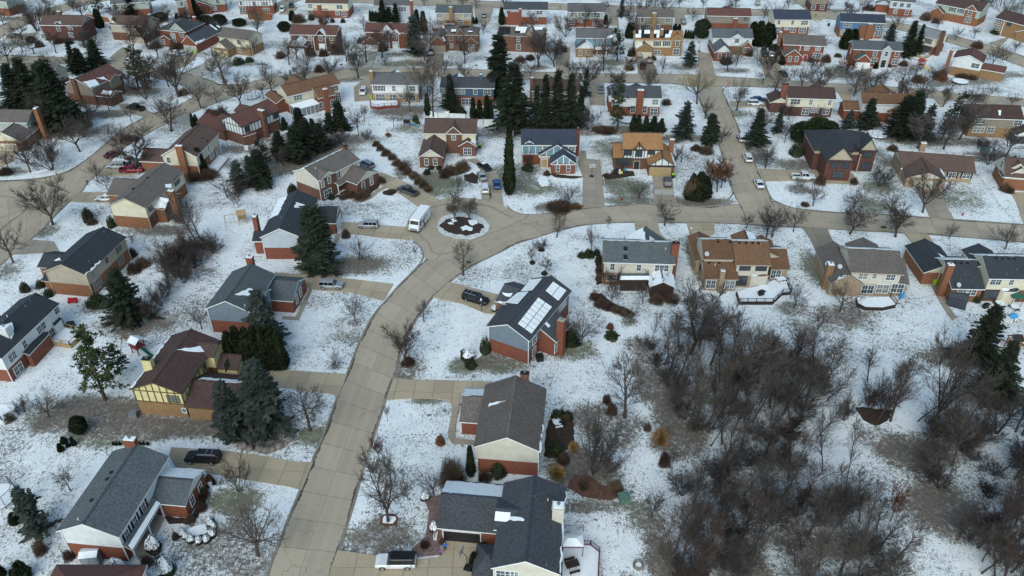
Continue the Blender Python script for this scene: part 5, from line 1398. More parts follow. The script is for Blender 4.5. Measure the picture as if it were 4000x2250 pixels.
 house('the beige-gabled taupe-roofed house', 'beige gabled house with taupe roof, brick base and brick chimney near the left road', '10', [(1080,615),(1465,645)], ax='y', e3=(1800,275), R=(1240,545), roof='tan', low=ORB, up=S_CREAM, trim=TTRIM, spouts=True,
   wings=[dict(b=lambda W, D: (-6.5,1.5, D * .5, D * .98), z=2.9, ax='x'), dict(b=lambda W, D: (W - 2.5, W + 2.2, D * .18, D * .62), z=3.6, ax='x', low=ORB, up=ORB, gable=ORB)],
   win=[(0, 'E', 'd', 1.4,1.5,[(1508,635)]),(0, 'E', 'd', 1.2,1.8,[(1548,735)]),(0, 'E', 'd', 2.2,1.5,[(1775,370)]),(2, 'E', 'd', 1.2,1.8,[(1735,680),(1800,590)])],
   ch=[((1715,462),8.0,1.4,.9, ORB)], snow=[(2, 'S', .3,1,.3,.95),(0, 'E', [(1660,410),(1720,400),(1725,440),(1665,435)])], vents=[(0, 'E', (1480,340), 'box'),(0, 'E', (1340,450), 'box')])
 house('the cream house with the orange chimney', 'cream house with brown roof and a tall orange brick chimney on its end wall', '10', [(1615,115),(1975,130)], ax='y', e3=('00', 2205,1340), R=(1790,25), roof='brown', low=ORB, up=S_CREAM, spouts=True,
   wings=[dict(b=lambda W, D: (-7,1.5,1.5,9), z=2.9, ax='x')], win=[(0, 'S', 'w', .9,1.4,[(1697,160)]),(0, 'E', 'w', .8,1.4,[(2095,50),(2185,0)]),(0, 'E', 'w', 2.4,1.6,[(2190,65),(2130,110)])],
   ch=[((1795,12),8.6,1.7,.8, ORB)], vents=[(0, 'E', (2030,-60), 'box'),(0, 'E', (2080,-30), 'box')])
 house('the black-and-white timbered house', 'white half-timbered house with black beams and a red-brown roof behind dark spruces', 'a', [(400,370),(690,465)], ax='y', e3=(1210,240), R=(510,310), roof='red', low=BRB, up=S_WHITE, trim=DTRIM,
   timber=[(0, 'S', DTRIM, 2.9,7),(0, 'E', DTRIM, 2.9,12)], wings=[dict(p=[(120,390),(420,540)], z=2.9, ax='x', R=(300,240)), dict(b=lambda W, D: (-2.5, W / 2, D * .5, D * .85), z=5.2, ax='x')],
   win=[(0, 'S', 'd', 1.4,1.3,[(450,437)]),(0, 'E', 'd', 1.5,1.4,[(1150,312),(770,490)]),(0, 'E', 'd', 2.6,1.6,[(830,620)])], ch=[((950,232),7.8,2.0,1.0, BRB)],
   panels=[('bay_roof', ROOFS['red'],[(715,595,2.9),(890,540,2.9),(875,505,3.3),(800,520,3.3)],.15, BRB)])
 house('the black-roofed house beside the delivery van', 'pale blue gabled house with black roof and red brick base beside the turning circle', '11', [(35,940),(465,940)], ax='y', e3=(640,545), R=(235,850), roof='black', low=REDB, up=S_LBLUE, spouts=True,
   wings=[dict(b=lambda W, D: (W - 3, W + .9, D * .45, D * .8), z=5.5, ax='x'), dict(p=[(640,795),(802,800)], z=2.9, ax='x', R=(720,632), x0=6), dict(b=lambda W, D: (-2.6,1.0,2.2,6.6), z=3.2, ax='x', up=REDB)],
   snow=[(0, 'E', [(400,585),(560,640),(385,640)]),(0, 'W', .45,.98,.5,.99)], doors=[('garage_door', 2, 'E', .5,4.6,2.1, WHITE)], ch=[((-15,715),7.5,.9,1.4, REDB)], vents=[(0, 'E', (250,740)),(0, 'W', (130,740))])
 house('the slate-blue gabled house', 'slate blue gabled house with grey roof and red brick base left of the street', '20', [(2055,210),(2520,245)], ax='y', e3=('F', 697,690), R=(2255,130), roof='slate', low=REDB, up=S_SLATE, spouts=True,
   wings=[dict(p=[('21', 190,126),('21', 372,132)], z=2.9, ax='x', R=('11', 300,1366), x0=7), dict(b=lambda W, D: (W - 3.5, W + .9, D * .3, D * .62), z=5.4, ax='x')], snow=[(0, 'E', [(2360,65),(2500,2),(2574,20),(2545,78)])],
   win=[(1, 'E', 'w', .9,1.8,[('21', 408,110),('21', 445,40)])], vents=[(0, 'W', (2230,95)),(0, 'W', (2170,60)),(0, 'E', (2465,185))], ch=[(('F', 627,645),7.9,1.3,.9, REDB)])
 house('the solar-panel house by the bend', 'slate blue house with black roof, snowy solar panels and tall red brick chimney', 'g', [(105,465),(470,590)], ax='y', e3=(815,160), R=(280,445), roof='char', low=REDB, up=S_SLATE, spouts=True,
   wings=[dict(b=lambda W, D: (W - 3.3, W + 3.1, D * .25, D * .60), z=3.5, ax='y', pitch=.56, low=REDB, up=REDB, zb=3.3), dict(p=[(175,255),(360,300)], z=2.9, ax='x', R=(300,112))],
   win=[(0, 'E', 'w', 1.2,1.4,[(510,580)]),(0, 'E', 'w', 1.2,1.6,[(507,672)]),(0, 'E', 'w', 2.4,1.3,[(747,282)]),(1, 'E', 'w', .9,2.1,[(690,640)])],
   solar=[(0, 'E', [(541,221),(660,303),(487,531),(367,444)],2,7, SNOW),(0, 'E', [(665,88),(781,165),(713,254),(601,166)],2,5, SNOW),(0, 'W', [(475,75),(585,62),(500,165),(392,176)],1,5, SNOW),(0, 'W', [(370,184),(472,172),(375,282),(262,268)],1,5, SNOW),(1, 'E', [(572,422),(590,410),(647,460),(628,482)],1,1, SNOW)],
   ch=[((742,405),7.6,1.3,1.1, REDB, 'cap')], snow=[(2, 'S', [(240,180),(330,185),(310,215),(250,195)]),(2, 'S', [(205,262),(215,250),(275,258),(268,272)])], panels=[('porch_roof', ROOFS['char'],[(170,375,2.6),(100,462,2.6),(150,420,3.1),(380,310,3.1),(240,275,2.7)],.12)])
 house('the taupe-roofed house behind the near one', 'beige gabled house with taupe roof and dark brick chimney right of the street', '31', [(2185,150),('32', 290,200)], ax='y', e3=('F', 1374,978), R=(2525,55), roof='tan', low=REDB, up=S_BEIGE, spouts=True,
   wings=[dict(p=[('21', 2040,1355),('21', 2228,1350)], z=2.9, ax='x', R=('21', 2090,1078), x1=5)], ch=[(('22', 128,845),8.4,1.3,.8, BRB, 'dark')], snow=[(0, 'W', [('21', 2335,1195),('21', 2510,1135),('21', 2345,1160)]),(1, 'N', 0,1,0,.9),(0, 'E', .0,.4,.96,1.0)],
   vents=[(0, 'E', ('22', 30,1155)),(0, 'E', ('22', 145,975), 'pipe')], boxes=[('porch_shade_slab', BLACK, .33,1.0,0,.45,4.5,2.5)], cols=[((2225,395),2.6)])  # black slab on the wall paints in the shade of the porch recess
 house('the near house with the open garage', 'near beige house with charcoal roof and an open garage at the bottom of the view', '31', [(2360,1370),('32', 490,1437)], ax='y', e3=('32', 540,560), R=('32', 130,1300), roof='char', low=REDB, up=S_BEIGE, spouts=True,
   wings=[dict(p=[(1812,972),(2395,1012)], z=2.9, ax='x', R=(2000,622), low=REDB, up=REDB, x1=6), dict(b=lambda W, D: (-2.6,1,0.5,5.5), z=2.8, ax='x', hip=1, roof='char'), dict(b=lambda W, D: (-.4,4, D * .42, D * .8), z=5.5, ax='x')],
   ch=[(('32', 468,730),8.6,1.5,1.2, S_BEIGE)], snow=[(1, 'N', 0,1,.05,.9),(3, 'S', .0,.45,.2,.6),(0, 'W', [('32', -60,845),('32', 0,850),('32', 125,880),('32', 120,895),('32', -150,880)]),(0, 'E', .02,.95,.965,1.0)],
   vents=[(0, 'E', ('32', 225,655)),(0, 'E', ('32', 360,690)),(0, 'E', ('32', 345,1345))], win=[(0, 'S', 'w', 2.2,1.3,[(2505,1425)]),(0, 'S', 'w', .9,1.0,[('32', 25,1425)])],
   doors=[('garage_dark_panel', 1, 'S', (2070,1045),5.0,2.2, BLACK)])  # flat black panel: darkness of the open garage's inside put in as colour
 house('the red-roofed house in the corner', 'red-brown roof of a house cut off by the bottom left corner', '30', [(150,2090),(1150,2090)], ax='x', D=10, hip=1, roof='red', low=REDB, up=S_BEIGE)
 # --- right of the bend, backs to the camera
 house('the skylight house with the snowy porch', 'beige house with slate roof, two skylights and a snow covered screened porch', '12', [(915,1190),(1645,1210)], R=(915,968), roof='slate', low=REDB, up=S_BEIGE,
   wings=[NG(.66,4.2,3.5,3.6, pitch=.7), dict(p=[(1380,1432),(1650,1445)], z=2.7, ax='y', y1=.6, low=WOODDK, up=WOODDK)], win=[(0, 'S', 'w', .8,1.4,[(1010,1232),(1275,1242)]),(0, 'S', 'w', 2.6,1.4,[(1505,1247)]),(0, 'S', 'w', 1.8,1.5,[(1000,1340)])],
   ch=[((1650,985),9.3,1.4,.9, REDB, 'dark')], snow=[(0, 'N', 0,1,-.02,.5),(1, 'W', 0,1,.1,.95),(1, 'E', 0,.6,.1,.95),(2, 'W', 0,1,.03,.97),(2, 'E', 0,1,.03,.97)], vents=[(0, 'S', (1140,1055), 'sky'),(0, 'S', (1140,1140), 'sky'),(0, 'S', (1100,1132)),(0, 'S', (1545,1062))],
   panels=[('porch_roof', ROOFS['slate'],[(1085,1300,3.3),(1380,1300,3.3),(1380,1360,2.8),(1085,1360,2.8)],.15, WOODDK),('roof_snow', SNOW, [(1095,1325,3.17),(1380,1325,3.17),(1380,1362,2.84),(1085,1362,2.84)],.06, None, SNOW)])
 house('the rust-roofed house with the snowy deck', 'cream house with rust-brown roof in several steps behind a snowy deck', 'h', [(515,410),(885,415)], R=(500,158), roof='rust', low=BUFB, up=S_BEIGE, trim=TTRIM,
   wings=[dict(p=[(180,352),(505,355)], z=5.5, ax='x', R=(260,142)), dict(p=[(188,556),(545,562)], z=2.9, ax='x', R=(180,368), pitch=.55), dict(p=[(875,456),(1075,460)], z=3.0, ax='x', R=(880,236)), NG(.55,2.6,1.5,5.4), NG(1.05,2.4,1.0,4.6), dict(b=lambda W, D: (-W * .98,-W * .3, D * .5, D + 5), z=2.9, ax='y')],
   win=[(0, 'S', 'd', 2.0,1.1,[(608,436),(775,440)]),(0, 'S', 'd', 2.0,2.0,[(570,570)]),(2, 'S', 'w', 1.7,1.8,[(255,606),(450,612)]),(3, 'S', 'w', 1.9,1.9,[(925,503)]),(2, 'W', 'd', .8,1.2,[(150,430)])],
   ch=[((382,462),5.2,.9,.8, BUFB)], snow=[(0, 'N', 0,1,-.02,.5),(1, 'N', 0,1,-.02,.5),(3, 'N', 0.1,1,-.02,.4),(4, 'E', .3,1,.1,.9)],
   vents=[(0, 'S', (690,310)),(2, 'S', (298,415)),(1, 'S', (330,170), 'box'),(1, 'S', (452,172), 'box'),(0, 'S', (548,180), 'box'),(0, 'S', (620,183), 'box'),(0, 'S', (685,185), 'box'),(0, 'S', (745,187), 'box'),(1, 'S', (200,300), 'dish'),(2, 'S', (238,383), 'box'),(2, 'S', (340,385), 'box')],
   panels=[('bay_roof', ROOFS['rust'],[(655,512,2.9),(690,492,3.4),(815,494,3.4),(855,520,2.9),(800,530,2.8),(700,528,2.8)],.15, S_BEIGE)])
 house('the taupe-roofed house with the brown deck', 'beige house with brown-grey roof and a small snow-covered brown deck', '13', [(835,1290),(1370,1315)], R=(805,1045), roof='tan', low=BUFB, up=S_BEIGE, trim=TTRIM,
   wings=[dict(p=[(620,1395),(965,1415),(470,1050)], z=3.0, ax='y', a=(820,1318), low=BUFB, up=BUFB), dict(p=[(1315,1410),(1425,1414)], z=2.9, ax='x', R=(1340,1152), x0=9), NG(.5,3.2,1.5,5.2)],
   win=[(0, 'S', 'w', 1.6,1.2,[(955,1328),(1232,1340)]),(0, 'S', 'w', .8,1.0,[(1070,1328)]),(0, 'S', 'w', 2.2,1.9,[('23', 1000,10),('23', 1150,5),('23', 1300,0)])], ch=[((635,1198),5.8,1.2,1.4, TANB)],
   snow=[(0, 'N', 0,1,-.02,.45),(1, 'W', [(590,1175),(650,1200),(660,1240),(600,1270),(580,1230)]),(1, 'E', [(680,1390),(700,1350),(790,1320),(700,1365)])], vents=[(1, 'E', (705,1235), 'dish'),(0, 'S', (1015,1182)),(1, 'E', (735,1125))])
 house('the black-roofed house at the right edge', 'cream and brick house with stepped black roof and brick chimney, right edge', 'f', [(735,430),(1250,440)], R=(690,222), roof='black', low=BRB, up=S_CREAM,
   wings=[dict(p=[(405,520),(702,524)], z=3.2, ax='x', R=(350,257), low=ORB, up=S_CREAM), dict(b=lambda W, D: (-9.3,-2.0, D * .6, D + 6.5), z=2.9, ax='y', low=ORB), NG(.22,3.0,1.5,5.3)],
   win=[(0, 'S', 'w', 2.0,1.3,[(795,455)]),(0, 'S', 'w', .8,1.1,[(933,460)]),(0, 'S', 'd', 2.4,2.0,[(750,568)]),(1, 'S', 'w', 1.8,1.3,[(500,545),(575,550)]),(1, 'W', 'w', .9,1.8,[(280,400)])],
   ch=[((400,297),7.4,1.2,1.0, ORB)], snow=[(0, 'N', 0,1,-.02,.5),(1, 'N', 0,1,-.02,.5),(2, 'E', 0,.5,.2,.9)], vents=[(1, 'S', (432,287), 'box'),(1, 'S', (487,290), 'box'),(1, 'S', (542,292), 'box'),(1, 'S', (518,400)),(1, 'S', (445,487), 'dish'),(0, 'S', (800,248), 'box'),(0, 'S', (855,250), 'box'),(0, 'S', (910,252), 'box'),(0, 'S', (965,254), 'box'),(0, 'S', (888,395)),(0, 'S', (980,352))],
   panels=[('bay_roof', ROOFS['black'],[(832,522,2.9),(870,508,3.4),(985,508,3.4),(1012,530,2.9),(975,548,2.8),(870,545,2.8)],.15, S_CREAM)])
 # --- round the turning circle
 house('the taupe-roofed house on the turning circle', 'beige house with taupe roof, brick front gable and a porch above the turning circle', '11', [(365,270),(625,370)], ax='y', e3=(1050,155), R=(475,240), roof='tan', low=BRB, up=S_BEIGE, spouts=True,
   wings=[dict(b=lambda W, D: (W - 4.2, W + .5,.3,5.6), z=5.5, ax='x', low=BRB, up=BRB, gable=S_BEIGE), dict(p=[(905,378),(1028,402)], z=2.9, ax='x', R=(1000,226), low=BRB, up=BRB, gable=S_BEIGE, x0=6), ],
   win=[(1, 'E', 'w', .8,1.5,[(670,402),(735,362)]),(0, 'E', 's', .9,1.4,[(812,318)]),(1, 'E', 'w', 2.2,1.8,[(722,492)]),(2, 'E', 'w', .9,1.9,[(1077,420),(1160,372)])],
   ch=[((885,8),8.3,1.4,.9, BRB, 'dark')], snow=[(0, 'W', 0,1,.0,.3)], panels=[('porch_roof', ROOFS['tan'],[(780,385,3.3),(905,318,3.4),(930,365,2.7),(840,418,2.7)],.15)], cols=[((835,505),2.5),((925,455),2.5)], vents=[(0, 'E', (600,250), 'pipe')])
 house('the brown-roofed brick house above the circle', 'brown-roofed brick house with three front gables behind the row of parked cars', 'c', [(112,190),(545,195)], R=(125,65), roof='brown', low=BRB, up=S_CREAM,
   wings=[dict(p=[(285,196),(430,196)], z=5.5, ax='y', a=(350,135), up=BRB, y1=4), dict(p=[(68,385),(275,390)], z=2.9, ax='y', a=(165,320), up=BRB, gable=S_BEIGE, y1=2), dict(p=[(395,297),(548,290)], z=2.9, ax='y', a=(467,250), up=BRB, y1=3)],
   win=[(1, 'S', 'w', 1.0,1.6,[(358,218)]),(2, 'S', 'w', .9,1.7,[(137,420),(208,422)]),(3, 'S', 'w', 1.9,1.8,[(470,335)])], doors=[('door', 0, 'S', .54,1.9,2.3, WHITE)], ch=[((302,12),8.8,1.1,.9, S_WHITE)], snow=[(3, 'E', .1,.6,.3,.9)])
 house('the blue glass-fronted house', 'blue house with white timber front gables and charcoal roof above the street bend', 'c', [(905,285),(1360,286)], R=(905,155), roof='navy', low=REDB, up=S_TEAL,
   wings=[dict(p=[(915,285),(1030,288)], z=5.3, ax='y', a=(973,247), y1=3), dict(p=[(1143,436),(1356,440)], z=2.9, ax='y', a=(1250,364), y1=2), dict(p=[(1045,372),(1350,372)], z=3.3, ax='y', a=(1205,283), y1=2)],
   timber=[(1, 'S', WHITE, .8,4),(2, 'S', WHITE, 2.6,4),(3, 'S', WHITE, 2.6,5),(0, 'S', WHITE, 2.9,8)], win=[(1, 'S', 'w', 2.4,1.2,[(975,315)]),(1, 'S', 'w', 2.4,1.7,[(975,400)]),(0, 'S', 'w', 1.5,1.2,[(1085,312),(1318,316)]),(2, 'S', 'w', .8,1.9,[(1205,470),(1290,472)])],
   doors=[('door', 3, 'S', (1095,410),1.6,2.2, WOODTAN)], ch=[((1370,150),7.5,1.0,.8, REDB, 'dark')])
 house('the orange-roofed timbered house', 'timbered house with orange-brown roof and tan garage door by the street bend', 'd', [(318,350),(855,360)], R=(320,122), roof='orange', low=BRB, up=S_WHITE, trim=DTRIM,
   wings=[dict(p=[(185,470),(320,468)], z=2.9, ax='x', R=(250,264), x1=2), dict(p=[(445,356),(628,358)], z=5.5, ax='y', a=(540,303), y1=3), dict(p=[(650,568),(1028,578)], z=2.9, ax='y', a=(843,462), y1=7, gable=S_WHITE)],
   timber=[(3, 'S', DTRIM, 2.7,4),(2, 'S', DTRIM, 2.9,4),(0, 'S', DTRIM, 2.9,11)], win=[(0, 'S', 'd', 1.7,1.4,[(390,394)]),(2, 'S', 'd', 1.6,1.7,[(530,402)]),(0, 'S', 'd', 1.7,1.2,[(697,388)]),(1, 'S', 'd', 1.7,1.6,[(272,520)]),(0, 'S', 'd', 1.6,1.7,[(378,522)])],
   doors=[('garage_door', 3, 'S', .46,5.0,2.2, WOODTAN),('door', 2, 'S', .4,1.3,2.2, BLACK)], ch=[((975,213),6.8,1.2,.9, ORB)], snow=[(3, 'E', .0,.95,.86,.99)])
 house('the hipped black-roofed house', 'large brick house with black hipped roof and tan gables right of the side road', 'e', [(330,345),(1150,372)], R=(580,82), hip=1, roof='black', low=DKB, up=S_TAN, zb=4.4, trim=DTRIM,
   wings=[dict(p=[(485,487),(848,493)], z=5.5, ax='y', a=(715,318), y1=5, up=DKB, gable=S_TAN, zb=5), dict(p=[(900,367),(1150,374)], z=5.5, ax='y', a=(1025,206), y1=4, up=DKB, gable=S_TAN, zb=5), dict(p=[(800,395),(945,390)], z=5.0, ax='y', a=(893,312), y1=2, wall=False)],
   win=[(1, 'S', 'd', 1.5,1.6,[(592,535),(727,540)]),(1, 'S', 'd', 2.6,1.8,[(630,660)]),(2, 'S', 'd', 2.0,1.5,[(1015,405)]),(2, 'S', 'd', 2.0,2.0,[(990,552)])], cols=[((865,625),4.9)],
   panels=[('pent_roof', ROOFS['black'],[(480,496,5.3),(870,500,5.3),(845,462,5.7),(520,460,5.7)],.12, None, DTRIM),('pent_roof', ROOFS['black'],[(905,368,5.3),(1155,374,5.3),(1115,335,5.7),(925,332,5.7)],.12, None, DTRIM)])
 house('the long brown-roofed bungalow', 'long single-storey house with brown roof, black shutters and a wide garage gable', 'n', [(445,722),(1050,768)], z=3.0, R=(410,587), roof='brown', low=BUFB, up=BUFB, gable=S_BEIGE, zb=2.6, trim=DTRIM,
   wings=[dict(p=[('13', 1400,346),('13', 1802,346)], z=2.9, ax='y', a=('13', 1625,280), y1=6, gable=S_BEIGE, up=BUFB)], win=[(0, 'S', 's', 1.6,1.4,[('13', 1850,312),('13', 1995,316)])], doors=[('garage_door', 1, 'S', .5,5.0,2.1, S_BEIGE)],
   snow=[(0, 'N', 0,1,-.02,.35),(0, 'S', [('13', 1335,245),('13', 1360,240),('13', 1445,320),('13', 1405,340)]),(1, 'E', 0,.6,.85,.99)], ch=[((635,525),6.0,1.3,.9, BUFB)], timber=None)
 house('the brown-roofed house cut off at the right edge', 'beige and brick house with brown roof and dormer at the right edge', 'n', [(1275,800),(1620,830)], z=3.4, R=(1290,640), pitch=.8, roof='brown', low=ORB, up=S_BEIGE,
   wings=[dict(p=[(1270,815),(1500,815)], z=2.9, ax='y', y1=4, up=S_BEIGE), dict(b=lambda W, D: (1.5,4.5,1.5,6), z=5.2, ax='y')], win=[(0, 'W', 'w', 1.4,1.6,[(1258,700)])], doors=[('garage_door', 1, 'S', .5,4.6,2.1, S_CREAM)])
 # --- along the cross street, near side
 house('the rust-roofed house with the sunroom', 'cream and red brick house with rust roof and a white glazed sunroom', 'b', [(400,460),(1215,260)], R=(290,292), roof='rust', low=REDB, up=S_CREAM, spouts=True,
   wings=[dict(b=lambda W, D: (W * .47, W * .80,-2.8, D * .42), z=3.9, ax='x', pitch=.7, low=REDB, up=REDB), NG(.42,3.8,2.5,5.4, up=REDB), dict(b=lambda W, D: (-2.6,2, D * .35, D + 3), z=3.2, ax='y', up=REDB)],
   win=[(0, 'S', 'w', 2.4,1.4,[(560,472)]),(1, 'S', 'w', 1.0,1.8,[(915,590),(1085,552)]),(0, 'S', 'w', 1.8,1.5,[(1125,332)]),(0, 'S', 'w', 1.1,1.7,[(1158,478)]),(0, 'W', 'w', .5,1.2,[(265,412)])], ch=[((970,335),7.6,1.3,1.0, REDB)],
   panels=[('sunroom_roof', SNOW, [(435,580,3.2),(790,484,3.2),(890,562,2.5),(540,655,2.5)],.12, GLASS)])
 house('the white house with the red deck', 'white house with grey roof and a red railed deck facing the camera', '01', [(1148,852),(1638,856)], R=(1170,727), roof='grey', low=BUFB, up=S_WHITE, wings=[NG(.42,2.4,1.5,5.3)],
   win=[(0, 'S', 'r', 2.4,1.5,[(1238,886)]),(0, 'S', 'w', 1.0,1.5,[(1385,888)]),(0, 'S', 'w', 1.6,1.4,[(1570,890)]),(0, 'S', 'w', 2.6,1.9,[(1252,977)]),(0, 'S', 'w', 1.8,1.7,[(1372,978)]),(0, 'S', 'w', 2.0,1.7,[(1570,985)]),(0, 'S', 'w', 1.4,.8,[(1455,965)])], ch=[((1155,708),8.9,1.1,.9, TANB)], snow=[(1, 'E', .3,1,.1,.9)])
 house('the navy house behind the cypresses', 'navy sided house with charcoal roof behind a row of dark cypresses', '01', [(1848,882),(2400,890)], R=(1850,770), roof='char', low=REDB, up=S_NAVY, wings=[NG(.27,2.6,1.5,5.3)],
   win=[(0, 'S', 'w', 1.6,1.4,[(1880,912)]),(0, 'S', 'w', 2.6,1.5,[(2055,918)]),(0, 'S', 'w', 1.0,1.5,[(2205,924)]),(0, 'S', 'w', 1.9,1.7,[(2325,926)]),(0, 'S', 'w', 3.0,1.8,[(2120,1022)]),(0, 'S', 'w', 1.4,1.8,[(1890,1020)])], ch=[((2262,742),8.6,.9,.9, S_NAVY)], snow=[(1, 'E', .2,1,.1,.9)])
 house('the brown-roofed house hidden by spruces', 'brown-roofed tan house mostly hidden behind four dark spruces', '02', [(190,915),(690,925)], R=(195,792), roof='dkbrown', low=BRB, up=S_TAN, wings=[NG(.4,2.6,1,5.3)], ch=[((200,775),8.8,1.0,.8, BRB)], auto=[(0, 'S', 3.6,1.5,1.4, 'w', [.15,.4,.85]),(0, 'S', .8,2,1.7, 'w', [.1,.9])])
 house('the white house with the brick chimney wall', 'white house with charcoal roof and a broad red brick chimney up its back wall', '02', [(1000,985),(1510,990)], R=(1150,862), roof='char', low=REDB, up=S_WHITE, wings=[NG(.55,2.4,1.2,5.3), NG(.2,3.4,3,4.5)],
   win=[(0, 'S', 'w', 1.6,1.5,[(1440,1026)]),(0, 'S', 'w', 1.2,2.0,[(1215,1098),(1335,1100)]),(0, 'S', 'w', 1.9,2.0,[(1425,1122)])], ch=[((1295,900),8.0,1.9,1.0, REDB)])
 house('the cream house with the dark brick chimney', 'cream house with dark brown roof and brick chimney by the street corner', '03', [(195,985),(690,1000)], R=(195,866), roof='dkbrown', low=DKB, up=S_CREAM, wings=[NG(.7,2.4,1.5,5.2), dict(b=lambda W, D: (-4,2, D * .3, D + 1), z=3, ax='y')],
   win=[(0, 'S', 'w', 2.6,1.5,[(275,1022)]),(0, 'S', 'w', .9,1.5,[(430,1027)]),(0, 'S', 'w', .9,1.4,[(620,1032)]),(0, 'S', 'w', 1.8,1.8,[(375,1122),(580,1120)]),(0, 'S', 'w', 2.1,1.3,[(470,1110)])], ch=[((178,840),8.4,1.7,.9, REDB, 'dark')])
 house('the orange-roofed house behind spruces', 'brick house with a broad orange-brown roof behind tall spruces on the right', 'n', [(140,216),(620,226)], R=(125,120), roof='rust', low=REDB, up=S_WHITE, pitch=.62,
   wings=[dict(p=[(350,292),(500,294)], z=3.4, ax='y', y1=6, up=REDB), NG(.5,4.2,4,5), dict(b=lambda W, D: (-4,2, D * .2, D), z=3, ax='x', up=REDB)], win=[(1, 'S', 'w', 1.6,1.7,[(375,350)]),(0, 'W', 'w', .6,1.4,[(75,175)])],
   panels=[('patio_roof', surf('patio_white', (.6,.62,.62),.5),[(230,222,3.4),(352,222,3.4),(338,290,2.7),(232,290,2.7)],.12)], vents=[(0, 'S', (150 + 53 * k, 130), 'pipe') for k in range(8)])
 house('the taupe house behind bare trees', 'taupe house with brown-grey roof half hidden by bare trees near the right edge', 'n', [(1020,330),(1440,345)], R=(1020,217), roof='dkbrown', low=TANB, up=S_TAUPE,
   win=[(0, 'S', 'w', 2.4,1.4,[(1085,352)]),(0, 'S', 'w', 2.0,1.5,[(1385,367)]),(0, 'S', 'w', 2.8,1.6,[(1070,422)]),(0, 'S', 'w', 1.6,1.6,[(1165,424)])], wings=[dict(b=lambda W, D: (W * .8, W + 3,-3.5,2), z=2.6, ax='y', low=GLASS, up=S_WHITE, zb=2.2)], snow=[(0, 'S', [(1225,270),(1250,268),(1245,310),(1230,305)]),(0, 'S', [(1030,290),(1075,318),(1060,325),(1035,315)])])
 # --- far side of the cross street
 house('the snow-patched taupe house', 'taupe house with red-brown roof patched with snow beside the big dark spruce', 'i', [(705,375),(1045,420)], ax='y', e3=(1420,245), R=(870,315), roof='red', low=BRB, up=S_TAUPE,
   wings=[dict(b=lambda W, D: (W - 1.5, W + 5,.8,6), z=2.9, ax='x', up=S_TAUPE), dict(b=lambda W, D: (W - 3, W + .8, D * .5, D * .85), z=5.4, ax='x')], ch=[((825,297),8.0,1.5,.9, BRB)], win=[(0, 'E', 's', .9,1.5,[(1350,312),(1400,290)]),(0, 'E', 's', .9,1.6,[(1375,435),(1420,410)])],
   snow=[(0, 'E', [(940,350),(1080,320),(1130,380),(1030,415)]),(0, 'E', [(1095,305),(1180,290),(1230,330),(1160,320)]),(1, 'S', .4,.9,.2,.7)])
 house('the house hidden behind the big spruces', 'taupe-roofed house almost hidden behind big spruces at the left edge', 'i', [(90,300),(600,305)], R=(150,132), roof='tan', low=BRB, up=S_TAN, pitch=.65, ch=[((100,192),8.5,1.3,.9, TANB)], snow=[(0, 'N', .15,.3,-.03,.4),(0, 'N', .55,.75,-.03,.4)])
 house('the sage house with the orange chimney', 'pale sage house with taupe roof and tall orange brick chimney at the left edge', 'i', [(-280,808),(303,815)], R=(370,668), roof='tan', low=ORB, up=S_SAGE, wings=[dict(p=[('00', -120,1425),('00', 215,1425)], z=2.9, ax='y', a=('00', 45,1332), y1=5, gable=S_CREAM, up=ORB)],
   ch=[((405,640),8.8,1.0,1.5, ORB)], win=[(0, 'E', 'w', .9,1.5,[('00', 318,1262)])], doors=[('garage_door', 1, 'S', .5,4.8,2.1, S_CREAM)])
 house('the columned brown brick house', 'dark brick house with brown roof and a white columned portico at upper left', 'j', [(150,285),(640,292)], R=(225,167), roof='brown', low=DKB, up=DKB, gable=S_TAUPE, wings=[dict(p=[(300,292),(437,292)], z=5.2, ax='y', a=(345,240), y1=2, wall=False)], win=[(0, 'S', 'w', 1.6,1.4,[(505,312)]),(0, 'S', 'w', 1.4,1.6,[(205,410),(518,395)]),(0, 'S', 'w', 1.2,1.6,[(375,325)])], cols=[((345,440),5),((455,440),5)], ch=[((375,125),9,1.3,.9, BRB)], snow=[(1, 'E', .2,1,.2,.9)])
 house('the brown-roofed house with the dark garage roof', 'beige and brick house with brown roof and a dark hipped garage at upper left', 'j', [(940,280),(1380,300)], R=(990,167), roof='brown', low=BRB, up=S_TAN, wings=[dict(p=[(935,277),(1045,277)], z=5.5, ax='y', a=(985,220), y1=3, gable=S_CREAM, up=BRB), dict(p=[(1150,402),(1345,405)], z=2.9, ax='y', a=(1240,310), y1=3, roof='char')], ch=[((1405,160),8.4,1.0,1.4, BRB)], win=[(1, 'S', 'd', 2.0,1.2,[(985,312)]),(1, 'S', 'w', 2,1.6,[(1030,400)]),(0, 'S', 'w', 1,1.4,[(1105,320)])], doors=[('garage_door', 2, 'S', .5,4.6,2.1, S_TAN)], snow=[(2, 'E', 0,.4,.8,.98)])
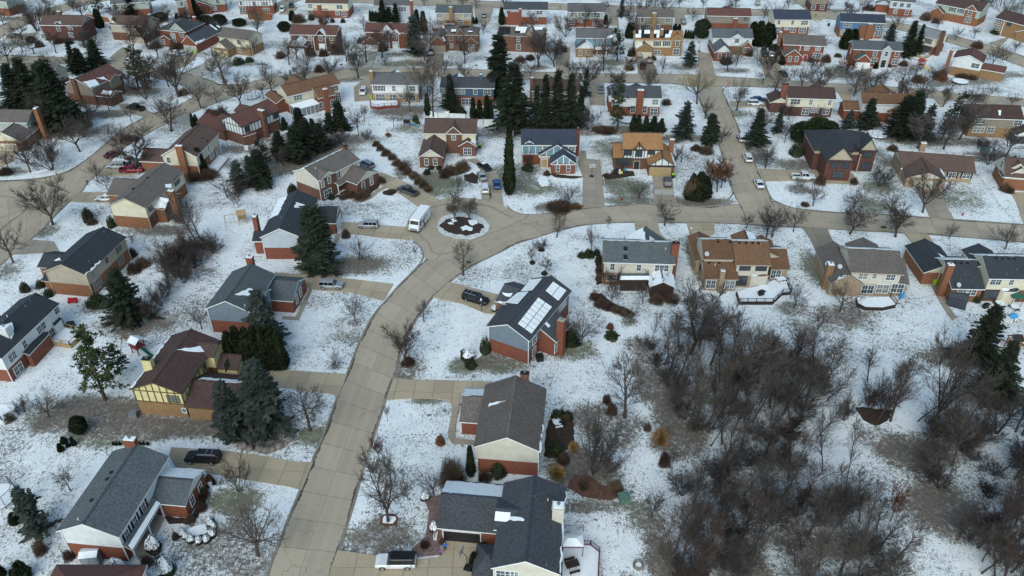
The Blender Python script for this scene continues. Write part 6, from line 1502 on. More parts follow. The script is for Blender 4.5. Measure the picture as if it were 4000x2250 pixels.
 house('the red brick house with the arched window', 'red brick house with charcoal roof, arched window and double garage at upper left', 'k', [(158,335),(478,368)], D=11.5, hip=1, roof='char', low=REDB, up=REDB, wings=[dict(p=[(292,347),(475,368)], z=5.5, ax='y', a=(345,265), y1=5, gable=S_SAGE), dict(p=[(425,487),(607,502)], z=3.2, ax='y', a=(495,402), y1=13), dict(p=[(170,440),(310,446)], z=2.8, ax='y', y1=2, pitch=.6)],
   win=[(1, 'S', 'w', 1.6,1.5,[(340,403)]),(1, 'S', 'w', 1.2,1.5,[(435,394)]),(1, 'S', 'w', 1.3,1.6,[(357,470)]),(3, 'S', 'w', 1.4,1.5,[(225,475)])], doors=[('garage_door', 2, 'S', .5,4.6,2.2, S_SAGE)], ch=[((575,187),7.2,1.3,.9, REDB)], snow=[(2, 'E', .0,.3,.85,1.0)], solar=[(2, 'E', [(745,285),(800,262),(880,310),(830,350)],3,2,[BLACK, BLACK, SNOW])])
 house('the tan house with the yellow garage door', 'tan house with grey-brown roof, tall columns and yellow garage door at upper left', 'k', [(838,415),(1200,462)], R=(890,304), roof='tan', low=TANB, up=S_CREAM, trim=TTRIM, wings=[dict(p=[(775,545),(970,562)], z=2.9, ax='y', a=(852,475), y1=4, gable=S_CREAM, up=TANB)], win=[(0, 'S', 'w', 1.2,1.5,[(1085,477)]),(0, 'S', 'w', 1.5,1.8,[(1095,562)])], doors=[('garage_door', 1, 'S', .5,4.6,2.1, S_YEL)], cols=[((1035,610),5),((1130,625),5),((1250,640),5)])
 house('the portico house with the snowy drive', 'brick house with red-brown roof, white portico and white garage on a snowy drive', '01', [(330,347),(808,357)], R=(330,245), roof='red', low=BRB, up=BRB, gable=S_CREAM, wings=[dict(p=[(295,470),(512,472)], z=2.9, ax='y', a=(400,400), y1=4, gable=S_WHITE, up=BRB), dict(p=[(578,372),(715,374)], z=5.0, ax='y', a=(650,297), y1=2, wall=False, gable=S_WHITE)],
   win=[(0, 'S', 'w', 1.1,1.5,[(545,387),(757,384),(650,387)]),(0, 'S', 'w', 1.1,1.6,[(547,452),(762,455)])], doors=[('garage_door', 1, 'S', .5,4.8,2.2, WHITE),('door', 0, 'S', (665,470),1.8,2.4, WHITE)], cols=[((595,515),4.8),((712,515),4.8)], snow=[(2, 'E', 0,1,.1,.9),(1, 'E', 0,.9,.1,.7)])
 house('the wreathed garage house', 'brick and white house with red-brown roof and a wreath on the garage gable', '01', [(1085,322),(1525,332)], R=(1090,226), roof='red', low=REDB, up=REDB, gable=S_WHITE, wings=[dict(p=[(1058,436),(1247,432)], z=2.9, ax='y', a=(1147,370), y1=5), dict(p=[(1245,326),(1392,330)], z=5.5, ax='y', a=(1335,250), y1=3, gable=S_WHITE), dict(p=[(1328,350),(1453,350)], z=5.0, ax='y', a=(1387,303), y1=1, wall=False)],
   win=[(2, 'S', 'w', 1.1,1.5,[(1297,360),(1392,368)]),(2, 'S', 'w', 2.0,1.7,[(1305,437)])], doors=[('garage_door', 1, 'S', .45,4.8,2.1, WHITE),('door', 2, 'S', (1400,450),1.7,2.3, WHITE)], cols=[((1345,485),4.8),((1440,485),4.8)], snow=[(3, 'E', 0,1,.1,.9)])
 house('the hipped brick house with solar panels', 'brown brick house with hipped roof dotted with snow-streaked solar panels', '01', [(1905,352),(2240,356)], R=(1960,246), hip=1, roof='tan', low=BRB, up=BRB, trim=TTRIM, wings=[dict(p=[(2005,353),(2107,353)], z=5.5, ax='y', a=(2057,290), y1=3), dict(p=[(2092,440),(2237,440)], z=2.9, ax='y', a=(2170,376), y1=3), dict(p=[(1735,442),(1925,446)], z=2.9, ax='y', y1=9, pitch=.85)],
   win=[(0, 'S', 't', 1.1,1.6,[(1960,382)]),(1, 'S', 't', 1.0,1.5,[(2055,380)]),(0, 'S', 't', 1.1,1.7,[(1965,457)]),(2, 'S', 'w', 1.6,1.8,[(2165,480)])], doors=[('garage_door', 3, 'S', .5,4.4,2.1, S_TAUPE),('door', 0, 'S', (2060,470),1.2,2.3, BLACK)],
   solar=[(0, 'S', [(2040,262),(2145,262),(2140,282),(2035,282)],5,1, BLACK),(0, 'S', [(1965,297),(2015,297),(2010,332),(1957,332)],1,3,[SNOW, BLACK]),(0, 'S', [(2130,300),(2175,300),(2180,335),(2130,335)],1,3,[SNOW, BLACK]),(3, 'E', [(1850,350),(1870,345),(1920,435),(1905,445)],1,4,[SNOW, BLACK])])
 house('the solar brick house left of the bare oak', 'brick house with snowy solar panels on its taupe roof beside a spreading bare tree', '01', [(2420,353),('02', 330,376)], R=('02', 0,268), roof='tan', low=BRB, up=BRB, trim=TTRIM, wings=[dict(p=[('02', 130,366),('02', 228,368)], z=5.5, ax='y', a=('02', 178,292), y1=3, up=BUFB)],
   win=[(0, 'S', 's', 1.0,1.5,[('02', 65,396)]),(1, 'S', 'w', 1.0,1.5,[('02', 168,396)]),(0, 'S', 'w', 1.3,1.8,[('02', 65,472)])], solar=[(0, 'S', [('02', 40,272),('02', 155,272),('02', 130,335),('02', 30,333)],4,3,[SNOW, SNOW, BLACK]),(0, 'S', [(2445,272),(2560,273),(2555,342),(2438,340)],4,3, BLACK)], snow=[(1, 'E', 0,1,.1,.9),(0, 'S', [('02', 220,270),('02', 315,273),('02', 300,300),('02', 230,298)])])
 house('the teal house with the white garage gable', 'teal house with grey roof and a white gabled stone-faced garage', '02', [(640,382),(1022,387)], R=(640,281), roof='grey', low=TANB, up=S_TEAL, wings=[dict(p=[(638,492),(828,496)], z=2.9, ax='y', a=(735,425), y1=4, gable=S_WHITE, up=TANB)], win=[(1, 'S', 'w', .8,1.6,[(688,532),(760,532)]),(0, 'S', 'w', 1.0,1.5,[(870,412),(935,412)]),(0, 'S', 'w', 1.8,1.7,[(950,500)])], snow=[(1, 'E', 0,.9,.1,.9),(0, 'S', [(945,375),(1000,350),(1020,365),(1000,382)])], panels=[('porch_roof', SNOW, [(840,470,3.0),(1040,475,3.0),(1045,500,2.6),(838,495,2.6)],.15)], cols=[((850,590),2.5),((945,592),2.5),((1035,595),2.5)])
 house('the tan solar house', 'tan brick house with orange roof nearly covered in solar panels and patchy snow', '02', [(1232,398),(1728,404)], R=(1240,301), roof='orange', low=TANB, up=S_CREAM, trim=TTRIM, wings=[dict(p=[(1600,404),(1730,405)], z=5.5, ax='y', a=(1670,350), y1=3, up=TANB), dict(p=[(1240,502),(1422,507)], z=2.9, ax='y', a=(1322,442), y1=4, up=TANB)],
   win=[(0, 'S', 's', 1.4,1.5,[(1460,438),(1555,438)]),(1, 'S', 'w', 1.1,1.6,[(1662,438)]),(1, 'S', 'w', 1.9,2.0,[(1650,520)]),(0, 'S', 'w', 2,1.5,[(1460,527)])], doors=[('garage_door', 2, 'S', .55,4.6,2.1, S_CREAM)], ch=[((1510,290),8.6,1,.8, TANB)],
   solar=[(0, 'S', [(1245,303),(1388,303),(1384,384),(1238,382)],5,2,[BLACK, BLACK, SNOW]),(0, 'S', [(1427,304),(1615,306),(1590,382),(1424,382)],6,2,[SNOW, BLACK, SNOW])], snow=[(2, 'W', .1,1,.2,.9)])
 house('the white corner house', 'white house with slate roof and red brick garage on the street corner', '02', [(2015,383),(2432,388)], R=(2015,281), roof='slate', low=REDB, up=S_WHITE, wings=[dict(p=[(2035,532),(2217,534)], z=2.9, ax='y', a=(2125,457), y1=5, gable=S_WHITE, up=REDB), dict(p=[(2310,470),(2427,475)], z=2.9, ax='y', a=(2370,416), y1=3, up=REDB), dict(p=[(2195,386),(2332,387)], z=5.5, ax='y', a=(2265,340), y1=3)], win=[(1, 'S', 'w', .9,1.6,[(2088,562),(2168,562)]),(2, 'S', 'w', 1.9,1.6,[(2352,500)]),(3, 'S', 'w', 1.4,1.3,[(2262,410)])])
 house('the brick and cream house with the red door', 'brick and cream house with taupe roof, side chimney and a red door', 'm', [(155,452),(590,470)], R=(150,346), roof='tan', low=REDB, up=REDB, gable=S_CREAM, wings=[dict(p=[(165,572),(357,578)], z=2.9, ax='y', a=(272,502), y1=4)], win=[(1, 'S', 'w', .9,1.7,[(222,597),(290,599)]),(0, 'S', 'w', 1.5,1.2,[(395,490),(508,493)]),(0, 'S', 'w', 2.5,1.8,[(498,566)])], doors=[('door', 0, 'S', (380,575),1.1,2.2, surf('red_door', (.3,.02,.05),.5))], ch=[((130,318),8.3,.9,1.4, ORB)], boxes=[('corner_board', WHITE, 5.6,.25,2.8,5.8,.36,5.3)])
 house('the brick house with the grey centre gable', 'red brick house with slate roof, grey centre gable and blue side wall', 'm', [(865,500),(1375,520)], R=(850,405), roof='slate', low=REDB, up=REDB, gable=S_SLATE, wings=[dict(p=[(1155,516),(1270,519)], z=5.5, ax='y', a=(1230,465), y1=3, up=S_GREY, low=S_GREY), dict(p=[(890,608),(1058,626)], z=2.9, ax='y', a=(985,552), y1=3)],
   win=[(0, 'S', 'w', 1.1,1.5,[(1088,543),(1310,550)]),(0, 'S', 'w', 1.7,1.8,[(1075,617),(1287,627)]),(1, 'S', 'w', 1.0,1.6,[(1202,547)]),(0, 'W', 'w', .8,1.8,[(845,515)])], doors=[('garage_door', 2, 'S', .5,4.4,2.1, WHITE),('door', 1, 'S', .45,1.5,2.4, BLACK)])
 house('the white-gabled house by the trampoline', 'white gabled house with red-brown roof and tan brick base at upper right', 'l', [(548,562),(850,613)], ax='y', e3=(460,467), R=(740,540), roof='red', low=TANB, up=S_WHITE, wings=[dict(b=lambda W, D: (W - 1.5, W + 6.5, D * .25, D * .85), z=2.9, ax='x', up=TANB)], win=[(0, 'S', 'w', 2.2,1.4,[(770,636)]),(0, 'W', 'w', .9,1.4,[(560,608)]),(0, 'W', 'w', 1.4,1.9,[(538,690)])], ch=[((545,477),8.2,1.0,1.3, ORB)], snow=[(0, 'W', [(548,555),(600,575),(580,590),(555,572)])])
 house('the pale-roofed cream house', 'cream house with pale grey roof and a brown brick chimney at upper right', 'l', [(140,322),(395,387)], R=(430,295), roof='lgrey', low=BRB, up=S_CREAM, ch=[((465,303),8.2,1.0,1.4, BRB, 'dark')], win=[(0, 'S', 'd', 2.2,1.4,[(315,397)]),(0, 'S', 'd', 2.8,1.9,[(290,472)]),(0, 'E', 'd', .7,1.4,[(492,385)])])
 # --- farther rows
 house('the cream house with the navy roof', 'cream house with navy roof and brick lower floor near the far road', 'm', [(65,200),(447,202)], R=(65,96), roof='navy', low=REDB, up=S_CREAM, win=[(0, 'S', 'w', .9,1.4,[(110,226),(250,229)]),(0, 'S', 'w', 2.4,1.5,[(370,231)]),(0, 'S', 'w', 1.9,1.9,[(100,302)]),(0, 'S', 'w', 1.5,1.0,[(190,287)]),(0, 'S', 'w', 1.7,1.8,[(255,302)]),(0, 'S', 'w', 2.5,1.9,[(350,307)])])
 house('the bright blue house', 'bright blue house with navy roof and orange brick chimney near the far road', 'm', [(735,220),(1200,238)], R=(735,132), roof='navy', low=ORB, up=S_BLUE, win=[(0, 'S', 'w', 2.5,1.5,[(810,250)]),(0, 'S', 'w', 2.0,1.6,[(1135,267)]),(0, 'S', 'w', 1.7,1.7,[(1115,338)]),(0, 'S', 'w', 1.2,1.7,[(960,350),(1055,357)]),(0, 'S', 'w', 1.5,1.6,[(760,325)])], ch=[((1040,238),7.6,1.5,1.0, ORB)], boxes=[('brick_projection', ORB, 7.2,-.6,0,12.2,.5,4.4)], snow=[])
 house('the sage-fronted house by the wood', 'sage and brick house with dark brown roof and brick gable near the far wood', 'l', [(378,32),(828,118)], D=10, roof='dkbrown', low=ORB, up=S_SAGE, wings=[dict(p=[(672,86),(785,113)], z=5.5, ax='y', a=(745,46), y1=4, up=ORB), dict(p=[(320,108),(470,130)], z=2.9, ax='y', a=(410,70), y1=3, up=ORB)], win=[(0, 'S', 's', 1.2,1.4,[(548,92),(630,106)]),(1, 'S', 'w', 1.2,1.7,[(720,122)]),(1, 'S', 'w', 1.7,2.0,[(700,190)])])
 house('the tan brick house by the wood', 'tan brick house with brown roof and white corner boards by the far wood', 'l', [(958,172),(1320,268)], R=(1050,94), roof='dkbrown', low=TANB, up=TANB, gable=S_TAN, win=[(0, 'S', 'w', 1.9,1.3,[(1000,207)]),(0, 'S', 'w', 1.9,1.6,[(980,268)]),(0, 'S', 'd', 1.3,1.2,[(1097,233)])], wings=[dict(p=[(1150,310),(1330,350)], z=2.9, ax='y', y1=3)], boxes=[('corner_board', WHITE, 3.6,.26,.2,3.8,.38,5.2)])
 house('the grey-green house on the cross street', 'grey-green house with grey roof above a row of shrubs near the far road', '02', [(557,121),(932,123)], R=(560,31), roof='grey', low=REDB, up=S_SAGE, win=[(0, 'S', 'w', .8,1.4,[(605,145),(712,145)]),(0, 'S', 'w', 2.2,1.5,[(853,151)]),(0, 'S', 'w', 2.2,1.7,[(597,222)]),(0, 'S', 'w', 1.5,.9,[(687,213)]),(0, 'S', 'w', 2.6,1.7,[(850,227)])])
 house('the taupe house with the tan chimney', 'taupe house with brown-grey roof and a tan brick chimney on its back wall', '02', [(1260,173),(1634,179)], R=(1260,86), roof='tan', low=BRB, up=S_TAUPE, ch=[((1433,127),7.6,1.4,.9, TANB)], win=[(0, 'S', 'w', 1.0,1.5,[(1310,202)]),(0, 'S', 'w', 1.8,1.5,[(1568,205)]),(0, 'S', 'w', 1.4,1.7,[(1310,267),(1372,270),(1465,272)])])
 house('the taupe house with the red-brown roof', 'taupe house with red-brown roof and front gable beside the far road', '02', [(1960,158),(2412,166)], R=(1965,76), roof='red', low=REDB, up=S_TAUPE, ch=[((2250,182),6.4,1.6,.9, REDB)], win=[(0, 'S', 't', 2.4,1.6,[(2040,189)]),(0, 'S', 't', 1.6,1.5,[(2350,192)])], wings=[NG(.5,3,1.5,5.3)])
 house('the pale blue house with the navy roof', 'pale blue and brick house with charcoal roof and brick chimney near the far road', '01', [(2490,98),('02', 362,101)], R=('02', 362,19), roof='char', low=REDB, up=S_LBLUE, ch=[(('02', 83,86),8.2,1.1,.9, REDB)], win=[(0, 'S', 'w', 2.2,1.3,[('02', 275,127)]),(0, 'S', 'w', 1.5,1.0,[('02', 240,187)]),(0, 'S', 'w', .9,1.7,[('02', 37,217)]),(0, 'S', 'w', 1.4,1.4,[(2540,120)])], boxes=[('brick_projection', REDB, 1.5,-.5,0,6.2,.5,4.6)])
 house('the tan house with the slate roof', 'tan house with blue-grey roof and a small red hipped porch near the far road', '01', [(1800,129),(2170,136)], R=(1800,46), roof='slate', low=TANB, up=S_TAN, ch=[((1957,66),8.2,1.3,.9, TANB)], win=[(0, 'S', 'w', 1.7,1.5,[(1845,157)]),(0, 'S', 'w', 1.7,1.3,[(2110,157)]),(0, 'S', 'w', 2.5,1.7,[(1850,227)]),(0, 'S', 'w', 1.6,1.6,[(2060,215)])], wings=[dict(p=[(1902,238),(1996,238)], z=2.6, ax='y', y1=.6, hip=1, roof='red', low=GLASS)])
 house('the pale house with the red chimney', 'pale blue house with grey roof and red brick chimney behind small conifers', '01', [(1180,57),(1562,58)], D=9, roof='grey', low=S_LBLUE, up=S_LBLUE, ch=[((1560,0),8,1.1,1.3, REDB)], win=[(0, 'S', 'w', 1.5,1.5,[(1250,80)]),(0, 'S', 'w', 2.8,1.6,[(1470,92)]),(0, 'S', 'w', 1.2,1.4,[(1345,88)])])
 house('the cream house with the brick bay', 'cream house with brown roof and a brick bay under its chimney at the top edge', '01', [(490,33),(928,39)], D=9.5, roof='brown', low=REDB, up=S_CREAM, ch=[((632,42),7.6,1.4,1.0, REDB)], win=[(0, 'S', 'w', 1.6,1.5,[(545,62)]),(0, 'S', 'w', 2.3,1.4,[(840,70)]),(0, 'S', 'w', 1.4,1.4,[(545,127),(820,130)]),(0, 'S', 'w', 1.7,1.8,[(885,143)])], wings=[dict(p=[(575,98),(722,98)], z=3.2, ax='x', y1=4, up=REDB, low=REDB)])
 house('the white timbered house with the orange deck', 'white half-timbered house at the top edge with an orange wooden deck', 'k', [(1055,2),(1475,-10)], D=9, roof='brown', low=REDB, up=S_WHITE, timber=[(0, 'S', DTRIM, 2.9,12)], win=[(0, 'S', 'w', .9,1.5,[(1110,36),(1258,41)]),(0, 'S', 'w', 2.2,1.5,[(1385,43)]),(0, 'S', 'w', 2.2,1.8,[(1130,118)]),(0, 'S', 'w', 2.4,1.7,[(1400,128)])])
 house('the tall brick house at the top left', 'red brick and sage house with two brick chimneys at the top edge', 'k', [(355,12),(930,-30)], D=9, roof='char', low=REDB, up=S_SAGE, ch=[((500,-60),9.5,1.5,1.0, REDB)], auto=[(0, 'S', .9,1.5,1.5, 'w', [.2,.75]),(0, 'S', 3.5,1.2,1.4, 'w', [.1,.5,.85])], wings=[dict(p=[(500,90),(780,70)], z=3, ax='y', y1=3, up=REDB)])
 house('the sage house at the top left', 'sage green house with grey roof behind a dark spruce at the top left', 'j', [(960,50),(1400,18)], D=9, roof='grey', low=REDB, up=S_SAGE, win=[(0, 'S', 'w', 1.1,1.6,[(1027,77)]),(0, 'S', 'w', 1.6,1.6,[(1330,22)]),(0, 'S', 'w', 2.2,1.2,[(1045,148)])])
 house('the grey porch house at the top right', 'pale grey house with white porch posts at the top edge near the far wood', 'm', [(1240,8),(1500,30)], D=9, roof='grey', low=REDB, up=S_LBLUE, auto=[(0, 'S', 3.5,1.4,1.4, 'w', [.2,.5,.8]),(0, 'S', .8,1.2,1.7, 'w', [.3,.8])], wings=[dict(p=[(1090,10),(1255,30)], z=2.9, ax='y', y1=4, roof='lgrey')])
 house('the dark brick house at the top edge', 'dark brick house cut off by the top edge above the far side street', 'm', [(440,-30),(640,-25)], D=9, roof='dkbrown', low=DKB, up=S_TAUPE, auto=[(0, 'S', .8,1.4,1.6, 'w', [.2,.7])])
 house('the sage house in the top left corner', 'pale sage house in the top left corner of the view', '00', [(-300,-10),(60,20)], D=9, roof='grey', low=REDB, up=S_SAGE)
 for s_, l_, rc, e_, rf, u_ in (('a', 'grey-roofed house in the farthest row at the top edge left of the middle', '01', [(1150,-120),(1500,-122)], 'grey', S_LBLUE),('b', 'brown-roofed house in the farthest row at the top edge near the middle', '02', [(150,-128),(500,-128)], 'brown', S_BEIGE),
         ('c', 'slate-roofed house in the farthest row at the top edge right of the middle', '02', [(1250,-115),(1600,-112)], 'slate', S_TAN)):
  if False: house(s_, l_, rc, e_, D=9, roof=rf, up=u_)
# ------------------------------------------------------------------ where the plants stand
def build_plants():
 def T(rc, kind, rows, **k):
  for r_ in rows:
   x, y, top, w = r_[:4]
   base = q(rc, x, y); tv = q(rc, x, top)[1]
   sc = (q(rc, 1,0)[0] - q(rc, 0,0)[0])
   plant(base, tv, w * sc, kind, **k)
 # near left
 T('30', 'sap', [(715,592,370,210),(1597,1382,1190,230)])
 T('30', 'thinspruce', [(395,1010,560,300)]); T('30', 'bshrub', [(415,1210,1080,130),(1480,1330,1230,120)]); T('30', 'pine', [(250,740,560,160),(330,690,560,90)])
 T('30', 'arb', [(620,190,118,60),(690,150,95,40),(650,110,50,60),(745,132,55,50),(30,1449,1335,80),(250,1470,1320,150),(135,1449,1390,60),(160,915,820,100)])
 T('30', 'arb', [(x, 130,96,26) for x in (1145,1175,1210,1415,1450,1490)])
 T('30', 'snowevs', [(1835,1030,975,75),(1872,1065,1015,60),(1925,1100,1035,75),(2005,1112,1050,70),(2080,1100,1040,70),(2140,1045,980,75),(2155,970,910,60),(2122,935,880,70),(2110,890,850,60),(1555,1185,1055,140),(1685,1420,1270,150),(1570,1460,1370,120),(1190,1405,1290,180)])
 T('30', 'rshrub', [(2110,485,420,70)]); T('30', 'arb', [(2160,530,465,40)]); T('30', 'multi', [(2400,600,245,330)])
 T('30', 'bshrub', [(2050,640,560,120),(2030,780,700,110),(1920,900,830,110),(1770,1070,1000,70),(700,1270,1190,120)])
 T('31', 'round', [(20,1245,600,640)], var=1); T('31', 'vase', [(1330,905,190,620)], var=1); T('31', 'round', [(1790,640,320,330)]); T('31', 'rust', [(1240,285,0,140)])
 T('31', 'bshrub', [(1975,505,255,280),(1870,1130,1065,70),(1700,1160,1095,110),(2300,480,390,150)]); T('31', 'rshrub', [(1855,115,30,90)]); T('31', 'arb', [(2160,440,150,90),(2195,1385,1215,100)])
 T('31', 'snowevs', [(1792,995,900,60),(1700,670,600,90)]); T('31', 'evs', [(2440,420,310,160),(2280,1160,1110,70)])
 T('32', 'multi', [(810,425,-330,480)], var=0); T('32', 'multi', [(1710,640,395,340),(960,400,200,300)]); T('32', 'sap', [(1405,860,600,230),(1612,372,190,70)])
 T('32', 'grass', [(1490,125,-20,150),(450,480,340,130),(620,200,100,90)]); T('32', 'bshrub', [(1530,330,175,120),(1040,590,480,160),(720,560,500,120),(520,300,200,130)]); T('32', 'evs', [(430,200,100,150)])
 T('20', 'pine', [(1060,1130,360,520),(1215,870,530,280)]); T('20', 'round', [(500,1305,1020,430),(2030,415,120,300)]); T('20', 'multi', [(245,1245,1085,170)])
 T('20', 'fatspruce', [(1310,325,-190,420)]); T('20', 'evs', [(985,165,60,190),(490,80,10,90),(260,30,-60,90)]); T('20', 'roundev', [(815,1460,1305,150)]); T('20', 'bshrub', [(100,1330,1250,120),(2380,760,660,110)])
 T('20', 'hedge', [(2350,775,450,190),(2440,785,400,200),(2530,795,410,200)]); T('21', 'hedge', [(45,800,400,200),(130,805,400,200),(210,808,390,190),(275,808,420,150)])
 T('21', 'bluespruce', [(110,560,25,350),(105,1400,745,470)]); T('20', 'bluespruce', [(2350,1470,950,330)])
 T('21', 'leader', [(545,1432,990,440),(1690,342,120,160)]); T('21', 'round', [(1000,342,30,230),(805,792,600,210)]); T('21', 'vase', [(1505,772,350,360)], var=2); T('21', 'sap', [(1322,1342,1170,70)])
 T('21', 'evs', [(2310,640,490,80),(2160,790,720,110)]); T('21', 'snowevs', [(2140,700,610,130),(2395,230,165,60)]); T('21', 'bshrub', [(1530,760,700,150),(100,790,730,80)])
 T('22', 'round', [(695,585,190,340),(1185,352,170,220)], var=3); T('22', 'round', [(1000,175,-130,260),(1310,160,-80,160)]); T('22', 'leader', [(1130,1305,640,390)], var=0)
 T('22', 'evs', [(600,560,400,150),(470,1310,1230,140),(1000,500,440,130),(560,1310,1240,100)]); T('22', 'rshrub', [(985,405,350,70)]); T('22', 'bshrub', [(950,1150,1060,90),(1000,1260,1140,120),(1360,1430,1350,80),(530,1360,1270,120),(1600,130,60,180),(1450,140,60,160),(830,110,40,110),(880,180,110,120),(960,210,140,110),(1050,240,170,110),(1140,270,200,120)])
 T('22', 'vase', [(1790,665,-40,680)], var=0)
 # the wood at lower right: every stem a tree
 r = random.Random(21)
 T('22', 'wood', [(1400,520,180,200),(1535,610,170,240),(1690,640,250,260),(1640,800,420,320),(1560,905,450,300),(1925,890,430,300),(2200,1165,250,560),(2450,900,320,380),(1745,1235,700,320),(2050,1200,720,340),(2420,1350,640,420),(1620,1010,520,300),(1860,1060,560,300),(2300,760,250,340),(2500,1150,500,360),(1960,1380,800,340),(2230,1420,820,360)])
 T('23', 'wood', [(120,905,320,440),(310,1105,420,500),(560,1000,430,480),(210,1425,900,560),(20,1200,560,400),(640,760,320,380),(450,780,300,360),(1000,930,600,240),(1100,1330,640,330),(1230,1340,690,380),(1180,1200,640,330),(2300,1460,1010,420),(2490,1449,1040,400)])
 T('23', 'vase', [(1650,1400,400,640)], var=1); T('23', 'sap', [(1760,1430,1020,220)]); T('23', 'round', [(260,205,-90,240),(720,240,-100,330)])
 T('23', 'fatspruce', [(2080,730,170,420),(2230,1100,540,400)]); T('23', 'evs', [(2080,130,40,90),(2300,60,-20,90)])
 def inside(p, poly):
  c = False
  for k in range(len(poly)):
   (x1, y1),(x2, y2) = poly[k], poly[k - 1]
   if (y1 > p[1]) != (y2 > p[1]) and p[0] < (x2 - x1) * (p[1] - y1) / (y2 - y1) + x1: c = not c
  return c
 P1 = [(1640,900),(1760,840),(1850,890),(1950,930),(2040,900),(2100,960),(2090,1060),(2060,1120),(2120,1200),(2180,1290),(2250,1400),(2290,1520),(1680,1520),(1680,1400),(1720,1290),(1790,1180),(1720,1060)]
 P2 = [(2270,1085),(2300,1050),(2420,1060),(2500,1090),(2620,1070),(2620,1520),(2520,1520),(2440,1400),(2370,1290),(2330,1200),(2290,1130)]
 def scatter(n, kind, h, w, gap):
  k = 0; pts = []
  while k < n:
   x, y = r.uniform(1630,2620), r.uniform(850,1515)
   if not (inside((x, y), P1) or inside((x, y), P2)) or abs((x - 2080) * .84 + (y - 1230) * .545) < 26 and y > 1215: continue
   if any(abs(x - a) < gap * 1.5 and abs(y - b) < gap for a, b in pts): continue
   pts.append((x, y)); k += 1; s = (y + 730) / 2180
   T('F', kind, [(x, y, y - r.uniform(*h) * s, r.uniform(*w) * s)])
 scatter(122, 'wood', (110,195),(75,150),13); scatter(70, 'thicket', (34,74),(55,105),14)
 T('33', 'rust', [(1230,900,500,200)])
 T('23', 'thicket', [(1130,1240,900,360),(1000,1250,960,200),(760,1330,1080,240)])
 T('22', 'thicket', [(1380,620,480,200),(1450,800,600,220),(1540,950,740,260),(1640,1080,820,300),(2250,780,560,260),(2420,820,600,260),(1700,1300,1060,300)])
 T('23', 'thicket', [(60,700,480,260),(230,820,600,260),(420,900,660,260),(120,1150,900,280),(350,1300,1050,280),(560,1080,840,240)])
 # left middle
 T('10', 'vase', [(530,812,350,480)], var=2); T('10', 'round', [(135,1192,690,380),(985,372,140,220),(1085,462,270,160),(2285,542,290,240),(1255,145,-260,280),(1335,1000,880,160),(90,255,20,220),(1700,1410,980,420),(2400,640,420,160)])
 T('10', 'wood', [(1985,1000,380,380),(2020,960,460,380)]); T('10', 'thicket', [(1900,1100,880,330),(2050,1060,900,260),(1800,1230,960,330),(1720,1300,1080,260),(1960,1250,1020,260),(2150,1100,930,200),(1850,1400,1150,260),(1780,780,620,240),(2400,520,400,220)])
 T('10', 'thinspruce', [(2410,410,170,190),(2545,430,120,170)]); T('10', 'arb', [(2030,285,50,110)]); T('10', 'evs', [(420,1430,1370,110),(1130,830,720,90),(900,780,640,60)]); T('10', 'bshrub', [(880,740,650,110),(930,800,740,110),(1440,1230,1130,150),(1350,1290,1180,140),(1330,1130,1040,110),(60,300,230,140),(250,60,-20,130),(2100,330,250,200),(1960,350,280,160),(1300,150,120,90)])
 T('20', 'thicket', [(1500,300,60,260),(1620,180,-60,240),(1700,60,-150,220)])
 # top left
 T('00', 'sap', [(565,535,290,180),(2140,782,580,140),(1095,1352,1230,130)]); T('00', 'round', [(345,545,320,270),(92,655,290,310),(2020,1085,770,270),(2180,1035,860,190),(1690,1255,890,320),(1440,1425,1180,270),(1180,1460,1250,270),(1100,1112,830,220),(1320,1225,1020,140),(850,480,220,340),(510,95,-60,200),(740,118,-70,200),(235,160,-40,320),(40,260,60,200),(220,400,180,260),(1690,230,0,260),(700,700,540,220),(480,650,520,240),(2110,130,-40,280),(2480,500,280,220),(2540,560,330,200)])
 T('00', 'vase', [(1795,975,440,560),(1480,470,130,420)]); T('00', 'pine', [(1395,895,440,280),(1485,885,470,260),(1000,140,-90,170)], var=2)
 T('00', 'spruce', [(770,745,410,140),(835,730,480,220),(985,670,390,230),(640,1295,610,420),(200,1090,640,260),(340,1080,580,280),(480,1000,640,260),(1335,170,-60,230),(1980,190,-20,220)])
 T('00', 'fatspruce', [(650,1300,660,430)]); T('00', 'arb', [(1010,280,95,90),(1950,1290,1145,45),(1985,1280,1155,45),(1785,195,135,45),(1830,195,140,45),(1870,200,150,45),(1990,200,130,60)])
 T('00', 'roundev', [(1620,215,130,150),(2080,250,160,130),(2210,250,150,140),(2410,260,190,150),(320,430,370,90)]); T('00', 'bshrub', [(2220,1150,1075,110),(1850,950,880,110),(400,470,400,90),(1780,490,420,160),(1560,480,420,140),(600,430,380,130)]); T('00', 'evs', [(2400,640,570,110),(2510,620,570,80),(700,440,380,80),(2200,560,500,70)])
 T('00', 'thinspruce', [(790,1180,1040,150)])
 # top middle left
 T('01', 'round', [(520,702,480,260),(1300,655,520,190),(1080,305,120,170),(1550,1122,790,280),(2285,345,170,130),(1740,730,500,220),(1900,760,520,200),(300,20,-110,150),(1690,60,-80,130),(1920,40,-100,130)]); T('01', 'multi', [(730,735,550,240),(245,592,500,130),(790,520,380,200)]); T('01', 'vase', [(1030,785,470,280)], var=0)
 T('01', 'sap', [(90,765,610,150),(430,782,640,140),(1030,1362,1100,170),(1095,1232,1040,90),(80,1000,810,140),(640,1320,1180,140),(1700,330,180,90)]); T('01', 'tanround', [(1600,730,540,230),(1670,1000,590,280)]); T('01', 'leader', [(1735,1160,620,200),(1785,1175,600,260),(2215,90,-80,120)])
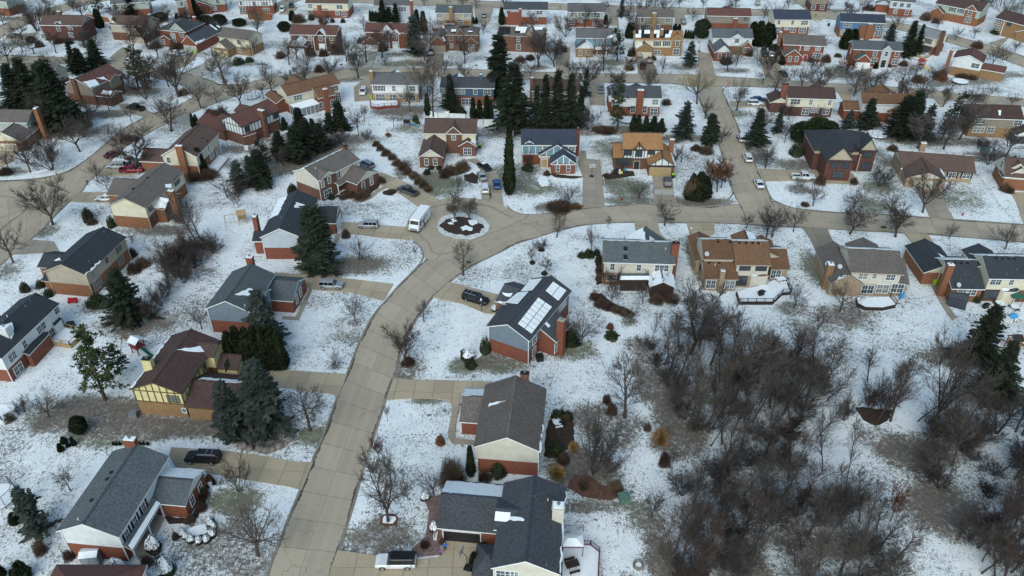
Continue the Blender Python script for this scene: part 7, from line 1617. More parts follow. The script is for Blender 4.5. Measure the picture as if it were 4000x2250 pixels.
 T('01', 'thinspruce', [(1600,545,155,230)], var=0); T('01', 'spruce', [(1960,1110,750,160),(450,1340,1085,240),(850,1310,1020,250),(745,1325,1130,150),(575,1340,1190,150),(290,1300,1180,120),(1280,225,-10,110),(1410,225,30,100),(1340,220,70,90)])
 T('F', 'spruce', [(1255,245,84,84),(1292,326,158,92)], var=1); T('F', 'arb', [(1281,490,322,18)])
 T('01', 'arb', [(1155,218,108,35),(1182,218,112,40),(1212,220,118,42),(1245,222,125,42),(1625,335,105,65),(1690,355,122,70),(2095,240,165,32),(2125,240,160,32),(2155,240,165,32),(2185,240,170,32),(2215,240,175,32),(2185,1195,990,65),(2250,1195,1010,70),(2325,1195,965,75),(2362,1195,1020,55),(1728,1160,950,65),(2470,250,80,60),(1980,1170,1080,70),(370,210,110,70)])
 T('01', 'roundev', [(290,315,220,120)]); T('01', 'evs', [(770,225,175,45),(875,225,180,50),(1610,1250,1150,70),(2050,1150,1060,120),(560,200,140,60)]); T('01', 'bshrub', [(430,220,130,150),(560,560,490,110),(680,560,480,110),(820,540,410,140),(1050,430,370,70),(250,580,510,110),(1270,510,440,110),(640,720,640,110)]); T('01', 'grass', [(1330,1375,1335,50)])
 T('01', 'thicket', [(830,1449,1330,240),(1110,1400,1290,120)])
 # top middle right
 T('02', 'vase', [(265,675,240,400)], var=1); T('02', 'round', [(180,775,590,150),(920,715,250,320),(1510,725,540,180),(1375,842,640,150),(2255,1115,750,320),(2520,855,650,170),(1940,1195,950,270),(730,275,20,220),(1190,305,40,220),(1820,212,50,150),(1680,85,-70,100),(1920,85,-60,100),(2250,70,-60,130),(2530,180,30,150),(1440,60,-80,160),(450,560,300,260),(1660,1370,1240,150),(580,720,600,170),(2100,1440,1250,230),(850,270,130,120)])
 T('02', 'pine', [(1055,615,260,200)], var=1); T('02', 'pine', [(1060,1300,775,270)], var=0); T('02', 'rust', [(1200,685,550,130)]); T('02', 'tanround', [(1860,1045,620,370),(2250,670,380,190)])
 T('02', 'thinspruce', [(1785,650,415,150),(740,970,680,110),(1720,1375,1020,210),(1100,170,-30,90)]); T('02', 'spruce', [(330,1300,750,180),(450,1310,705,240),(580,1305,740,210),(245,1290,850,160),(680,1280,860,150),(2440,1470,1090,220),(1980,1449,1140,190),(1420,1320,1165,110),(1495,1330,1190,130),(1265,1330,1150,110)])
 T('02', 'arb', [(1340,1330,1170,70),(1215,1320,1160,70),(1165,385,240,65),(1205,385,235,75),(1740,388,300,28),(1765,388,305,28),(1790,390,308,28),(1815,392,312,28),(940,248,150,45),(2345,275,160,60),(1640,300,240,60),(1680,300,245,60),(2400,460,230,110),(2470,465,220,120),(2545,470,240,110)])
 T('02', 'roundev', [(1905,385,200,150)]); T('02', 'multi', [(755,1305,1010,260),(1800,380,300,120),(2380,560,470,120)]); T('02', 'bshrub', [(1180,700,640,110),(960,1330,1270,220),(880,1320,1260,160),(2380,560,490,80),(1550,1050,985,100),(1500,340,290,60),(80,620,560,120),(180,600,540,100)]); T('02', 'evs', [(2150,640,580,110),(1420,600,560,60),(1200,560,480,80)])
 T('02', 'wood', [(1170,330,-110,200),(1230,250,-120,160)])
 # top right
 T('03', 'rust', [(790,740,560,210)], var=0); T('03', 'round', [(900,835,630,170),(340,865,670,240),(1360,805,590,250),(1880,405,260,170),(2070,385,240,150),(2355,615,420,180),(165,1435,1140,170),(200,1205,1010,200),(2440,1065,920,170),(1290,275,140,150),(2480,520,380,140),(780,120,-20,110),(610,110,-30,110),(200,90,-60,150),(950,130,-60,180),(1700,285,160,110),(480,1260,1010,140),(580,480,350,140),(430,800,670,130),(260,770,660,120),(1180,800,680,200),(2250,940,850,180),(1600,980,850,160),(1480,760,640,150)]); T('03', 'vase', [(1060,925,690,320),(1920,1405,990,320)], var=0)
 T('03', 'multi', [(1700,785,640,220),(2110,1010,880,280),(2260,760,690,130),(2150,1440,1370,200)]); T('03', 'thinspruce', [(1220,405,235,140),(800,1290,1110,140),(1560,1410,1050,200),(90,1340,1060,120)]); T('03', 'spruce', [(1385,570,205,160),(1480,560,240,110),(985,1290,990,200),(1310,1370,960,260),(1400,1375,915,290),(1450,1330,1000,200)])
 T('03', 'pine', [(1745,1410,1050,220),(1850,1300,920,220)], var=1); T('03', 'roundev', [(330,1430,1240,230),(480,1420,1200,280),(590,1400,1230,200),(60,560,450,110)]); T('03', 'arb', [(770,490,300,120),(840,480,300,110),(135,650,565,60),(20,400,250,100),(1080,690,630,60)])
 T('03', 'rshrub', [(1730,800,700,130)]); T('03', 'bshrub', [(1500,820,740,130),(1950,780,730,130),(2050,790,735,120),(580,620,540,110),(1010,100,40,130),(1330,130,60,130),(2100,480,400,120),(700,570,530,80),(1360,660,600,90),(1580,200,110,110),(1680,230,170,80)]); T('03', 'evs', [(1150,660,620,60),(1210,670,630,60),(430,620,570,60),(2290,340,280,90)])
 for k in range(26): T('03', 'wood', [(2150 + k * 27 + r.uniform(-12,12), r.uniform(-20,150 + k),-260 - r.uniform(0,60), r.uniform(70,130))])
 for k in range(16): T('03', 'wood', [(1050 + k * 70 + r.uniform(-20,20), r.uniform(-140,-60),-380,110)])
 T('03', 'tanround', [(2480,330,190,160)])
 # middle
 T('12', 'leader', [(450,935,670,190)]); T('12', 'round', [(795,1068,790,190),(575,605,350,270),(1280,545,330,250),(1535,822,530,330),(2360,852,670,160),(2550,965,600,330),(1100,300,100,120),(1700,190,-20,190)]); T('12', 'multi', [(295,1068,930,160),(1600,200,20,170),(160,230,60,110)]); T('12', 'sap', [(205,1192,1050,110),(325,1302,1140,150),(960,835,715,60),(1970,400,130,120)]); T('12', 'tanround', [(1795,585,270,200)], var=0)
 T('12', 'hedge', [(1800,555,310,170),(1870,560,290,190),(1930,545,330,160)]); T('12', 'rust', [(2060,480,90,250),(2010,420,160,170),(2100,440,130,200)]); T('12', 'evs', [(770,1130,1060,110),(700,1135,1080,80),(850,1110,1050,70),(870,1190,1100,70),(295,1070,1040,60),(205,1200,1170,55),(325,1310,1275,60),(160,260,190,110)]); T('12', 'bshrub', [(1060,290,230,110),(950,330,290,90),(350,310,260,80),(1850,60,0,120),(1950,90,10,150),(480,660,560,260),(640,640,600,130)]); T('12', 'grass', [(650,640,610,60),(610,640,612,60),(690,640,612,50)])
 T('12', 'bshrub', [(870,1280,1220,70),(870,1370,1310,70)]); T('12', 'multi', [(1000,1440,1200,200),(1450,1470,1260,260)]); T('13', 'bshrub', [(2380,470,390,110),(2430,490,430,80)])
 T('11', 'vase', [(2000,775,480,250),(2155,765,510,230)]); T('11', 'leader', [(2085,1322,930,230)], var=1); T('11', 'round', [(1040,1168,915,320),(2035,495,230,180)], var=0); T('11', 'spruce', [(640,1250,615,420)], var=2); T('11', 'sap', [(1600,1152,1020,60),(270,220,60,160)])
 T('11', 'bshrub', [(905,935,845,95),(1255,390,320,110),(1060,550,470,160),(960,530,470,120),(1100,530,440,110),(1950,300,200,150),(2080,260,150,160),(1900,330,250,110),(880,545,500,100),(1350,500,455,90)]); T('11', 'evs', [(370,490,395,95),(760,550,500,70),(1760,250,220,60),(1840,250,220,60),(1720,300,250,70),(330,590,540,60)])
 T('11', 'bshrub', [(1210,15,-40,90),(1250,60,0,90),(1310,110,40,110),(1370,150,90,100),(1420,210,140,110),(1480,250,180,110),(1530,300,230,110),(1590,340,270,110),(1640,390,320,110),(1690,430,370,100),(1730,470,410,90)])
 T('11', 'spruce', [(60,420,60,250),(420,180,-180,260),(250,130,-130,200),(530,90,-250,230),(660,60,-210,200)]); T('11', 'pine', [(100,250,-60,220)], var=1); T('11', 'wood', [(270,220,-30,160)])
 T('13', 'round', [(330,445,300,170),(450,625,350,250),(865,655,430,300),(1235,665,420,230),(255,885,590,240),(40,935,560,370),(1820,955,770,170),(2220,80,-100,180)]); T('13', 'vase', [(820,905,620,340),(1280,935,600,370)], var=0); T('13', 'vase', [(1555,690,260,400)], var=2); T('13', 'multi', [(1110,425,180,260)]); T('13', 'round', [(2380,1060,770,350)], var=0)
 T('13', 'bshrub', [(520,400,290,110),(860,400,330,80),(370,620,580,90),(620,1440,1350,120),(1250,60,0,110)]); T('13', 'evs', [(280,110,-20,130),(1780,330,300,70)])
 # street and garden trees of the farther rows
 foot = [(H.org, H.yaw, H.W, H.D) for H in HOUSES]; n = 0
 while n < 85:
  px = (r.uniform(0,4000), r.uniform(12,500) if n < 70 else r.uniform(500,760)); b = g(px)
  if px[1] > 420 and 1100 < px[0] < 2900: continue
  bad = False
  for o_, yw, W, D in foot:
   d = b - o_; lx = d.x * math.cos(yw) + d.y * math.sin(yw); ly = -d.x * math.sin(yw) + d.y * math.cos(yw)
   if -6 < lx < W + 6 and -9 < ly < D + 5: bad = True; break
  if bad or any((b - p).length < 6 for L in ROADLINES for p in L[::2]) or any((b - Q['p']).length < 5 for Q in PLANTS): continue
  h = r.uniform(6.5,11.5); plant(px, h=h, wpx=h * r.uniform(.7,1.0) * scale_at(b), kind=r.choice(('round', 'round', 'vase', 'multi', 'leader', 'sap'))); n += 1
# ------------------------------------------------------------------ labels for the plants
def label_plants():
 NM = dict(leader=('straight bare tree', 'tree'), vase=('spreading bare tree', 'tree'), round=('round-headed bare tree', 'tree'), multi=('many-stemmed bare tree', 'tree'), wood=('tall bare woodland tree', 'tree'),
    sap=('thin bare young tree', 'tree'), tanround=('tan-twigged bare tree', 'tree'), thicket=('brown twiggy thicket bush', 'bush'), rust=('tree with rusty leaves', 'tree'), spruce=('dark green spruce', 'tree'),
    fatspruce=('broad dark spruce', 'tree'), bluespruce=('grey-green spruce', 'tree'), thinspruce=('thin open spruce', 'tree'), pine=('ragged green pine', 'tree'), arb=('dark narrow cypress', 'shrub'), hedge=('dense dark hedge cypress', 'shrub'), roundev=('rounded dark evergreen', 'tree'),
    evs=('low evergreen shrub', 'shrub'), snowevs=('snow-capped round shrub', 'shrub'), bshrub=('bare brown shrub', 'shrub'), rshrub=('rusty brown shrub', 'shrub'), grass=('tan ornamental grass clump', 'grass'))
 hs = []
 for H in HOUSES:
  c = Vector((math.cos(H.yaw) * H.W / 2 - math.sin(H.yaw) * H.D / 2, math.sin(H.yaw) * H.W / 2 + math.cos(H.yaw) * H.D / 2,0)) + H.org
  hs.append((H, c, proj(c)))
 groups = {}
 for P in PLANTS:
  b = P['p']; H, c, hp = min(hs, key=lambda t: (t[1] - b).length)
  d = (c - b).length; px = P['base']
  if d > 34: rel = 'far ' + ('left' if px[0] < hp[0] else 'right') + ' of' if abs(px[0] - hp[0]) > abs(b.y - c.y) * scale_at(b) * .6 else ('out in front of' if b.y < c.y else 'well behind')
  else:
   dx = (px[0] - hp[0]) / scale_at(b); dy = b.y - c.y
   rel = ('left of' if dx < 0 else 'right of') if abs(dx) > abs(dy) * .9 else ('in front of' if dy < 0 else 'behind')
  groups.setdefault((P['kind'], rel, H.s),[]).append(P)
 ordn = ['first', 'second', 'third', 'fourth', 'fifth', 'sixth', 'seventh', 'eighth', 'ninth', 'tenth', 'eleventh', 'twelfth', 'thirteenth', 'fourteenth', 'fifteenth', 'sixteenth', 'seventeenth', 'eighteenth', 'nineteenth', 'twentieth'] + ['number %d' % k for k in range(21,120)]
 for (kind, rel, s), L in groups.items():
  nm, cat = NM[kind]; base = '%s %s %s' % (nm, rel, s)
  L.sort(key=lambda P: P['base'][0]); Hs = sorted(L, key=lambda P: -P['H'])
  for i, P in enumerate(L):
   n = len(L)
   if n == 1: lb = base
   elif n == 2:
    a = abs(L[0]['H'] - L[1]['H']) > .25 * max(L[0]['H'], L[1]['H'])
    lb = (('taller ' if P is Hs[0] else 'shorter ') + base) if a else (('left-hand ' if i == 0 else 'right-hand ') + base)
   elif i == 0: lb = 'leftmost ' + base
   elif i == n - 1: lb = 'rightmost ' + base
   elif P is Hs[0] and Hs[0]['H'] > 1.2 * Hs[1]['H']: lb = 'tallest ' + base
   else: lb = '%s %s from the left, %s %s' % (nm, ordn[i], rel, s)
   w = lb.split()
   if len(w) > 16:
    lb = lb.replace(' from the left', ' from left').replace(' the ', ' '); w = lb.split()
   if len(w) > 16: lb = ' '.join(w[:16])
   tag(P['o'], lb, cat)
 GN = dict(thicket='thicket bushes in the wood', wood='bare woodland trees', arb='dark narrow cypresses', hedge='dense hedge cypresses', bshrub='bare brown shrubs', evs='low evergreen shrubs', snowevs='snow-capped round shrubs', spruce='dark spruces', round='round-headed bare trees',
    vase='spreading bare trees', leader='straight bare trees', sap='young bare trees', multi='many-stemmed bare trees', pine='green pines', fatspruce='broad spruces', bluespruce='grey-green spruces', thinspruce='open spruces', roundev='rounded evergreens', rust='rusty-leaved trees', rshrub='rusty shrubs', grass='ornamental grass clumps', tanround='tan-twigged bare trees')
 for P in PLANTS: P['o']['group'] = GN[P['kind']]
# ------------------------------------------------------------------ people and garden things
def person(px, facing, jacket, legs, label, h=1.75, hair=(.03,.02,.015), arms=.25):
 b = g(px); root = empty('person', (b.x, b.y, .095), facing); tag(root, label, 'person')
 s = h / 1.75; V = []; E_ = []; Rd = []
 def add(p, r_, par=None):
  V.append(tuple(c * s for c in p)); Rd.append(r_ * s)
  if par is not None: E_.append((par, len(V) - 1))
  return len(V) - 1
 pel = add((0,0,.95),.15); wa = add((0,0,1.12),.145, pel); chs = add((0,.01,1.32),.165, wa); nk = add((0,.01,1.47),.065, chs); hd0 = add((0,-.01,1.56),.085, nk); hd1 = add((0,-.015,1.68),.088, hd0)
 add((0,-.105,1.595),.022, hd0)
 for sg in (-1,1):
  hp = add((sg * .10,0,.88),.098, pel); kn = add((sg * .11,-.03,.5),.068, hp); an = add((sg * .115,.02,.1),.045, kn); add((sg * .12,-.14,.045),.042, an)
  sh = add((sg * .19,.01,1.4),.075, chs); el = add((sg * .26,.02,1.12),.052, sh); wr = add((sg * .27,-arms * .6,.9),.034, el); pm = add((sg * .27,-arms * .75,.83),.036, wr)
  for f in range(4): k1 = add((sg * .27 + (f - 1.5) * .018,-arms * .8 - .01,.775),.010, pm); add((sg * .27 + (f - 1.5) * .019,-arms * .8 - .03,.735 - .008 * (f in (1,2))),.008, k1)
  t1 = add((sg * .235,-arms * .75 - .03,.81),.011, pm); add((sg * .228,-arms * .75 - .05,.775),.009, t1)
 me = bpy.data.meshes.new('body'); me.from_pydata(V, E_, []); o = put('body', me)
 sk = o.modifiers.new('skin', 'SKIN'); sv = me.skin_vertices[0].data
 for i, r_ in enumerate(Rd): sv[i].radius = (r_, r_ * (.78 if i in (0,1,2) else 1))
 sv[0].use_root = True; su = o.modifiers.new('sub', 'SUBSURF'); su.levels = su.render_levels = 1
 dg = bpy.context.evaluated_depsgraph_get(); dg.update(); m2 = bpy.data.meshes.new_from_object(o.evaluated_get(dg)); bpy.data.objects.remove(o)
 m2.materials.clear()
 for mt in (surf('cloth_%.2f%.2f%.2f' % jacket, jacket, .8), surf('cloth_%.2f%.2f%.2f' % legs, legs, .8), surf('skin', (.45,.26,.19),.6), BLACK): m2.materials.append(mt)
 for p in m2.polygons:
  c = p.center / s; p.material_index = 2 if (c.z > 1.49 or (abs(c.x) > .19 and c.z < .89 and c.z > .7)) else (3 if c.z < .1 else (1 if c.z < .93 and abs(c.x) < .21 else 0)); p.use_smooth = True
 put('body', m2, root)
 mb = MB(); mb.lathe([(.06,1.56),(.103,1.6),(.112,1.68),(.1,1.75),(.05,1.79),(.01,1.795)],12,0,(0,.025)); mb.v = [tuple(c * s for c in v) for v in mb.v]; mb.build('hair', surf('hair_%.2f' % hair[0], hair, .6), root, True)
def world(pts, z=0): return [g(p, z) for p in pts]
def deck(rc, pts, z, floor, rail, label, rails=None, snow=True):
 P = [g(q(rc, *p), z) for p in pts]; c = sum(P, Vector()) / len(P); o0 = Vector((c.x, c.y, 0))
 ar = sum(P[k].x * P[(k + 1) % len(P)].y - P[(k + 1) % len(P)].x * P[k].y for k in range(len(P)))
 if ar < 0: P.reverse(); rails = None if rails is None else [len(P) - 2 - k for k in rails]
 root = empty('deck', o0); tag(root, label, 'deck'); L = [p - o0 for p in P]; n = len(L)
 mb = MB(); mb.prism([(p.x, p.y) for p in L],-.1, z); mb.build('floor', floor, root)
 if snow: mb = MB(); mb.prism([(p.x * .96, p.y * .96) for p in L], z, z + .06); mb.build('snow', SNOW, root)
 mb = MB(); h = .95
 for k in (range(n) if rails is None else rails):
  a, b = L[k % n], L[(k + 1) % n]; m = max(1, int((b - a).length / 1.6))
  for j in range(m + 1):
   p = a.lerp(b, j / m); mb.box(p.x - .06, p.y - .06, z, p.x + .06, p.y + .06, z + h)
  for zz in (.15, h - .05): mb.tube((a.x, a.y, z + zz),(b.x, b.y, z + zz),.05,.05,4)
  m = int((b - a).length / .28)
  for j in range(m): p = a.lerp(b, (j + .5) / m); mb.tube((p.x, p.y, z + .15),(p.x, p.y, z + h - .05),.018,.018,3)
 mb.build('railing', rail, root); return root
def build_extras():
 OB = lambda nm, rc, x, y, lb, cat, rz=0., gp=None, z=.0: tag(empty(nm, g(q(rc, x, y)) + Vector((0,0, z)), rz), lb, cat, gp)
 deck('20', [(528,545),(520,500),(610,420),(640,392),(800,432),(812,480),(705,575)],.8, WOODTAN, WOODTAN, 'tan wooden deck with plank railing behind the white house', [3,4,5,6])
 deck('h', [(515,690),(600,655),(830,610),(900,560),(1035,570),(1085,690),(995,700),(895,795),(550,795)],.6, WOODDK, BLACK, 'angular snow-covered deck with black railing below the rust-roofed house', [4,5,6,7])
 deck('23', [(885,100),(1225,85),(1290,165),(1160,195),(975,190),(900,150)],.8, WOODDK, WOODDK, 'dark brown deck covered in smooth snow with white steps', [1])
 deck('32', [(505,1200),(520,1130),(790,1135),(880,1205),(865,1500),(495,1500)],.6, WOODDK, WOODRED, 'snowy deck with red railing beside the near house', [1,2,3])
 deck('01', [(1148,1010),(1430,1015),(1435,1060),(1290,1068),(1230,1080),(1150,1070)],.7, WOODRED, WOODRED, 'red railed snowy deck behind the white house', [1,2,3,4,5])
 deck('k', [(1190,150),(1300,130),(1450,160),(1456,205),(1330,215),(1195,195)],.8, WOODOR, WOODOR, 'orange wooden deck behind the white timbered house', None, False)
 deck('01', [(1770,262),(1900,262),(1900,290),(1775,292)],.6, WOODRED, WOODRED, 'small dark red deck beside the tan slate-roofed house', [1,2,3])
 deck('10', [(2090,150),(2185,100),(2305,135),(2175,290),(2095,235)],.3, CONC, S_WHITE, 'patio with a low white wall behind the cream house', [2,3])
 deck('20', [(-150,1230),(0,1180),(150,1180),(165,1250),(20,1330),(-150,1350)],.9, S_WHITE, WHITE, 'white railed pool deck at the left edge', [1,2,3,4])
 deck('m', [(1,1),(2,1),(2,2)],.1, CONC, WHITE, 'x') if False else None
 deck('l', [(190,510),(300,500),(330,540),(280,560),(200,540)],.5, WOODTAN, WOODTAN, 'tan deck behind the pale-roofed cream house', [1,2,3])
 # trampolines and pools
 for rc, x, y, r_, net, lb in (('30', -20,690,2.5,1, 'round netted trampoline full of snow at the left edge'),('00', 2535,985,2.2,1, 'netted trampoline beside the bend in the street'),('03', 1090,1370,2.6,1, 'netted trampoline behind the hipped black-roofed house'),('03', 1927,835,2.2,0, 'low round snow-topped trampoline by the white-gabled house'),('02', 1150,1225,2.0,0, 'round snow-covered pool beside the bright green pine')):
  o = OB('trampoline', rc, x, y, lb, 'trampoline'); mb = MB(); mb.lathe([(r_ + .02,.6),(r_ + .1,.75),(r_ - .02,.8)],22); mb.build('mat', SNOW, o)
  mb = MB(); N = 10
  for k in range(N):
   t = 2 * PI * k / N; c, s = math.cos(t) * r_, math.sin(t) * r_; mb.tube((c, s, 0),(c, s, 2.5 if net else .75),.05,.04,5)
   t2 = 2 * PI * (k + 1) / N; c2, s2 = math.cos(t2) * r_, math.sin(t2) * r_
   for zz in ((.7,2.45) if net else (.7,.25)): mb.tube((c, s, zz),(c2, s2, zz),.045,.045,5)
   if net:
    for zz in (1.15,1.6,2.05): mb.tube((c, s, zz),(c2, s2, zz),.014,.014,3)
  mb.build('frame', BLACK, o)
 # play sets
 SC = dict(red=surf('play_red', (.28,.03,.035),.6), yel=surf('play_yellow', (.75,.5,.02),.5), blue=surf('play_blue', (.05,.3,.6),.5), green=surf('play_green', (.02,.1,.07),.5), teal=surf('play_teal', (.02,.22,.24),.5), lime=surf('bin_lime', (.34,.62,.02),.5))
 for rc, x, y, rz, wood, roof, slides, lb in (('20', 1405,640,-.5, WOODRED, SNOW, [('green', 0)], 'dark red playhouse with white roof and green slide'),('01', 1520,1270,.1, WOODDK, GREYM, [('yel', 0),('blue', -.7)], 'play tower with a yellow and a blue slide'),
            ('03', 1530,690,-.9, WOODRED, SC['red'],[('yel', 0)], 'red play tower with bright yellow slide'),('13', 2150,60,-1.6, BLACK, GREYM, [('teal', 0)], 'grey play frame with a teal slide'),('23', 2440,620,.2, WOODOR, WOODDK, [('green', 0)], 'wooden play tower with green tube slide beside the spruces'),('10', 2445,790,.3, WOODTAN, WOODTAN, [], 'small wooden play frame beside the open lawn')):
  o = OB('play_set', rc, x, y, lb, 'play set', rz); mb = MB()
  for a in (-.8,.8):
   for b in (-.8,.8): mb.box(a - .07, b - .07,0, a + .07, b + .07,2.6)
  mb.box(-.9,-.9,1.25,.9,.9,1.4)
  for zz in (1.6,1.85,2.1):
   for s in (-.85,.85): mb.box(-.85, s - .03, zz, .85, s + .03, zz + .1); mb.box(s - .03,-.85, zz, s + .03,.85, zz + .1) if s < 0 else None
  mb.tube((-.8,0,2.4),(-3.6,0,2.4),.07,.07,5)
  for s in (-.9,.9): mb.tube((-3.6,0,2.4),(-3.8, s, 0),.06,.06,5)
  for xx in (-1.6,-2.6): mb.tube((xx, 0,2.4),(xx, 0,.5),.02,.02,3); mb.box(xx - .22,-.1,.45, xx + .22,.1,.5)
  mb.build('frame', wood, o); put('roof', roof_mesh(-1.05,1.05,-1.05,1.05,2.6, 'x', .7,0, roof, roof, .08), o)
  for cn, off in slides:
   mb = MB(); w_ = .28
   for k in range(5):
    xa, xb = .9 + k * .5,1.4 + k * .5; za, zb_ = 1.35 - k * .26,1.09 - k * .26
    mb.poly([(xa, off - w_, za),(xb, off - w_, zb_),(xb, off + w_, zb_),(xa, off + w_, za)])
    for s in (-w_, w_): mb.poly([(xa, off + s, za),(xb, off + s, zb_),(xb, off + s, zb_ + .2),(xa, off + s, za + .2)])
   mb.build('slide', SC[cn], o)
 # swing frame, goals
 o = OB('swing_frame', '11', 160,450, 'thin metal swing frame on the snowy lawn by the dark trees', 'swing', .4); mb = MB(); mb.tube((-1.7,0,2.2),(1.7,0,2.2),.05,.05,5)
 for a in (-1.7,1.7):
  for b in (-.9,.9): mb.tube((a, 0,2.2),(a * 1.1, b, 0),.045,.045,5)
 for xx in (-.8,.8): mb.tube((xx - .2,0,2.2),(xx - .2,0,.5),.015,.015,3); mb.tube((xx + .2,0,2.2),(xx + .2,0,.5),.015,.015,3); mb.box(xx - .25,-.1,.45, xx + .25,.1,.5)
 mb.build('frame', GREYM, o)
 for rc, x, y, lb in (('01', 1185,1265, 'grey goal frame on the snowy back lawn'),('01', 1375,1335, 'dark netted goal in front of the slides'),('32', 605,1000, 'thin dark goal frame beside the near house')):
  o = OB('goal_frame', rc, x, y, lb, 'goal'); mb = MB()
  for a in (-1.5,1.5): mb.tube((a, 0,0),(a, 0,1.3),.04,.04,5); mb.tube((a, 0,1.3),(a, 1,0),.03,.03,4); mb.tube((a, 0,.03),(a, 1,.03),.03,.03,4)
  mb.tube((-1.5,0,1.3),(1.5,0,1.3),.04,.04,5); mb.tube((-1.5,1,.03),(1.5,1,.03),.03,.03,4); mb.build('frame', GREYM, o)
 # mailboxes
 def mailbox(rc, x, y, n, lb):
  o = OB('mailbox', rc, x, y, lb, 'mailbox', 0, 'kerbside mailboxes'); mb = MB(); w_ = (n - 1) * .28
  for s in ([-w_ * .5, w_ * .5] if n > 1 else [0]): mb.box(s - .05,-.05,0, s + .05,.05,1.05)
  mb.box(-w_ / 2 - .2,-.25,1.0, w_ / 2 + .2,.25,1.06); mb.build('post', WOODTAN if n > 1 else BLACK, o)
  for k in range(n):
   mb = MB(); xx = -w_ / 2 + k * .28 * (1 if n > 1 else 0)
   loft(mb, [[(xx - .11, y_, 1.06),(xx - .11, y_, 1.22),(xx - .06, y_, 1.3),(xx + .06, y_, 1.3),(xx + .11, y_, 1.22),(xx + .11, y_, 1.06)] for y_ in (-.27,.27)]); mb.build('box', BLACK, o)
 for a in (('12', 1605,800,4, 'four black mailboxes on a post under the kerbside tree'),('13', 1150,882,4, 'four black mailboxes between two bare trees at the kerb'),('11', 2140,1235,3, 'three black mailboxes beside the tree at the bend'),('00', 1870,1140,1, 'single black mailbox by the pale drive'),('00', 2040,765,1, 'single mailbox at the foot of the tan house drive'),
    ('01', 860,685,3, 'three mailboxes at the kerb by the snowy drive'),('01', 2217,690,3, 'three mailboxes left of the big spruces'),('10', 887,415,1, 'single dark mailbox at the corner of the small lawn'),('03', 2392,612,1, 'single dark mailbox by the far right tree'),('02', 1765,138,2, 'pair of mailboxes on the far road'),('02', 485,92,2, 'pair of mailboxes above the grey-green house'),('m', 480,180,2, 'pair of mailboxes near the cream navy-roofed house')): mailbox(*a)
 # bins and barrels
 def bin_(rc, x, y, lid, lb, body=BLACK):
  o = OB('rubbish_bin', rc, x, y, lb, 'bin', .3, 'wheeled rubbish bins', .09); mb = MB(); loft(mb, [[(-a, -a, z),(a, -a, z),(a, a, z),(-a, a, z)] for a, z in ((.26,.05),(.33,1.0))]); mb.tube((-.3,.3,.1),(.3,.3,.1),.1,.1,8,0, True); mb.build('body', body, o)
  mb = MB(); mb.box(-.37,-.37,1.0,.37,.4,1.1); mb.build('lid', lid, o)
 LM = SC['lime']
 for a in (('13', 1640,1370, LM, 'dark bin with bright lime lid, upper one by the brick side wall'),('13', 1672,1415, LM, 'tipped lime-green bin, lower one by the brick side wall', LM),('12', 1618,345, LM, 'dark bin with lime lid beside the tan garage door'),('00', 1962,540, LM, 'lime bin beside the double garage', LM),('00', 2142,560, LM, 'dark bin with lime lid beside the yellow garage door'),('m', 613,268, SC['green'], 'green bin on the snowy path beside the bright blue house'),
    ('01', 1157,1000, LM, 'lime bin at the corner of the white house by the red deck', LM),('11', 2250,45, LM, 'dark bin with lime lid behind the brown brick house'),('31', 2038,1065, LM, 'lime bin just inside the open garage', LM),('k', 1000,50, LM, 'lime bin at the top edge beside the brick house', LM),('23', 1335,105, SC['blue'], 'bright blue barrel at the house corner by the dark deck', SC['blue']),('01', 1880,1050, SC['blue'], 'blue covered bin left of the pointed spruce', SC['blue']),('01', 2225,1058, SC['blue'], 'blue covered bin behind the cypresses', SC['blue']),('k', 822,480, SC['blue'], 'blue bin against the brick garage side', SC['blue'])): bin_(*a)
 # posts, hoops, signs, hydrants
 def hoop(rc, x, y, lb, rz):
  o = OB('basketball_hoop', rc, x, y, lb, 'basketball hoop', rz, None, .09); mb = MB(); mb.box(-.4,-.5,0,.4,.5,.22); mb.tube((0,0,.2),(0,0,2.4),.06,.06,6); mb.tube((0,0,2.4),(.7,0,3.2),.05,.05,5); mb.build('post', BLACK, o)
  mb = MB(); mb.box(.7,-.8,2.75,.74,.8,3.75); mb.build('backboard', surf('backboard', (.35,.37,.38),.3), o)
  mb = MB(); N = 12
  for k in range(N): mb.tube((1.0 + .23 * math.cos(k * PI / 6),.23 * math.sin(k * PI / 6),3.05),(1.0 + .23 * math.cos((k + 1) * PI / 6),.23 * math.sin((k + 1) * PI / 6),3.05),.015,.015,4)
  mb.build('rim', TAIL, o)
 hoop('31', 2125,1372, 'black basketball hoop on the drive of the open garage', PI * .9); hoop('12', 800,330, 'tall basketball hoop at the end of the long grey drive', -PI / 2); hoop('02', 1880,520, 'basketball hoop at the top of the white corner house drive', PI * .6); hoop('21', 30,800, 'basketball hoop in front of the cypress hedge', -.5)
 for rc, x, y, lb in (('21', 2266,240, 'dark lamp post on the snowy bed beside the long black suv'),('12', 1787,965, 'dark lamp post at the edge of the drive by the rust-roofed house')):
  o = OB('lamp_post', rc, x, y, lb, 'lamp post'); mb = MB(); mb.lathe([(.09,0),(.05,.3),(.045,2.6)],8); mb.build('post', BLACK, o); mb = MB(); mb.lathe([(.08,2.6),(.17,2.7),(.2,3.05),(.05,3.2)],8); mb.build('lamp', LAMP, o)
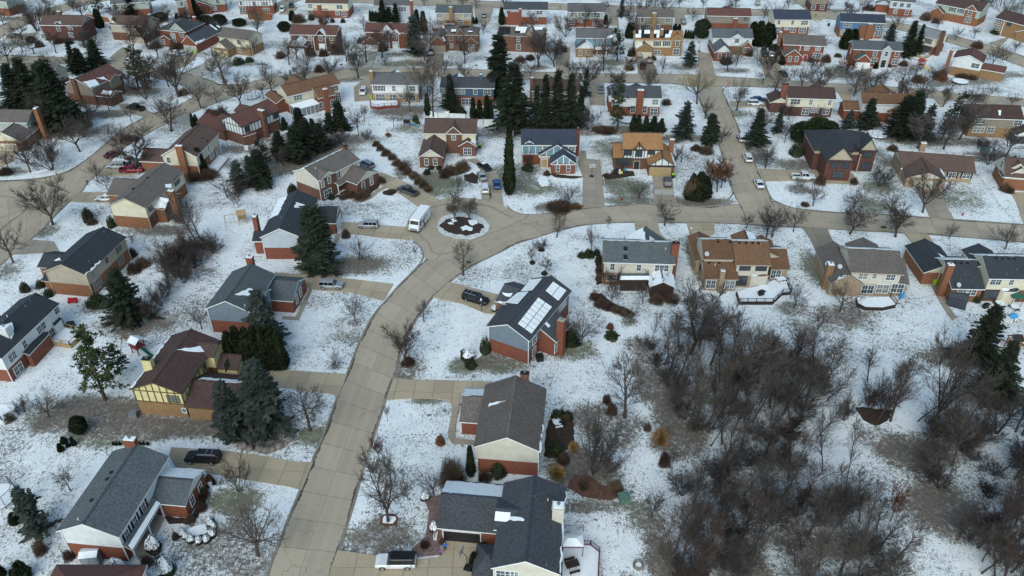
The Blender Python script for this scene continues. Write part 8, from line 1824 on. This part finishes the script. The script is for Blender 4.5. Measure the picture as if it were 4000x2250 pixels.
 for rc, x, y, lb in (('13', 1955,718, 'red fire hydrant on the snowy lawn near the long bungalow'),('12', 1100,565, 'red fire hydrant on the thawed lawn by the street bend')):
  o = OB('fire_hydrant', rc, x, y, lb, 'hydrant'); mb = MB(); mb.lathe([(.2,0),(.2,.06),(.13,.08),(.13,.55),(.17,.57),(.15,.68),(.05,.78)],10); mb.tube((-.25,0,.42),(.25,0,.42),.07,.07,6,0, True); mb.build('body', surf('hydrant_red', (.35,.015,.02),.5), o)
 o = OB('stop_sign', '02', 2165,912, 'red octagonal stop sign on the snowy corner', 'sign'); mb = MB(); mb.tube((0,0,0),(0,0,2.2),.035,.035,5); mb.build('post', GREYM, o)
 mb = MB(); mb.poly([(.45 * math.cos(PI / 8 + k * PI / 4),-.05,2.4 + .45 * math.sin(PI / 8 + k * PI / 4)) for k in range(8)]); mb.build('plate', surf('sign_red', (.5,.015,.02),.5), o)
 me, w_ = text_mesh('STOP', .3, WHITE, 'lettering'); l = put('lettering', me, o, (-w_ / 2,-.06,2.3)); l.rotation_euler = (PI / 2,0,0)
 o = OB('street_sign', '12', 2185,520, 'thin street name sign post on the corner', 'sign'); mb = MB(); mb.tube((0,0,0),(0,0,3.0),.035,.03,5); mb.build('post', GREYM, o); mb = MB(); mb.box(-.5,-.02,2.75,.5,.02,2.95); mb.box(-.02,-.5,2.98,.02,.5,3.18); mb.build('plate', SC['green'], o)
 # sheds, utility boxes, garden furniture
 def shed(rc, x, y, rz, mt, top, lb, w_=2.2, d_=1.5, h=1.9):
  o = OB('storage_shed', rc, x, y, lb, 'shed', rz); mb = MB(); mb.box(-w_ / 2,-d_ / 2,0, w_ / 2, d_ / 2, h); mb.box(-w_ / 2 - .15,-d_ / 2 - .15,-.05, w_ / 2 + .15, d_ / 2 + .15,.1); mb.build('wall', mt, o)
  put('roof', roof_mesh(-w_ / 2 - .08, w_ / 2 + .08,-d_ / 2 - .08, d_ / 2 + .08, h + .1, 'x', .35,0, top, mt, .1), o)
  for s in (-1,1): mb = MB(); mb.box(s * .5 - .46,-d_ / 2 - .03,.12, s * .5 + .46,-d_ / 2, h - .1); mb.box(s * .12 - .03,-d_ / 2 - .06,.9, s * .12 + .03,-d_ / 2 - .02,1.15); mb.build('door', mt, o)
 shed('30', 940,1310,.12, surf('shed_grey', (.25,.27,.31),.5), SNOW, 'small grey garden shed with snowy top against the brick end wall'); shed('f', 440,655,-.5, surf('shed_dark', (.05,.055,.07),.6), ROOFS['char'], 'dark garden shed behind the brick and cream house', 3.2,2.6,2.0)
 for rc, x, y, mt, w_, h, lb in (('32', 1125,690, surf('utility_green', (.10,.17,.14),.5),.75,1.0, 'green utility cabinet at the edge of the leaf bed'),('20', 1468,335, surf('utility_green', (.1,.17,.14),.5),.35,.9, 'left of two green utility posts below the dark spruce'),('20', 1490,310, surf('utility_green', (.1,.17,.14),.5),.35,1.0, 'right of two green utility posts below the dark spruce'),('20', 1350,1295, GREYM, .55,.95, 'grey air conditioner beside the yellow timbered house'),('20', 717,395, BLACK, .6,.95, 'dark air conditioner behind the tan deck'),('g', 555,745, BLACK, .6,.95, 'black air conditioner under the solar-panel house'),('a', 765,765, S_WHITE, .45,.9, 'white stone pedestal in the round garden bed')):
  o = OB('utility_box', rc, x, y, lb, 'utility box', .2); mb = MB(); mb.box(-w_, -w_, 0, w_, w_, h); mb.box(-w_ - .04,-w_ - .04, h, w_ + .04, w_ + .04, h + .07); mb.build('casing', mt, o); mb = MB(); mb.lathe([(w_ * .8, h + .07),(w_ * .8, h + .12)],12); mb.build('top', SNOW if 'white' in lb else mt, o)
 def table(rc, x, y, top, leg, lb, r_=.75, z=0, square=False):
  o = OB('garden_table', rc, x, y, lb, 'table', .3, None, z); mb = MB(); mb.box(-r_, -r_ * .6,.7, r_, r_ * .6,.8) if square else mb.lathe([(r_, .7),(r_, .8)],16); mb.build('top', top, o)
  for a in (-.45,.45):
   for b in (-.3,.3): mb = MB(); mb.tube((a, b, 0),(a, b, .7),.04,.04,5); mb.build('leg', leg, o)
  for a in (-1,1): mb = MB(); mb.box(-r_ * .8, a * r_ * 1.15 - .16,.4, r_ * .8, a * r_ * 1.15 + .16,.48); mb.box(-r_ * .7, a * r_ * 1.15 - .03,0,-r_ * .6, a * r_ * 1.15 + .03,.4); mb.box(r_ * .6, a * r_ * 1.15 - .03,0, r_ * .7, a * r_ * 1.15 + .03,.4); mb.build('bench', top if square else leg, o)
 table('22', 455,1375, SNOW, WHITE, 'round white table on the patio by the evergreen hedge'); table('h', 965,610, SNOW, WOODDK, 'snow-covered picnic table on the angular deck', .9,.66, True); table('32', 600,1390, WOODDK, BLACK, 'brown table with chairs on the red railed deck', .9,.66, True); table('f', 820,670, SNOW, BLACK, 'snowy table on the cluttered patio at the right', .8); table('f', 950,700, SNOW, BLACK, 'second snowy table on the cluttered patio at the right edge', .7)
 for rc, x, y, z, lb in (('22', 525,1375,0, 'black covered grill beside the round white table'),('h', 765,750,.66, 'black grill at the edge of the angular deck'),('f', 700,690,0, 'black grill on the cluttered patio')):
  o = OB('grill', rc, x, y, lb, 'grill', .3, None, z); mb = MB(); mb.box(-.5,-.3,.1,.5,.3,.85); loft(mb, [[(-.45, y_, .85),(-.45, y_, 1.1),(.45, y_, 1.1),(.45, y_, .85)] for y_ in (-.3,.3)]); mb.box(-.9,-.25,.8,-.5,.25,.85); mb.box(.5,-.25,.8,.9,.25,.85); mb.build('body', BLACK, o)
  for s in (-.4,.4): mb = MB(); mb.tube((s, -.25,.08),(s, .25,.08),.08,.08,8,0, True); mb.build('wheel', TYRE, o)
 def canopy(rc, x, y, w_, d_, top, leg, lb, z=0):
  o = OB('garden_canopy', rc, x, y, lb, 'canopy', 0, None, z); put('roof', roof_mesh(-w_, w_, -d_, d_, 2.2, 'x', .5,1, top, leg, .2), o)
  for a in (-w_ + .1, w_ - .1):
   for b in (-d_ + .1, d_ - .1): mb = MB(); mb.tube((a, b, 0),(a, b, 2.1),.05,.05,5); mb.build('leg', BLACK, o)
 canopy('32', 595,1225,1.5,1.0, SNOW, surf('canopy_maroon', (.08,.015,.03),.7), 'snow-topped maroon canopy swing on the red railed deck', .66); canopy('f', 945,655,1.1,1.0, SC['green'], SC['green'], 'green patio canopy at the right edge')
 o = OB('garden_bench', '31', 1812,1055, 'white garden bench beside the open garage', 'bench', 1.5); mb = MB(); mb.box(-.7,-.2,.4,.7,.2,.48); mb.box(-.7,.2,.5,.7,.26,.95); mb.build('seat', WHITE, o)
 for s in (-.6,.6): mb = MB(); mb.box(s - .05,-.18,0, s + .05,.24,.4); mb.build('leg', WHITE, o)
 o = OB('garden_bench', '20', 735,150, 'small red garden seat on the snow below the tan house', 'bench', .1); mb = MB(); mb.box(-.9,-.3,.35,.9,.3,.5); mb.box(-.9,.3,.5,.9,.4,1.0); mb.build('seat', surf('seat_red', (.5,.03,.04),.5), o)
 for s in (-.7,.7): mb = MB(); mb.box(s - .08,-.25,0, s + .08,.35,.35); mb.build('leg', WOODRED, o)
 o = OB('fire_pit', '32', 1270,1345, 'round stone fire pit on the lawn at the bottom', 'fire pit'); mb = MB(); mb.lathe([(.75,0),(.75,.4),(.55,.42),(.5,.15)],16); mb.build('ring', ROCK, o); mb = MB(); mb.lathe([(.48,.1),(.4,.25)],12); mb.build('snow', SNOW, o)
 o = OB('toy_house', 'f', 925,800, 'small blue and white toy house on the lawn', 'toy house', .4); mb = MB(); mb.box(-.7,-.6,0,.7,.6,1.0); mb.build('wall', WHITE, o); put('roof', roof_mesh(-.8,.8,-.7,.7,1.0, 'x', .45,0, SC['blue'], SC['blue'],.08), o); mb = MB(); mb.box(-.2,-.63,0,.2,-.6,.7); mb.build('door', SC['red'], o)
 # boulders, logs
 rk = random.Random(8)
 for i, (x, y) in enumerate([(45,175),(110,195),(175,180),(235,150),(290,120),(330,80),(345,40),(362,5),(330,-60),(310,-110),(-60,170),(-130,150)]):
  mb = MB(); N = 8
  mb.lathe([(.25,-.05),(.55,.1),(.62,.35),(.4,.6),(.12,.68)], N); mb.v = [(v[0] * rk.uniform(.8,1.25), v[1] * rk.uniform(.8,1.25), v[2] * rk.uniform(.85,1.15)) for v in mb.v]
  o = mb.build('boulder', ROCK, None, True, g(q('31', x, y)), rk.uniform(0,6)); o.scale = (rk.uniform(.9,1.4),) * 3
  tag(o, '%s boulder in the stone row beside the grey-green spruces' % ('leftmost', 'second', 'third', 'fourth', 'fifth', 'sixth', 'seventh', 'eighth', 'ninth', 'uppermost', 'tenth', 'eleventh')[i], 'boulder', 'boulders edging the spruce bed')
 BIR = surf('pale_bark', (.42,.41,.4),.8,.3,4)
 for rc, a, b, r_, lb in (('32', (2105,345),(2540,700),.13, 'pale fallen tree with snowy branches lying in the wood'),('33', (870,1070),(1060,1135),.2, 'pale log lying in the wood at lower right'),('32', (2000,1000),(2120,1085),.16, 'short snowy log lying in the wood')):
  A, B_ = g(q(rc, *a)), g(q(rc, *b)); mb = MB(); d = B_ - A; mb.tube((0,0,.3), d * .5 + Vector((0,0,.4)), r_, r_ * .8,6,0, True); mb.tube(d * .5 + Vector((0,0,.4)), d + Vector((0,0,.6)), r_ * .8, r_ * .3,6)
  for k in range(14 if d.length > 10 else 3): t = .35 + .6 * k / 14; mb.tube(d * t + Vector((0,0,.4)), d * min(1.05, t + .25) + Vector((rk.uniform(-2,2), rk.uniform(-2,2), rk.uniform(.2,1.6))), r_ * .35,.02,4)
  tag(mb.build('fallen_log', BIR, None, False, A), lb, 'log')
 # fences
 def fence(rc, pts, h, mt, lb, gap=2.4, solid=True):
  P = [g(q(rc, *p)) for p in pts]; o0 = P[0]; o = empty('fence', o0); tag(o, lb, 'fence'); mb = MB(); pb = MB()
  for a, b in zip(P[:-1], P[1:]):
   a = a - o0; b = b - o0; d = (b - a).normalized(); n = Vector((-d.y, d.x, 0)) * .03; m = max(1, int((b - a).length / gap))
   if solid: mb.v += [tuple(p) for p in (a - n, b - n, b + n, a + n)] + [tuple(p + Vector((0,0, h))) for p in (a - n, b - n, b + n, a + n)]; i = len(mb.v) - 8; mb.f += [tuple(i + k for k in f) for f in ((0,1,5,4),(1,2,6,5),(2,3,7,6),(3,0,4,7),(4,5,6,7))]; mb.m += [0] * 5
   else:
    for zz in (.3,.65, h - .08): mb.tube(a + Vector((0,0, zz)), b + Vector((0,0, zz)),.03,.03,4)
   for j in range(m + 1): p = a.lerp(b, j / m); pb.box(p.x - .07, p.y - .07,0, p.x + .07, p.y + .07, h + .1)
  mb.build('panel', mt, o); pb.build('posts', mt, o)
 fence('c', [(500,122),(600,122),(715,122)],1.7, S_WHITE, 'white panel fence in front of the cypresses'); fence('c', [(828,330),(850,150)],1.6, S_WHITE, 'white panel fence running back beside the blue glass-fronted house'); fence('j', [(700,212),(840,235),(950,255)],1.8, WOODOR, 'orange wooden fence between two upper left houses'); fence('01', [(1690,1150),(1830,1185),(2100,1195)],1.5, S_WHITE, 'low white fence behind the navy house')
 fence('12', [(892,20),(900,200),(935,460)],.35, S_WHITE, 'low pale edging wall along the long grey drive'); fence('k', [(950,265),(1330,290)],1.2, GREYM, 'thin grey wire fence behind the tan house', 2.4, False)
 # small decorations by the door
 for rc, x, y, mt, s, lb in (('12', 1080,300, WHITE, .55, 'white inflatable lawn decoration'),('12', 1105,270, SC['red'],.5, 'red inflatable lawn decoration'),('12', 1103,300, SC['yel'],.35, 'orange-yellow inflatable lawn decoration'),('12', 1128,275, SC['teal'],.45, 'teal inflatable lawn decoration'),('d', 578,590, surf('deco_pink', (.6,.2,.25),.6),.5, 'pink inflatable decoration beside the front door')):
  o = OB('inflatable', rc, x, y, lb, 'decoration'); mb = MB(); mb.lathe([(s * .5,0),(s * .9, s * .4),(s * .85, s * 1.1),(s * .45, s * 1.5),(s * .5, s * 1.8),(s * .4, s * 2.2),(s * .1, s * 2.4)],12); mb.build('body', mt, o, True); mb = MB(); mb.lathe([(s * .55,0),(s * .6,.06)],10); mb.build('base', BLACK, o)
 for i, (x, y) in enumerate(((1555,1060),(1580,1072),(1550,1082))): tag(patch(oval(g(q('13', x, y)),.3,.2), 'snow_lump', SNOW, .12,.05), '', '') if False else None
 # people
 person(q('31', 1900,1195),.6,(.02,.14,.55),(.02,.025,.05), 'person in a bright blue jacket at the open garage', 1.75)
 person(q('31', 1855,1245),2.4,(.26,.08,.42),(.02,.02,.03), 'smaller person in a purple jacket beside the blue jacket', 1.4)
 person(q('11', 2358,555),.3,(.02,.02,.024),(.02,.02,.026), 'person in dark clothes beside the white suv', 1.75)
 person(q('11', 1694,835),1.9,(.05,.035,.05),(.02,.02,.024), 'person in dark clothes beside the white step van', 1.75)
# ------------------------------------------------------------------ light, camera
def setup():
 w = bpy.data.worlds.new('World'); scene.world = w; w.use_nodes = True
 nt = w.node_tree; bg = nt.nodes['Background']
 sky = nt.nodes.new('ShaderNodeTexSky'); sky.sky_type = 'NISHITA'; sky.sun_disc = False
 sky.sun_elevation = math.radians(38); sky.sun_rotation = math.radians(195); sky.air_density = 1.0; sky.dust_density = 1.0; sky.ozone_density = 2.5
 mx = nt.nodes.new('ShaderNodeMix'); mx.data_type = 'RGBA'; mx.blend_type = 'MULTIPLY'; mx.inputs[0].default_value = 1.0     # cloud veil: less violet than a clear sky
 nt.links.new(sky.outputs[0], mx.inputs[6]); mx.inputs[7].default_value = (.95,1.0,.86,1)
 nt.links.new(mx.outputs[2], bg.inputs[0]); bg.inputs[1].default_value = 0.15
 L = bpy.data.lights.new('sun', 'SUN'); L.energy = 1.5; L.angle = math.radians(50); L.color = (.95,1,.96)
 o = bpy.data.objects.new('sun', L); COL.objects.link(o)
 el, az = math.radians(38), math.radians(195)      # sun behind the camera
 d = Vector((math.sin(az) * math.cos(el), math.cos(az) * math.cos(el), math.sin(el)))
 o.rotation_euler = d.to_track_quat('Z', 'Y').to_euler()
 cam = bpy.data.cameras.new('camera'); cam.sensor_width = 36; cam.lens = 36 * F_PX / 4000; cam.clip_end = 6000
 co = bpy.data.objects.new('camera', cam); COL.objects.link(co); co.location = (0,0, CAM_H); co.rotation_euler = (PI / 2 - TILT, 0,0)
 scene.camera = co
 v = scene.view_settings; v.view_transform = 'Standard'; v.look = 'None'; v.exposure = 0.44; v.gamma = 1
 scene.cycles.max_bounces = 5; scene.cycles.diffuse_bounces = 2; scene.cycles.glossy_bounces = 2; scene.cycles.transparent_max_bounces = 4
 scene.cycles.use_denoising = True
setup()
build_site()
for fn in ('build_houses', 'build_plants', 'build_vehicles', 'build_extras'):
 if fn in globals(): globals()[fn]()
build_ground()
if 'label_plants' in globals(): label_plants()
